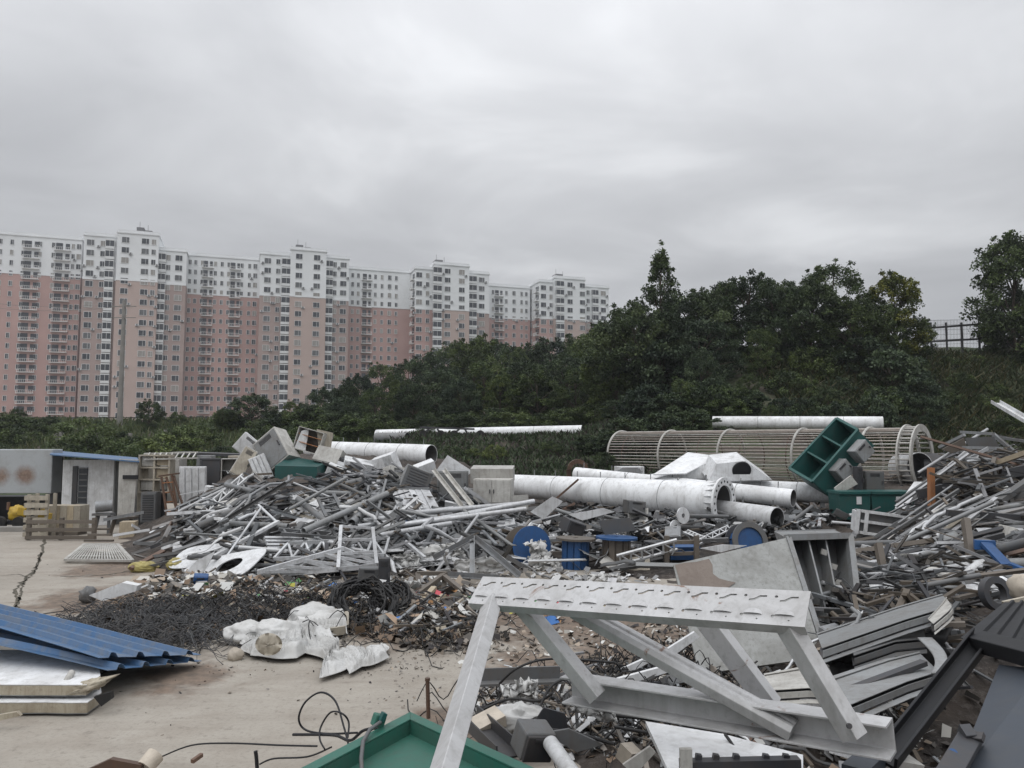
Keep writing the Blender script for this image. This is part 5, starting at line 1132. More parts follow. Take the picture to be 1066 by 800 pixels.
# top chord: folded channel, 4 mm wall
prof = [(-Wd / 2, 0), (Wd / 2, 0), (Wd / 2, -.05), (Wd / 2 - .006, -.05), (Wd / 2 - .006, -.006), (-Wd / 2 + .006, -.006), (-Wd / 2 + .006, -.058), (-Wd / 2, -.058)]
vs = [tp(s_, x, y) for s_ in (0, Ln) for x, y in prof]; n = len(prof)
fs = [(i, (i + 1) % n, n + (i + 1) % n, n + i) for i in range(n)] + [(0, 1, 5, 4)[::1]]
mb.add(vs, [(i, (i + 1) % n, n + (i + 1) % n, n + i) for i in range(n)]); mb.add(vs, [(0, 1, 4, 5), (1, 2, 3, 4), (5, 6, 7, 0), (8 + 5, 8 + 4, 8 + 1, 8 + 0), (8 + 4, 8 + 3, 8 + 2, 8 + 1), (8 + 0, 8 + 7, 8 + 6, 8 + 5)])
chord = mb.build('top_chord', M['truss'], q)
# cut the slots and holes right through
import bmesh
def fixn(o):
    bm = bmesh.new(); bm.from_mesh(o.data); bmesh.ops.remove_doubles(bm, verts=bm.verts, dist=1e-5); bmesh.ops.recalc_face_normals(bm, faces=bm.faces); bm.to_mesh(o.data); bm.free()
fixn(chord)
cut = MB()
def cutter(outl):
    n = len(outl); v_ = [tp(s_, w_, .03) for s_, w_ in outl] + [tp(s_, w_, -.03) for s_, w_ in outl]
    cut.add(v_, [tuple(range(n)), tuple(range(n, 2 * n))[::-1]] + [(i, n + i, n + (i + 1) % n, (i + 1) % n) for i in range(n)])
N = 13; pit = Ln / (N + .15)
for i in range(N):
    s0 = pit * (i + .55)
    cutter([(s0 - .045, .030), (s0 - .018, .034), (s0 + .012, .055), (s0 + .04, .058), (s0 + .04, .068), (s0 + .006, .066), (s0 - .024, .045), (s0 - .045, .041)])
    for ds, w_, r_ in ((.5, .062, .0085), (.5, -.055, .0085), (.02, -.075, .005)):
        c_ = s0 + pit * ds
        if c_ < Ln - .03: cutter([(c_ + .01 + r_ * math.cos(2 * PI * k / 10), w_ + r_ * math.sin(2 * PI * k / 10)) for k in range(10)])
co = cut.build('cut', M['truss'], q); fixn(co)
bm_ = chord.modifiers.new('slots', 'BOOLEAN'); bm_.object = co; bm_.operation = 'DIFFERENCE'; bm_.solver = 'EXACT'
bpy.context.view_layer.update(); dg = bpy.context.evaluated_depsgraph_get()
me = bpy.data.meshes.new_from_object(chord.evaluated_get(dg)); chord.modifiers.clear(); chord.data = me; bpy.data.objects.remove(co)
for i in range(N):                                             # pressed half-moon dimples
    s0 = pit * (i + .55) - .012; m2 = MB(); n1, n2 = 12, 5; vv, ff = [], []
    for j in range(n2 + 1):
        for k in range(n1 + 1):
            a_ = PI * k / n1; rr = j / n2; vv.append(tp(s0 + .048 * rr * math.cos(a_), -.050 + .036 * rr * math.sin(a_),   .0015 + .010 * (1 - rr ** 2) ** .5 * (1 - math.sin(a_) * rr * .3)))
    ff = [(j * (n1 + 1) + k, j * (n1 + 1) + k + 1, (j + 1) * (n1 + 1) + k + 1, (j + 1) * (n1 + 1) + k) for j in range(n2) for k in range(n1)]
    m2.add(vv, ff, 0, True); m2.build('dimple', M['truss'], q)
box_ = lambda w_, h: [(-w_ / 2, -h / 2), (w_ / 2, -h / 2), (w_ / 2, h / 2), (-w_ / 2, h / 2)]
def ch(w_, h, t=.012): return [(-w_ / 2, -h / 2), (w_ / 2, -h / 2), (w_ / 2, h / 2), (w_ / 2 - t, h / 2), (w_ / 2 - t, -h / 2 + t), (-w_ / 2 + t, -h / 2 + t), (-w_ / 2 + t, h / 2), (-w_ / 2, h / 2)]
def member(nm, a, b, w_, h, up, prof=None):
    mb = MB(); p0, p1 = P(*a), P(*b); mb.prism(prof or box_(w_, h), p0, p1, up); o = mb.build(nm, M['truss'], q, bevel=.004); return o
fl = V((0, -1, .12))
member('leg', (512, 628, 4.66), (432, 905, 2.72), .115, .075, V((-.5, -1, .1)))
member('diagonal', (545, 632, 4.62), (622, 726, 4.42), .085, .085, V((.75, -.75, .45)))
member('diagonal', (600, 634, 4.5), (826, 759, 3.82), .115, .07, V((.25, -.55, .8)), [(-.0575, -.035), (.0575, -.035), (.0575, .02), (.03, .035), (.012, .035), (0, .024), (-.012, .035), (-.03, .035), (-.0575, .02)])
member('diagonal', (735, 645, 4.35), (803, 735, 4.3), .11, .085, V((-.75, -.7, .2)))
member('diagonal', (820, 652, 3.66), (890, 768, 3.5), .075, .10, V((.5, -1, .1)))
b0, b1 = P(590, 716, 4.66), P(928, 770, 3.55); bd = (b1 - b0).normalized()
m2 = MB(); m2.prism(ch(.155, .125, .012), b0, b1, V((.1, -1, .02))); m2.build('bottom_chord', M['truss'], q, bevel=.003)
for s_, px, py, Y in ((1, 617, 716, 4.48), (1, 884, 756, 3.44)): MB().disc(P(px, py, Y), (.1, -1, .2), .012, .012, 10).build('bolt', M['dark'], q)
# ------------------------------------------------------------------ green tray
q = root('green_tray', 'green enamelled steel lid lying corner on at the foot of the truss', 'lid', P(430, 790, 4.4))
g0 = P(427, 741, 4.9); ga = P(318, 797, 4.1) - g0; gb = P(551, 797, 4.05) - g0; gn = ga.cross(gb).normalized(); gn = gn if gn.z > 0 else -gn
ga, gb = ga * 1.9, gb * 1.9; gq = lambda u, v, h=0.: g0 + ga * u + gb * v + gn * h
i_ = .055
m2 = MB(); ai, bi = .045, .04
o4 = [gq(0, 0), gq(1, 0), gq(1, 1), gq(0, 1)]; in4 = [gq(ai, bi), gq(1 - ai, bi), gq(1 - ai, 1 - bi), gq(ai, 1 - bi)]
for k in range(4): m3 = MB(); m3.poly([o4[k], o4[(k + 1) % 4], in4[(k + 1) % 4], in4[k]], .012 if 0 else .012); m3.build('rim', M['green'], q, bevel=.003)
dp = -gn * .09
for k in range(4): m3 = MB(); m3.poly([in4[k] - gn * .013, in4[(k + 1) % 4] - gn * .013, in4[(k + 1) % 4] + dp, in4[k] + dp], .006); m3.build('side_wall', M['green'], q)
m3 = MB(); m3.poly([p + dp for p in in4], .006); m3.build('floor_panel', M['green'], q)
for k in range(4): m3 = MB(); m3.poly([o4[k] - gn * .014, o4[(k + 1) % 4] - gn * .014, o4[(k + 1) % 4] - gn * .1, o4[k] - gn * .1], .006); m3.build('outer_skirt', M['green'], q)
c = P(394, 750, 4.65); MB().box(c, (.07, .06, .07), rot(0, 20, 30)).build('latch', M['green'], q, bevel=.008)
MB().box(c + V((.03, -.03, .03)), (.03, .04, .05), rot(0, 30, 30)).build('latch', M['teal'], q, bevel=.004)
one('grey_cable', 'grey cable looping down over the green lid', 'cable', MB().tube([P(396, 752, 4.6), P(385, 760, 4.5), P(378, 772, 4.38), P(376, 790, 4.25), P(377, 806, 4.15)], .012, 8), M['midgrey'])
# ------------------------------------------------------------------ blue sheets and sandwich panels
def bsheet(label, A, B, C, D, ribs, h=.055):
    m2 = MB(); n = ribs * 12
    def fn(u, v):
        p = A.lerp(B, u).lerp(D.lerp(C, u), v); k = (u * ribs) % 1; e = ss(.36, .44, k) - ss(.58, .66, k)
        return p + Z * (h * e + .03 * math.sin(v * 2.5 + u) + .012 * noise.noise(V((u * 4, v * 5, 1))))
    m2.sheet(fn, n, 16, .006, sm=False); return one('roofing_sheet', label, 'roofing sheet', m2, M['bluesheet'], 'blue roofing sheets')
B_, A_ = P(103, 688, 8.4), P(209, 682, 9.6); C_, D_ = P(-150, 612, 9.6), P(-130, 604, 11.2)
bsheet('upper blue ribbed roofing sheet, propped up at its far end', A_, B_, C_, D_, 4)
B2, A2_ = P(112, 701, 8.35), P(210, 686, 9.7); C2, D2 = P(-150, 640, 9.0), P(-130, 640, 10.8)
bsheet('lower blue ribbed roofing sheet beneath the upper one', A2_ - Z * .03, B2, C2, D2, 4)
for k in range(2):
    z_ = .03 + .15 * k; x1 = yb(106 - 6 * k, 8.0); y0 = 7.95 + .08 * k
    q = root('sandwich_board', ['lower white sandwich panel with a crumbling foam edge', 'upper white sandwich panel with a crumbling foam edge under the blue sheets'][k], 'panel', V((x1 - 1.6, 8.6, z_)))
    nx = 16; e = [V((x1 - 3.4 * i / nx, y0 + .02 * noise.noise(V((i * 1.7, k, 0))) + .25 * (i == 0) * 0, 0)) for i in range(nx + 1)]
    ol = [V((p.x, p.y, z_ + .11)) for p in e] + [V((x1 - 3.4, y0 + 1.3, z_ + .11)), V((x1 - .9, y0 + 1.3, z_ + .11)), V((x1 - .25, y0 + .7, z_ + .11)), V((x1 - .02, y0 + .3, z_ + .11))]
    MB().poly([p - Z * .008 for p in ol][::-1], .095).build('foam_core', M['foam'], q)
    MB().poly([p + Z * .004 for p in ol][::-1], .008).build('top_skin', M['whitecl'], q); MB().poly([p - Z * .106 for p in ol][::-1], .006).build('bottom_skin', M['grey'], q)
one('foam_chunk', 'broken foam chunk at the corner of the stacked sandwich panels', 'foam chunk', MB().blob(P(92, 714, 8.1), (.2, .09, .05), 5, .7, 3.5, rot(0, -14, 8)), M['foam'])
one('bent_pipe_piece', 'small bent white pipe piece lying on the sandwich panel', 'pipe', MB().tube([P(67, 713, 8.2), P(70, 708, 8.2), P(75, 700, 8.3)], .035, 8), M['offwhite'])
plate('dark_offcut', 'dark offcut under the broken foam at the panel corner', 'offcut', [(100, 724), (118, 719), (119, 726), (108, 734)], 8.0, M['blackrub'], .05)
plate('foam_slab', 'thin foam slab on the ground at the frame edge', 'foam slab', [(-10, 745), (20, 740), (24, 744), (-10, 752)], 7.6, M['foam'], .04)
# ------------------------------------------------------------------ holed white plates before the heap
def holed(label, c, ux, uy, out_fn, hole, mat, t=.02):
    n = 48; ux, uy = V(ux), V(uy); m2 = MB(); nn = ux.cross(uy).normalized(); o_, i_ = [], []
    for k in range(n):
        a_ = 2 * PI * k / n; ro = out_fn(a_); o_.append(V(c) + ux * ro[0] + uy * ro[1]); i_.append(V(c) + ux * (hole[0] + hole[2] * math.cos(a_)) + uy * (hole[1] + hole[3] * math.sin(a_)))
    vs = o_ + i_ + [p - nn * t for p in o_] + [p - nn * t for p in i_]; fs = []
    for k in range(n):
        j = (k + 1) % n; fs += [(k, j, n + j, n + k), (2 * n + k, 3 * n + k, 3 * n + j, 2 * n + j), (k, 2 * n + k, 2 * n + j, j), (n + k, n + j, 3 * n + j, 3 * n + k)]
    m2.add(vs, fs); return one('holed_plate', label, 'plate', m2, mat)
sq = lambda hx, hy, p=4: (lambda a_: (hx * math.copysign(abs(math.cos(a_)) ** (2 / p), math.cos(a_)), hy * math.copysign(abs(math.sin(a_)) ** (2 / p), math.sin(a_))))
holed('white steel plate with an oval hole at the front of the heap', P(236, 590, 15.6), (.88, -.25, .18), (.35, .75, .5), sq(.78, .5), (.02, .05, .30, .22), M['white'])
holed('second white plate with a cut out lying behind the oval holed one', P(215, 578, 16.6), (.9, -.1, .1), (.25, .8, .5), sq(.8, .4), (-.1, 0, .4, .16), M['white'])
plate('curved_flange_plate', 'curved white flange plate propped by the oval holed plate', 'plate', [(184, 606), (205, 584), (224, 574), (216, 590), (205, 606)], 15.5, M['white'], .03)
beam('white_strut', 'long white strut slanting over the holed plates', 'strut', (190, 597, 15.8), (290, 543, 17.5), .12, .06, M['white'])
plate('white_slab', 'white slab with blunt ends lying before the wire tangle', 'slab', [(98, 618), (132, 605), (148, 608), (146, 614), (112, 624)], 13.0, M['whitecl'], .16)
one('grey_block', 'small rough grey block at the end of the white slab', 'block', MB().blob(P(91, 620, 13.4), (.14, .14, .14), 8, .4, 2), M['midgrey'])
one('concrete_pipe_ring', 'dark ring shaped casting beside the lying grate', 'ring', MB().ring(P(192, 570, 19.5), (.3, -.9, .4), .4, .24, .3), M['midgrey'])
cabinet('white_casing', 'small white casing leaning on the ring shaped casting', 'casing', at(205, 560, 19.4), (.34, .3, .55), rot(10, 28, 20), M['white'])
one('pale_roll', 'pale padded roll lying beside the ring shaped casting', 'roll', MB().blob(P(172, 573, 19.5), (.55, .2, .16), 3, .2), M['grey'])
PULL = -.7
# ladder frames
def lad(label, a, b, c, d, n, w_, mat, nm='lattice_girder', diag=True):
    a, b, c, d = (P(*k) for k in (a, b, c, d)); q = root(nm, label, 'lattice frame', (a + d) / 2)
    for p0, p1 in ((a, b), (c, d)): MB().bar(p0, p1, w_, w_).build('chord', M[mat], q)
    for k in range(n + 1):
        MB().bar(a.lerp(b, k / n), c.lerp(d, k / n), w_ * .7, w_ * .7).build('rung', M[mat], q)
        if diag and k < n: MB().bar(a.lerp(b, k / n), c.lerp(d, (k + 1) / n), w_ * .6, w_ * .6).build('brace', M[mat], q)
    return q
lad('grey lattice frame lying across the front of the heap behind the litter', (268, 596, 15.6), (358, 571, 16.4), (300, 597, 15.9), (400, 589, 16.2), 4, .085, 'galvb')
lad('long lattice frame of thin angles on the slope above the front frame', (300, 566, 17.2), (405, 560, 17.6), (285, 582, 16.6), (400, 578, 16.8), 6, .07, 'galvb')
lad('upright lattice frame with square openings amid the heap', (352, 592, 15.9), (355, 548, 17), (392, 588, 15.9), (388, 550, 17.2), 3, .07, 'galvb', diag=False)
lad('white lattice frame leaning up the slope below the teal box', (268, 560, 18), (318, 540, 19.4), (285, 575, 17.5), (345, 556, 18.6), 4, .06, 'white')
lad('bent lattice frame standing near the radiator fins', (390, 545, 18.6), (402, 500, 21), (372, 552, 18.4), (384, 506, 21), 5, .055, 'galv')
PULL = 0.0
q = root('angle_trestle', 'pale A-shaped angle frame standing before the blue faced drum', 'frame', P(495, 620, 15.2))
for a, b in (((452, 583, 15.8), (494, 561, 16)), ((494, 561, 16), (541, 601, 15.2)), ((460, 600, 15.3), (520, 604, 15)), ((494, 561, 16), (494, 600, 15.3))): MB().prism(Lp(.1, .014), P(*a), P(*b)).build('angle_bar', M['galv'], q)
q = root('tipped_table', 'brown box-section table frame tipped beside the pale trough', 'frame', P(450, 620, 14))
for a, b in (((434, 597, 14.4), (464, 597, 14.4)), ((435, 597, 14.4), (436, 620, 14)), ((463, 597, 14.4), (462, 618, 14.2)), ((464, 597, 14.4), (430, 622, 13.6)), ((462, 600, 14.3), (492, 624, 13.4))): MB().bar(P(*a), P(*b), .09, .07).build('frame_bar', M['wood'], q)
for i, (a, b) in enumerate((((420, 648, 12.6), (452, 612, 13.6)), ((424, 656, 12.3), (462, 620, 13.3)), ((432, 662, 12.1), (470, 640, 12.6)))):
    beam('pale_batten', 'pale timber batten lying under the brown table frame', 'batten', a, b, .1, .06, M['palewood'], group='pale battens by the table frame')
q = root('wedge_hood', 'dark hollow wedge shaped hood lying in the litter', 'hood', P(466, 660, 12))
w0, w1, w2 = P(444, 660, 12), P(462, 636, 12.2), P(484, 659, 12.2); bk = V((.3, 1.0, .05))
for p0, p1 in ((w0, w1), (w1, w2)): MB().poly([p0, p1, p1 + bk, p0 + bk], .03).build('side_panel', M['beige'], q)
MB().poly([w0 + bk, w1 + bk, w2 + bk], .02).build('back_panel', M['black'], q)
PULL = -1.2
# pipe bundle
for i, (a, b, r_) in enumerate([((372, 549, 19), (470, 536, 20.4), .07), ((378, 543, 19.4), (492, 527, 21), .07), ((386, 538, 19.8), (540, 525, 20.6), .065), ((384, 553, 18.8), (505, 533, 19.6), .075), ((392, 558, 18.4), (470, 545, 19), .06), ((470, 538, 19.6), (556, 522, 20.4), .06), ((398, 549, 18.9), (548, 530, 19.2), .055)]):
    pole('steel_pipe', 'long grey pipe in the splayed bundle across the heap below the radiator', 'pipe', a, b, r_, M['galvb'], None, 'splayed bundle of long pipes')
for i, (a, b, r_, lab) in enumerate([((366, 545, 19), (398, 513, 21.2), .10, 'thick pale pipe slanting up towards the louvred box'), ((316, 553, 18), (403, 514, 20.6), .07, 'long grey tube rising across the middle of the heap'), ((325, 514, 21.5), (381, 499, 22.5), .09, 'thick grey tube lying high beside the teal box'), ((235, 505, 22), (300, 520, 20.6), .07, 'tube sloping down from the open white frame cabinet'), ((335, 513, 21), (400, 515, 21.2), .06, 'level tube under the grey wedge housing'), ((205, 549, 19.6), (250, 530, 20.4), .1, 'thick dark tube at the near end of the heap by the steel door'), ((222, 556, 18.6), (252, 540, 19.6), .08, 'short dark tube lower at the near end of the heap'), ((240, 545, 19), (300, 548, 18.6), .06, 'level grey tube above the white strut'), ((310, 520, 20.6), (345, 548, 18.6), .07, 'tube sloping down the centre of the heap'), ((345, 520, 20.4), (373, 540, 19.2), .06, 'short tube sloping beside the centre tube')]):
    pole('heap_tube', lab, 'tube', a, b, r_, [M['galv'], M['grey'], M['midgrey']][i % 3])
PULL = 0.0
# ------------------------------------------------------------------ sacks, coil, wires in front
q = S(290, 672)
def sack(label, c, size, seed, mat, az=0, fold=.5):
    m2 = MB(); R_ = rot(0, 0, az); nu, nv = 56, 34; vs = []
    for j in range(nv + 1):
        th = PI * j / nv
        for i in range(nu):
            ph = 2 * PI * i / nu; d = V((math.sin(th) * math.cos(ph), math.sin(th) * math.sin(ph), math.cos(th))); q_ = d * 1.5 + V((seed * 7.1, seed * 3.3, 0))
            k = 1 + .3 * noise.noise(q_) + fold * (.16 - .30 * abs(noise.noise(q_ * 2.0 + V((3, 0, 0))))) + fold * .16 * (.3 - abs(noise.noise(q_ * 5.5))) + .03 * noise.noise(q_ * 14)
            p = V((d.x * size[0] * k, d.y * size[1] * k, max(-size[2] * .75, d.z * size[2] * k))); vs.append(c + R_ @ p)
    m2.add(vs, [(j * nu + i, (j + 1) * nu + i, (j + 1) * nu + (i + 1) % nu, j * nu + (i + 1) % nu) for j in range(nv) for i in range(nu)], 0, True)
    return one('stuffed_sack', label, 'sack', m2, M[mat])
for i, (px, py, lab) in enumerate(((150, 595, 'dull yellow bag among the litter beside the wire tangle'), (184, 592, 'smaller dull yellow bag among the litter near the holed plates'))):
    o = sack(lab, S(px, py) + Z * .08, (.24 - .06 * i, .16, .12), 5 + i, 'dullyel', 20, 1.3); o.name = 'yellow_bag'; o['category'] = 'bag'
sack('rounded pale sack with a flat beige end lying by the white cloth', S(288, 672) + Z * .15, (.34, .21, .18), 2, 'cloth', -8, .9)
so_ = [o for o in bpy.data.objects if o.name.startswith('stuffed_sack')][-1]
m2 = MB(); m2.sheet(lambda u, v: P(279, 671, 9.75) + V((math.cos(2 * PI * u) * .17 * v + .01, -.03 * (1 - v * v) + .015 * noise.noise(V((u * 9, v * 3, 2))), math.sin(2 * PI * u) * .14 * v)), 20, 4, .006); m2.build('end_flap', M['beige'], so_)
sack('smaller white sack tied with a black strap', S(255, 671) + Z * .13, (.26, .2, .17), 9, 'cloth', 10, .4)
sack('crumpled white bag behind the rounded sack', S(325, 656) + Z * .15, (.38, .28, .2), 12, 'cloth', 0, .6)
one('cardboard_tray', 'open cardboard tray with a yellow edge behind the white cloth', 'tray', MB().box(S(345, 658) + Z * .15, (.5, .4, .04), rot(18, -6, 10)).box(S(345, 662) + V((0, -.22, .1)), (.5, .03, .12), rot(10, -6, 10)), M['beige'])
def ground_cloth(label, pts, seed, amp, mat='cloth', n=70, name='plastic_sheet'):
    a = [PZ(x, y, .06) for x, y in pts]
    def fn(u, v):
        p = a[0].lerp(a[1], u).lerp(a[3].lerp(a[2], u), v); wv_ = V((p.x * 1.1, p.y * 1.1, seed)); e = min(u, v, 1 - u, 1 - v)
        th = seed + 1.6 * noise.noise(wv_ * .7); x_, y_ = p.x * math.cos(th) + p.y * math.sin(th), -p.x * math.sin(th) + p.y * math.cos(th)
        rid = lambda sx, sy, o: 1 - abs(noise.noise(V((x_ * sx, y_ * sy, seed + o)))) * 2.2
        hgt = .9 * max(0, noise.noise(wv_ * 1.3) + .3) + .55 * max(0, rid(1.0, 3.2, 0)) ** 1.5 + .16 * max(0, rid(2.0, 7, 5)) ** 2 + .03 * noise.noise(V((p.x * 16, p.y * 16, 1)))
        return p + V((noise.noise(wv_ * 2 + V((4, 0, 0))) * .22, noise.noise(wv_ * 2 + V((0, 4, 0))) * .28, hgt * amp * ss(0, .07, e)))
    m2 = MB(); m2.sheet(fn, n, n, .004); return one(name, label, 'plastic sheet', m2, M[mat])
ground_cloth('crumpled white plastic sheet trailing onto the clear concrete', [(302, 663), (330, 664), (374, 690), (338, 704)], 3, .15)
ground_cloth('dusty white cloth flattened between the tied sack and the rounded sack', [(250, 668), (300, 660), (318, 684), (262, 686)], 15, .16)
ground_cloth('dirty white cloth crumpled behind the sacks', [(300, 650), (345, 644), (360, 660), (312, 668)], 19, .2)
ground_cloth('wrinkled tail of white plastic reaching towards the black cable', [(345, 688), (362, 702), (404, 684), (392, 672)], 8, .12)
one('small_mug', 'small tan lump lying near the tied white sack', 'lump', MB().blob(S(245, 688) + Z * .06, (.1, .09, .1), 6, .3), M['sack'])
def coil(label, name, c, R_, n, r_, seed, tilt=(.2, -.5, .8), mat='blackrub', wob=.25):
    rr = random.Random(seed); s, u, d_ = basis(V(tilt)); m2 = MB(); pts = []
    tot = n * 22
    for i in range(tot):
        a_ = 2 * PI * i / 22; k = R_ * (1 + wob * math.sin(i * .037 + seed) + rr.uniform(-.05, .05)); pts.append(V(c) + (s * math.cos(a_) + u * math.sin(a_)) * k + d_ * (rr.uniform(-1, 1) * R_ * .25 + .12 * R_ * math.sin(i * .11)))
    m2.tube(pts, r_, 4); return one(name, label, 'cable coil', m2, M[mat])
coil('heavy coil of black cable behind the white plastic sheet', 'cable_coil', S(378, 648) + Z * .28, .42, 20, .022, 2)
coil('smaller black cable coil beside the heavy one', 'cable_coil', S(405, 640) + Z * .2, .3, 12, .02, 5, (-.3, -.5, .7))
def tangle(name, label, xf_, n, ln, r_, seed, mat, zmax=.35, step=14):
    rr = random.Random(seed); m2 = MB()
    for i in range(n):
        p = xf_(rr); z_ = surf(p.x, p.y) + rr.random() ** 2 * zmax; h_ = rr.uniform(0, 2 * PI); L = rr.uniform(.5, 1) * ln; pts = []; cv = rr.uniform(-1.6, 1.6); x, y = p.x, p.y
        for k in range(step):
            pts.append(V((x, y, max(surf(x, y) + .01, z_ + .10 * math.sin(k * .9 + i)))))
            h_ += cv * .16 + rr.uniform(-.22, .22); x += math.cos(h_) * L / step; y += math.sin(h_) * L / step
        m2.tube(pts, r_ * rr.uniform(.6, 1.4), 4)
    return one(name, label, 'wire tangle', m2, mat if not isinstance(mat, str) else M[mat], None, 'stuff')
def pixpick(poly):
    (x0, y0, x1, y1) = poly
    return lambda rr: S(rr.uniform(x0, x1), rr.uniform(y0, y1))
def ell(cx, cy, rx, ry):
    def f(rr):
        a_ = rr.uniform(0, 2 * PI); k = rr.random() ** .5; return S(cx + rx * k * math.cos(a_), cy + ry * k * math.sin(a_))
    return f
tangle('wire_tangle', 'flat grey black tangle of binding wire spread behind the blue sheets', ell(172, 652, 72, 21), 620, 1.7, .005, 4, 'dark', .13)
tangle('wire_tangle', 'paler grey wire mixed into the binding wire tangle', ell(178, 652, 74, 22), 240, 1.7, .005, 14, 'midgrey', .15)
tangle('wire_tangle', 'black wire and cable strewn between the tangle and the coils', ell(300, 640, 95, 22), 320, 1.6, .006, 5, 'blackrub', .25)
tangle('wire_tangle', 'black cables strewn under the truss', ell(640, 745, 150, 45), 170, 1.2, .006, 6, 'blackrub', .22)
tangle('wire_tangle', 'black cables matted beside the bare brown ground', ell(690, 700, 50, 18), 110, 1.2, .006, 8, 'blackrub', .22)
tangle('wire_tangle', 'thin wires trailing over the litter beside the dark hood', ell(450, 655, 60, 25), 90, 1.4, .006, 9, 'blackrub', .2)
tangle('wire_tangle', 'loose wires over the pipes of the near heap', ell(960, 610, 90, 40), 60, 1.6, .007, 10, 'dark', .3)
# single wires
def wire(label, pts, r_, mat='black', name='steel_wire'):
    p = [P(*k) for k in pts]; fine = []
    for i in range(len(p) - 1):
        a_, b_, c_, d_ = p[max(0, i - 1)], p[i], p[i + 1], p[min(len(p) - 1, i + 2)]
        for k in range(6):
            t_ = k / 6; fine.append(.5 * ((2 * b_) + (c_ - a_) * t_ + (2 * a_ - 5 * b_ + 4 * c_ - d_) * t_ ** 2 + (3 * b_ - a_ - 3 * c_ + d_) * t_ ** 3))
    fine.append(p[-1]); return one(name, label, 'wire', MB().tube(fine, r_, 6), M[mat])
wire('big wire loop springing up beside the green lid', [(372, 763, 5.5), (340, 764, 5.6), (318, 760, 5.7), (311, 748, 5.7), (318, 731, 5.7), (334, 721, 5.7), (349, 730, 5.6), (358, 757, 5.4), (363, 776, 5.2)], .0075)
wire('small wire loop inside the big loop beside the green lid', [(338, 780, 5.3), (333, 770, 5.4), (334, 757, 5.5), (344, 742, 5.5), (356, 743, 5.4), (363, 752, 5.4), (362, 768, 5.3)], .0065)
wire('long straight wire running over the concrete towards the green lid', [(168, 788, 6.8), (200, 776, 6.7), (240, 774, 6.4), (290, 776, 6.1), (330, 777, 5.8)], .007)
wire('thick twisted wire lying against the edge of the green lid', [(305, 765, 5.6), (330, 765, 5.5), (350, 766, 5.3), (365, 771, 5.1), (380, 760, 5.0), (405, 758, 4.95)], .010)
wire('crooked wire near the bottom edge of the ground', [(270, 796, 5.9), (285, 790, 5.9), (320, 788, 5.7), (345, 778, 5.5)], .0065)
wire('thin wire end sticking up from the ground', [(268, 806, 5.8), (267, 790, 5.8), (266, 782, 5.8)], .014)
q = root('iron_stake', 'thin rusty iron stake standing by the green lid', 'stake', P(446, 745, 6.2)); MB().rod(P(446, 748, 6.0), P(445, 709, 6.0), .016, n=8).build('stake', M['rusty'], q); MB().rod(P(445, 709, 6.0), P(445, 706, 6.0), .02, n=8).build('cap', M['rusty'], q)
for i, pts in enumerate(([(520, 712, 6.5), (540, 695, 6.4), (575, 686, 6.6), (640, 690, 6.6)], [(560, 742, 5.4), (571, 718, 5.5), (585, 708, 5.6), (600, 706, 5.7)], [(640, 757, 4.8), (700, 768, 4.6), (760, 782, 4.4), (772, 795, 4.2)], [(640, 745, 5), (700, 752, 5), (735, 760, 4.9)], [(755, 765, 4.6), (764, 778, 4.5), (775, 800, 4.3)], [(560, 758, 4.8), (600, 764, 4.7), (640, 775, 4.5)], [(500, 740, 5.6), (530, 728, 5.6), (560, 730, 5.5), (575, 722, 5.4)])):
    wire('black cable curving over the debris under the truss', pts, .010, 'blackrub', 'black_cable')
    bpy.data.objects[[o.name for o in bpy.data.objects if o.name.startswith('black_cable')][-1]]['group'] = 'black cables under the truss'
# ------------------------------------------------------------------ debris under the truss
plate('brown_board', 'brown curled board at the bottom edge of the concrete', 'board', [(92, 800), (118, 788), (150, 794), (150, 810), (95, 812)], 6.3, M['rusty'], .05)
one('tan_pot', 'small tan broken pipe by the brown curled board', 'pipe', MB().pipe(P(150, 800, 6.3), P(162, 786, 6.4), .07, .075, .015, 16), M['sack'])
beam('wire_twist', 'rusty bolt lying beside the crooked wire', 'bolt', (200, 793, 6.4), (210, 786, 6.5), .03, .03, M['rusty'])
beam('green_angle', 'greenish angle bar lying level under the truss leg', 'bar', (495, 711, 6.6), (582, 708, 6.8), .06, .06, M['midgrey'], prof=Lp(.12, .02))
beam('dark_channel', 'dark channel section sloping behind the truss leg', 'channel', (486, 748, 5.4), (530, 790, 4.6), 0, 0, M['dark'], prof=Cp(.16, .08, .01))
cabinet('junction_box', 'small dark grey box lying between the green lid and the truss', 'box', at(555, 770, 4.6), (.2, .16, .17), rot(15, 10, 25), M['midgrey'], M['dark'])
plate('slate_plate', 'dark slate plate tilted up behind the small grey box', 'plate', [(551, 758), (566, 736), (588, 742), (592, 760)], 5.0, M['dark'], .02)
plate('slate_plate', 'dark tapering plate lying across the bottom of the debris', 'plate', [(566, 762), (592, 758), (628, 774), (600, 782)], 4.6, M['midgrey'], .02)
pole('white_tube', 'short white tube coming down at the bottom of the debris', 'tube', (573, 774, 4.5), (600, 812, 4.1), .045, M['white'])
pole('white_tube', 'thin white tube lying in the debris behind the truss leg', 'tube', (522, 738, 5.6), (560, 746, 5.4), .03, M['white'])
for i, (px, py) in enumerate(((505, 738), (590, 790))): pass
q = root('white_casing', 'white metal casing with a row of clips under the truss bottom chord', 'casing', P(755, 790, 4.2))
wc = [P(672, 751, 4.75), P(752, 764, 4.75), P(836, 786, 4.2), P(836, 812, 4.0), P(702, 816, 4.0)]
MB().poly(wc[::-1], .03).build('cover', M['whitecl'], q)
MB().bar(P(708, 797, 4.05), P(832, 794, 4.05), .06, .05).build('base_bar', M['dark'], q)
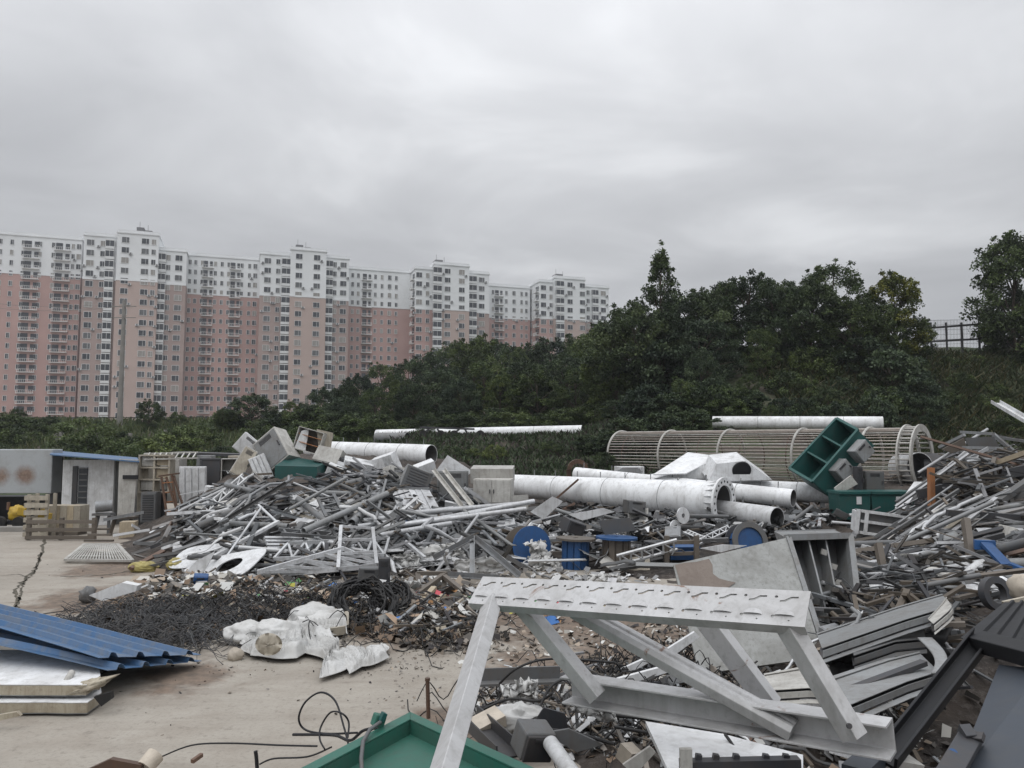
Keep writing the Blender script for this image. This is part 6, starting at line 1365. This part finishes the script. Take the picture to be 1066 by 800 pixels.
for px in (727, 745, 766, 797, 818): MB().box(P(px, 789, 4.06), (.03, .03, .035), rot(0, 10, 0)).build('clip', M['dark'], q)
MB().box(P(714, 790, 4.0), (.06, .03, .1)).build('end_plate', M['offwhite'], q)
plate('slotted_sheet', 'pale slotted offcut lying beside the white metal casing', 'offcut', [(648, 795), (676, 776), (682, 782), (660, 806)], 4.4, M['offwhite'], .02)
one('tan_carton', 'tan carton lying beside the pale slotted offcut', 'carton', MB().box(P(655, 786, 4.6), (.1, .1, .09), rot(20, 10, 40)), M['sack'])
one('tan_carton', 'crushed cream carton at the foot of the truss leg', 'carton', MB().box(P(508, 752, 5.2), (.2, .14, .08), rot(12, -15, 30)), M['sack'])
one('pale_lump', 'pale torn packing below the slate plate', 'packing', MB().blob(P(540, 748, 5.3), (.18, .12, .08), 5, .6, 3), M['cloth'])
cloth('torn white film behind the truss leg', 'plastic_film', [(525, 716), (556, 712), (562, 732), (530, 738)], 5.9, 21, .1)
cloth('grey white film heaped under the bottom chord', 'plastic_film', [(598, 728), (640, 738), (636, 752), (600, 744)], 5.0, 23, .08)
# ------------------------------------------------------------------ loose scrap: single bars, tubes, plates laid over the heap
PROTO = {}
def proto(key, mb, mats): PROTO.setdefault(key, []).append(mb.mesh(key, mats))
for mt in ('galvb', 'grey', 'midgrey', 'galv', 'galvb', 'white', 'rustgalv'):
    mb = MB(); mb.pipe((-.5, 0, 0), (.5, 0, 0), .5, .5, .08, 10); proto('round_tube', mb, M[mt])
    mb = MB(); mb.prism([(x * 1., y * 1.) for x, y in [(-.5, -.5), (.5, -.5), (.5, -.38), (-.38, -.38), (-.38, .5), (-.5, .5)]], (-.5, 0, 0), (.5, 0, 0)); proto('angle_bar', mb, M[mt])
    mb = MB(); mb.bar((-.5, 0, 0), (.5, 0, 0), 1, .25); proto('flat_bar', mb, M[mt])
    mb = MB(); mb.prism([(-.5, -.5), (.5, -.5), (.5, .5), (.38, .5), (.38, -.38), (-.38, -.38), (-.38, .5), (-.5, .5)], (-.5, 0, 0), (.5, 0, 0)); proto('channel_bar', mb, M[mt])
for mt in ('dark', 'dark', 'midgrey', 'dark', 'midgrey', 'dark', 'rusty', 'wood'):
    mb = MB(); mb.bar((-.5, 0, 0), (.5, 0, 0), 1, .6); proto('dark_bar', mb, M[mt])
for k, mt in enumerate(('white', 'offwhite', 'grey', 'midgrey', 'dark')):
    mb = MB(); mb.sheet(lambda u, v: V((u - .5, v - .5, .10 * math.sin(u * 3 + k) + .06 * noise.noise(V((u * 3, v * 3, k))) + (.12 * (u - .75) / .25 if u > .75 and k % 2 else 0))), 8, 6, .012); proto('sheet_piece', mb, M[mt])
for mt in ('galvb', 'galv', 'midgrey', 'white'):
    for sd in range(2):
        rr = random.Random(sd * 7 + len(mt)); mb = MB(); pts = [V((-.5 + i / 10, .10 * math.sin(i * rr.uniform(.25, .55)) + rr.uniform(-.01, .01), .05 * math.sin(i * .5 + sd))) for i in range(11)]; mb.tube(pts, .022, 7); proto('bent_tube', mb, M[mt])
    mb = MB()
    for y in (-.1, .1): mb.bar((-.5, y, 0), (.5, y, 0), .035, .035)
    for k in range(6): mb.bar((-.45 + .18 * k, -.085, .002), (-.45 + .18 * k, .085, .002), .022, .022)
    for k in range(5): mb.bar((-.43 + .18 * k, -.08, -.004), (-.29 + .18 * k, .08, -.004), .016, .016)
    proto('lattice_piece', mb, M[mt])
    mb = MB(); mb.box((0, 0, 0), (1, .62, .36)); mb.box((0, 0, .186), (.86, .50, .012)); mb.box((.3, -.1, .20), (.04, .14, .02)); mb.box((0, -.316, 0), (.9, .012, .28)); proto('panel_box', mb, M[mt])
    mb = MB(); mb.sheet(lambda u, v: V((-.5 + u, (v - .5) * .12, .18 * u * u * math.sin(3 * u + len(mt)) + .03 * math.sin(9 * u))), 20, 1, .01); proto('curled_strip', mb, M[mt])
    mb = MB()
    for k in range(6): mb.bar((-.5, -.25 + .1 * k, 0), (.5, -.25 + .1 * k, 0), .05, .07)
    for x in (-.46, .46): mb.bar((x, -.3, -.03), (x, .3, -.03), .05, .05)
    proto('fin_grille', mb, M[mt])
UNI = ('bent_tube', 'lattice_piece', 'panel_box', 'curled_strip', 'fin_grille')
CATS = {'round_tube': 'tube', 'sheet_piece': 'metal sheet', 'bent_tube': 'tube', 'lattice_piece': 'lattice frame', 'panel_box': 'metal box', 'curled_strip': 'metal strip', 'fin_grille': 'grille'}
for k, mt in enumerate(('white', 'offwhite', 'whitecl', 'beige', 'white')):
    mb = MB(); mb.sheet(lambda u, v: V((u - .5, (v - .5) * .62, .05 * math.sin(u * 2.5 + k) + .03 * noise.noise(V((u * 3, v * 3, k + 9))))), 10, 6, .012, sm=False); mb.bar((-.5, -.31, -.02), (.5, -.31, -.02), .02, .06); mb.bar((-.2, -.29, .012), (-.2, .29, .012), .03, .012); proto('pale_sheet', mb, M[mt])
UNI = UNI + ('pale_sheet',); CATS['pale_sheet'] = 'metal panel'
R5 = random.Random(99)
def inpoly(x, y, pl):
    c = False; j = len(pl) - 1
    for i in range(len(pl)):
        if (pl[i][1] > y) != (pl[j][1] > y) and x < (pl[j][0] - pl[i][0]) * (y - pl[i][1]) / (pl[j][1] - pl[i][1]) + pl[i][0]: c = not c
        j = i
    return c
def scatter(zone, pl, plan, lift, head, group_tail, lo=.5, hi=1.0, pitch=14):
    xs, ys = [p[0] for p in pl], [p[1] for p in pl]
    for key, n, ln, th, desc in plan:
        grp = f'{desc}s {group_tail}'
        for i in range(n):
            while True:
                x, y = R5.uniform(min(xs), max(xs)), R5.uniform(min(ys), max(ys))
                if inpoly(x, y, pl) and not (zone == 'right' and x > 980 and 492 < y < 542 and (key != 'dark_bar' or R5.random() < .5)) and not (zone == 'main' and (385 < x < 470 and 485 < y < 542 or 280 < x < 345 and y < 526)): break
            p = S(x, y); me = R5.choice(PROTO[key]); o = bpy.data.objects.new(key, me); COL.objects.link(o)
            L = R5.uniform(*ln); a = math.radians(R5.gauss(*head)); e = .25
            gx = (surf(p.x + e, p.y) - surf(p.x - e, p.y)) / (2 * e); gy = (surf(p.x, p.y + e) - surf(p.x, p.y - e)) / (2 * e)
            gx, gy = max(-.6, min(.6, gx)), max(-.6, min(.6, gy)); d = V((math.cos(a), math.sin(a), 0)); d.z = gx * d.x + gy * d.y + math.tan(math.radians(R5.gauss(0, pitch)))
            d.normalize(); nz = V((-gx, -gy, 1)); yv = nz.cross(d).normalized(); zv = d.cross(yv)
            Rm = Matrix((d, yv, zv)).transposed(); sp_ = math.radians(R5.uniform(0, 360) if key not in UNI + ('sheet_piece',) else R5.gauss(0, 26))
            t_ = R5.uniform(*th)
            o.rotation_mode = 'QUATERNION'; o.rotation_quaternion = (Rm @ Matrix.Rotation(sp_, 3, 'X')).to_quaternion()
            o.scale = (L, L, L) if key in UNI else (L, t_, t_) if key != 'sheet_piece' else (L, L * R5.uniform(.35, .8), L * .6)
            o.location = p + Z * (R5.random() ** 1.5 * lift + .02 + abs(d.z) * L * .32)
            tag(o, f'{desc} {group_tail}', CATS.get(key, 'bar'), grp)
main = [(200, 530), (240, 500), (275, 510), (345, 512), (400, 508), (430, 535), (470, 545), (540, 548), (545, 590), (470, 600), (390, 598), (280, 604), (200, 590), (215, 560)]
scatter('main', main, [('round_tube', 30, (.8, 2.8), (.045, .10), 'grey round tube'), ('angle_bar', 34, (.7, 2.8), (.035, .08), 'grey angle bar'), ('flat_bar', 20, (.6, 2.2), (.04, .08), 'flat grey strip'), ('channel_bar', 20, (.7, 2.4), (.05, .10), 'pale channel bar'), ('dark_bar', 22, (.6, 2.0), (.04, .08), 'dark bar'), ('sheet_piece', 34, (.3, .95), (1, 1), 'buckled metal sheet'),
  ('bent_tube', 46, (.9, 2.4), (1, 1), 'bent thin tube'), ('lattice_piece', 22, (1.0, 2.4), (1, 1), 'broken lattice piece'), ('panel_box', 20, (.35, .85), (1, 1), 'small sheet metal box'), ('curled_strip', 30, (.6, 1.7), (1, 1), 'curled metal strip'), ('fin_grille', 8, (.6, 1.2), (1, 1), 'slatted metal grille'), ('pale_sheet', 30, (.5, 1.25), (1, 1), 'pale bent panel')], .3, (14, 46), 'among many in the tangled main heap')
cen = [(540, 545), (620, 552), (700, 555), (790, 560), (690, 600), (560, 602), (520, 600)]
scatter('cen', cen, [('pale_sheet', 8, (.35, .8), (1, 1), 'pale bent panel'), ('bent_tube', 12, (.5, 1.4), (1, 1), 'bent thin tube'), ('panel_box', 9, (.25, .6), (1, 1), 'small sheet metal box'), ('curled_strip', 8, (.4, 1.), (1, 1), 'curled metal strip'), ('lattice_piece', 5, (.6, 1.4), (1, 1), 'broken lattice piece'), ('round_tube', 3, (.5, 1.3), (.04, .08), 'grey round tube'), ('angle_bar', 12, (.6, 1.8), (.05, .1), 'grey angle bar'), ('dark_bar', 12, (.5, 1.5), (.05, .1), 'dark bar'), ('sheet_piece', 10, (.25, .6), (1, 1), 'buckled metal sheet')], .3, (5, 45), 'lying about the cable drums')
under = [(560, 540), (700, 545), (880, 540), (870, 500), (800, 545), (640, 540)]
scatter('under', [(560, 530), (690, 545), (830, 545), (880, 530), (880, 560), (700, 560), (560, 548)], [('round_tube', 10, (.6, 2.), (.06, .12), 'grey round tube'), ('dark_bar', 10, (.5, 1.6), (.05, .12), 'dark bar'), ('sheet_piece', 9, (.3, .7), (1, 1), 'buckled metal sheet')], .3, (0, 35), 'in the gap under the white monopoles')
right = [(885, 565), (960, 520), (1000, 470), (1066, 455), (1066, 615), (1000, 640), (900, 640), (880, 600)]
scatter('right', right, [('pale_sheet', 10, (.35, .9), (1, 1), 'pale weathered panel'), ('round_tube', 22, (.9, 2.8), (.045, .09), 'weathered round tube'), ('angle_bar', 22, (.8, 2.6), (.03, .07), 'weathered angle bar'), ('flat_bar', 14, (.6, 2.), (.04, .08), 'flat weathered strip'), ('dark_bar', 44, (.9, 3.0), (.05, .11), 'dark weathered bar'), ('channel_bar', 12, (.8, 2.4), (.05, .09), 'weathered channel bar'), ('sheet_piece', 24, (.3, .8), (1, 1), 'buckled weathered sheet'), ('bent_tube', 16, (.8, 1.8), (1, 1), 'bent weathered tube'), ('panel_box', 10, (.3, .6), (1, 1), 'small weathered box'), ('lattice_piece', 7, (.8, 1.6), (1, 1), 'weathered lattice piece'), ('curled_strip', 12, (.5, 1.3), (1, 1), 'curled weathered strip')], .2, (7, 13), 'among many in the near heap of pipes', pitch=7)
near_ = [(860, 640), (1000, 620), (990, 700), (900, 760), (780, 720), (700, 690), (720, 640)]
scatter('near', near_, [('panel_box', 5, (.2, .45), (1, 1), 'small metal box'), ('bent_tube', 8, (.4, 1.), (1, 1), 'thin bent rod'), ('angle_bar', 10, (.3, 1.0), (.03, .06), 'short angle bar'), ('flat_bar', 8, (.3, .9), (.04, .07), 'short flat strip'), ('sheet_piece', 8, (.2, .45), (1, 1), 'small buckled sheet')], .1, (10, 50), 'lying below the open cabinet')
fore = [(480, 700), (600, 695), (760, 720), (900, 785), (900, 800), (540, 800), (470, 790)]
scatter('fore', fore, [('panel_box', 9, (.12, .3), (1, 1), 'small metal box'), ('bent_tube', 14, (.3, .8), (1, 1), 'thin bent rod'), ('curled_strip', 10, (.2, .5), (1, 1), 'curled strip'), ('angle_bar', 10, (.2, .8), (.02, .045), 'thin angle bar'), ('dark_bar', 16, (.15, .6), (.02, .05), 'small dark bar'), ('flat_bar', 10, (.15, .5), (.03, .05), 'short flat strip'), ('sheet_piece', 12, (.12, .34), (1, 1), 'small buckled sheet')], .12, (10, 60), 'in the debris under the truss')
left = [(60, 560), (150, 545), (200, 560), (185, 600), (120, 612), (160, 580)]
scatter('left', [(130, 560), (200, 545), (215, 590), (150, 600)], [('angle_bar', 9, (.5, 1.5), (.05, .09), 'grey angle bar'), ('flat_bar', 8, (.4, 1.2), (.06, .1), 'flat grey strip'), ('dark_bar', 10, (.4, 1.4), (.06, .12), 'dark bar')], .2, (10, 50), 'at the near edge of the heap by the crates')
# crest boxes and plates tucked in the main heap
for i, (px, py, Y, sz, R_, mt, lab) in enumerate([(268, 500, 23.4, (.5, .35, .45), (20, 30, 15), 'offwhite', 'small pale cabinet buried under the teal box'), (226, 512, 24, (.7, .4, .3), (0, 8, 10), 'white', 'low white casing at the end of the heap beside the ribbed door'), (300, 522, 20.8, (.3, .25, .22), (15, 20, 5), 'dark', 'small black box in the middle of the heap'), (352, 512, 22, (.34, .3, .3), (10, 30, 20), 'yellow', 'dull yellow box showing among the tubes'), (270, 572, 16.6, (.3, .28, .26), (0, 12, 30), 'black', 'small black box above the oval holed plate'), (209, 604, 14.6, (.26, .2, .2), (10, 5, 20), 'blue', 'little blue box under the holed plate'), (400, 598, 14.6, (.22, .2, .62), (0, 0, 10), 'dark', 'dark grey canister at the foot of the heap'), (384, 600, 14.7, (.4, .3, .34), (0, 4, 12), 'midgrey', 'grey lidded tub at the foot of the heap'), (596, 548, 18.8, (.5, .4, .3), (12, 18, 30), 'dark', 'dark housing above the wooden topped drum'), (660, 528, 20.4, (.5, .4, .34), (0, 6, 12), 'midgrey', 'grey unit under the middle of the big monopole'), (900, 572, 14.4, (.24, .2, .16), (0, 12, 15), 'white', 'small white box among the tube ends'), (1050, 556, 13, (.3, .26, .2), (10, 20, 40), 'offwhite', 'pale crushed box above the blue strap'), (893, 500, 21, (.16, .2, .75), (0, 0, 12), 'dark', 'dark upright post box behind the green bins'), (908, 502, 21.2, (.5, .4, .6), (0, 0, -5), 'midgrey', 'grey narrow box behind the green bins')]):
    cabinet('small_box', lab, 'box', at(px, py, Y), sz, rot(*R_), M[mt])
# papers, litter: countless scraps
def litter(name, label, regions, n, size, tints, seed, lift=.1, per=1):
    r = np.random.default_rng(seed); rr = random.Random(seed); vs, cs = [], []
    for i in range(n):
        f = rr.choice(regions); p = f(rr); a = rr.uniform(0, 2 * PI); s_ = size * rr.uniform(.4, 1.5); t1 = rr.gauss(0, .45); t2 = rr.gauss(0, .45)
        R_ = Matrix.Rotation(a, 3, 'Z') @ Matrix.Rotation(t1, 3, 'X') @ Matrix.Rotation(t2, 3, 'Y'); b = p + Z * (rr.random() ** 2 * lift + .012); as_ = rr.uniform(.3, 1)
        q4 = [b + R_ @ V((x * s_, y * s_ * as_, 0)) + V((0, 0, rr.uniform(-.15, .25) * s_)) for x, y in ((-.5, -.5), (.5, -.5), (.5, .5), (-.5, .5))]
        k = tints[r.integers(len(tints))] * r.uniform(.7, 1.2); vs += [np.array(v) for v in q4]; cs += [np.append(np.minimum(k, .85), 1)] * 4
    me = quads_mesh(name, np.array(vs), np.array(cs), M['bits']); o = bpy.data.objects.new(name, me); COL.objects.link(o); return tag(o, label, 'litter', None, 'stuff')
T_LIT = G((.62, .62, .6), (.5, .48, .44), (.34, .28, .22), (.22, .20, .18), (.10, .09, .08), (.06, .055, .05), (.28, .20, .14), (.4, .4, .4))
T_COL = G((.55, .10, .12), (.05, .16, .42), (.45, .42, .07), (.12, .30, .12), (.6, .6, .58), (.4, .22, .10))
T_DK = G((.05, .045, .04), (.09, .08, .07), (.16, .13, .10), (.035, .03, .03), (.24, .21, .18))
litter('litter', 'paper, plastic and rags littered along the foot of the main heap', [ell(300, 618, 150, 16), ell(440, 630, 70, 30), ell(200, 612, 60, 10)], 1500, .17, T_LIT, 1, .16)
litter('litter', 'brown trodden rubbish mixed into the wire tangle', [ell(190, 640, 90, 24), ell(300, 635, 100, 20), ell(430, 650, 70, 22)], 1500, .12, G((.16, .11, .075), (.10, .075, .055), (.22, .16, .11), (.07, .06, .05), (.3, .26, .2)), 21, .10)
litter('litter', 'coloured wrappers scattered along the foot of the main heap', [ell(300, 620, 130, 14), ell(450, 640, 60, 24), ell(580, 640, 50, 10)], 170, .15, T_COL, 2, .16)
litter('litter', 'white plastic scraps blown in front of the cable drums', [ell(480, 590, 70, 18), ell(600, 605, 90, 8), ell(420, 580, 60, 12)], 420, .13, G((.6, .6, .6), (.45, .45, .46), (.3, .3, .3), (.2, .2, .2)), 3, .15)
litter('litter', 'dark flakes and splinters over the tangle', [ell(200, 650, 110, 25), ell(350, 650, 110, 22), ell(470, 665, 60, 18)], 1500, .09, T_DK, 4, .06)
litter('litter', 'small broken bits under the truss', [ell(640, 745, 160, 50), ell(540, 740, 60, 30), ell(900, 765, 60, 30)], 2000, .075, T_LIT, 5, .08)
litter('litter', 'splinters and crumbs on the bare brown ground', [ell(620, 660, 110, 22), ell(560, 680, 90, 24), ell(700, 665, 40, 16)], 700, .06, T_DK + T_LIT[:3], 6, .02)
litter('litter', 'broken bits between the pipes of the near heap', [ell(970, 590, 100, 50), ell(930, 660, 60, 40), ell(1010, 500, 60, 30)], 1900, .13, [k * .8 for k in T_LIT] + T_DK, 7, .14)
litter('litter', 'grey bits filling the gaps of the main heap', [ell(330, 555, 150, 48), ell(480, 560, 80, 30), ell(620, 555, 90, 20), ell(780, 545, 90, 20)], 3400, .20, G((.16, .165, .17), (.09, .095, .10), (.045, .045, .045), (.025, .025, .025), (.32, .32, .32), (.12, .11, .10)), 8, .3)  # tints lowered, shade of the heap gaps put into the bits
litter('litter', 'crumbs and stains of rubble over the open concrete', [ell(230, 710, 220, 60), ell(130, 600, 90, 40), ell(430, 710, 80, 30), ell(330, 695, 130, 14), ell(420, 690, 60, 12)], 520, .028, T_DK + T_LIT[2:4], 9, .004)
# more shards as short bars, far too many to count
def shards(name, label, regions, n, ln, th, tints, seed, lift):
    rr = random.Random(seed); r = np.random.default_rng(seed); vs, cs = [], []
    for i in range(n):
        p = rr.choice(regions)(rr); a = rr.uniform(0, 2 * PI); L = rr.uniform(*ln); t_ = rr.uniform(*th); d = V((math.cos(a), math.sin(a), rr.gauss(0, .3))).normalized(); s_, u, _ = basis(d); b = p + Z * (rr.random() * lift + .02)
        k = tints[r.integers(len(tints))] * r.uniform(.7, 1.2); c8 = [b + d * (x * L / 2) + s_ * (y * t_) + u * (z_ * t_ * .6) for x, y, z_ in ((-1, -1, -1), (1, -1, -1), (1, 1, -1), (-1, 1, -1), (-1, -1, 1), (1, -1, 1), (1, 1, 1), (-1, 1, 1))]
        for f in ((3, 2, 1, 0), (4, 5, 6, 7), (0, 1, 5, 4), (1, 2, 6, 5), (2, 3, 7, 6), (3, 0, 4, 7)):
            vs += [np.array(c8[j]) for j in f]; cs += [np.append(k, 1)] * 4
    me = quads_mesh(name, np.array(vs), np.array(cs), M['bits']); o = bpy.data.objects.new(name, me); COL.objects.link(o); return tag(o, label, 'debris', None, 'stuff')
T_ST = G((.20, .21, .22), (.11, .115, .12), (.05, .05, .055), (.03, .03, .03), (.36, .36, .37), (.14, .115, .09))  # steel tints lowered, gap shade put into the colour
for i, (pts, Y, lab) in enumerate([([(432, 574), (470, 566), (486, 580), (444, 590)], 16.6, 'crumpled white film below the splayed pipe bundle'), ([(470, 586), (520, 580), (536, 598), (480, 604)], 15.9, 'crumpled white film inside the pale angle frame'), ([(404, 580), (432, 576), (440, 590), (412, 594)], 16.4, 'torn white film at the foot of the radiator heap'), ([(596, 600), (640, 599), (652, 606), (600, 608)], 15.2, 'dirty white film along the back of the truss chord'), ([(420, 610), (436, 606), (440, 618), (424, 622)], 14.2, 'white rag beside the brown table frame')]):
    cloth(lab, 'plastic_film', pts, Y, 30 + i, .13, 'cloth', 20, 'plastic film')
shards('scrap_debris', 'short ends of steel filling the main heap', [ell(330, 550, 150, 50), ell(470, 560, 80, 32), ell(380, 520, 60, 20)], 800, (.25, 1.3), (.02, .05), T_ST, 1, .45)
shards('scrap_debris', 'short ends of steel around the drums and monopoles', [ell(620, 560, 90, 30), ell(770, 545, 90, 20)], 450, (.2, .9), (.02, .04), T_ST, 2, .25)
shards('scrap_debris', 'short ends of steel and timber filling the near heap', [ell(980, 560, 90, 80), ell(930, 640, 60, 50), ell(1020, 490, 45, 30)], 700, (.2, 1.2), (.012, .04), [k * .7 for k in T_ST + T_DK], 3, .3)
shards('scrap_debris', 'sticks and metal ends along the foot of the main heap', [ell(320, 615, 150, 16), ell(450, 640, 60, 25)], 420, (.15, .7), (.008, .025), T_ST + T_DK, 4, .14)
shards('scrap_debris', 'broken ends scattered under the truss', [ell(650, 745, 150, 45)], 420, (.08, .45), (.005, .016), T_ST + T_DK, 5, .14)

def area(x0, x1, y0, y1):
    def f(rr):
        x, y = rr.uniform(x0, x1), rr.uniform(y0, y1); return V((x, y, surf(x, y)))
    return f
litter('litter', 'broken bits lying on the bare earth beside the bent shelves', [area(.8, 8, 3.4, 10), area(2, 6, 3.2, 7)], 1600, .09, [k * .8 for k in T_LIT] + T_DK, 31, .06)
shards('scrap_debris', 'broken ends and sticks on the bare earth beside the bent shelves', [area(.8, 8, 3.4, 10)], 420, (.12, .7), (.006, .022), [k * .8 for k in T_ST + T_DK], 32, .1)
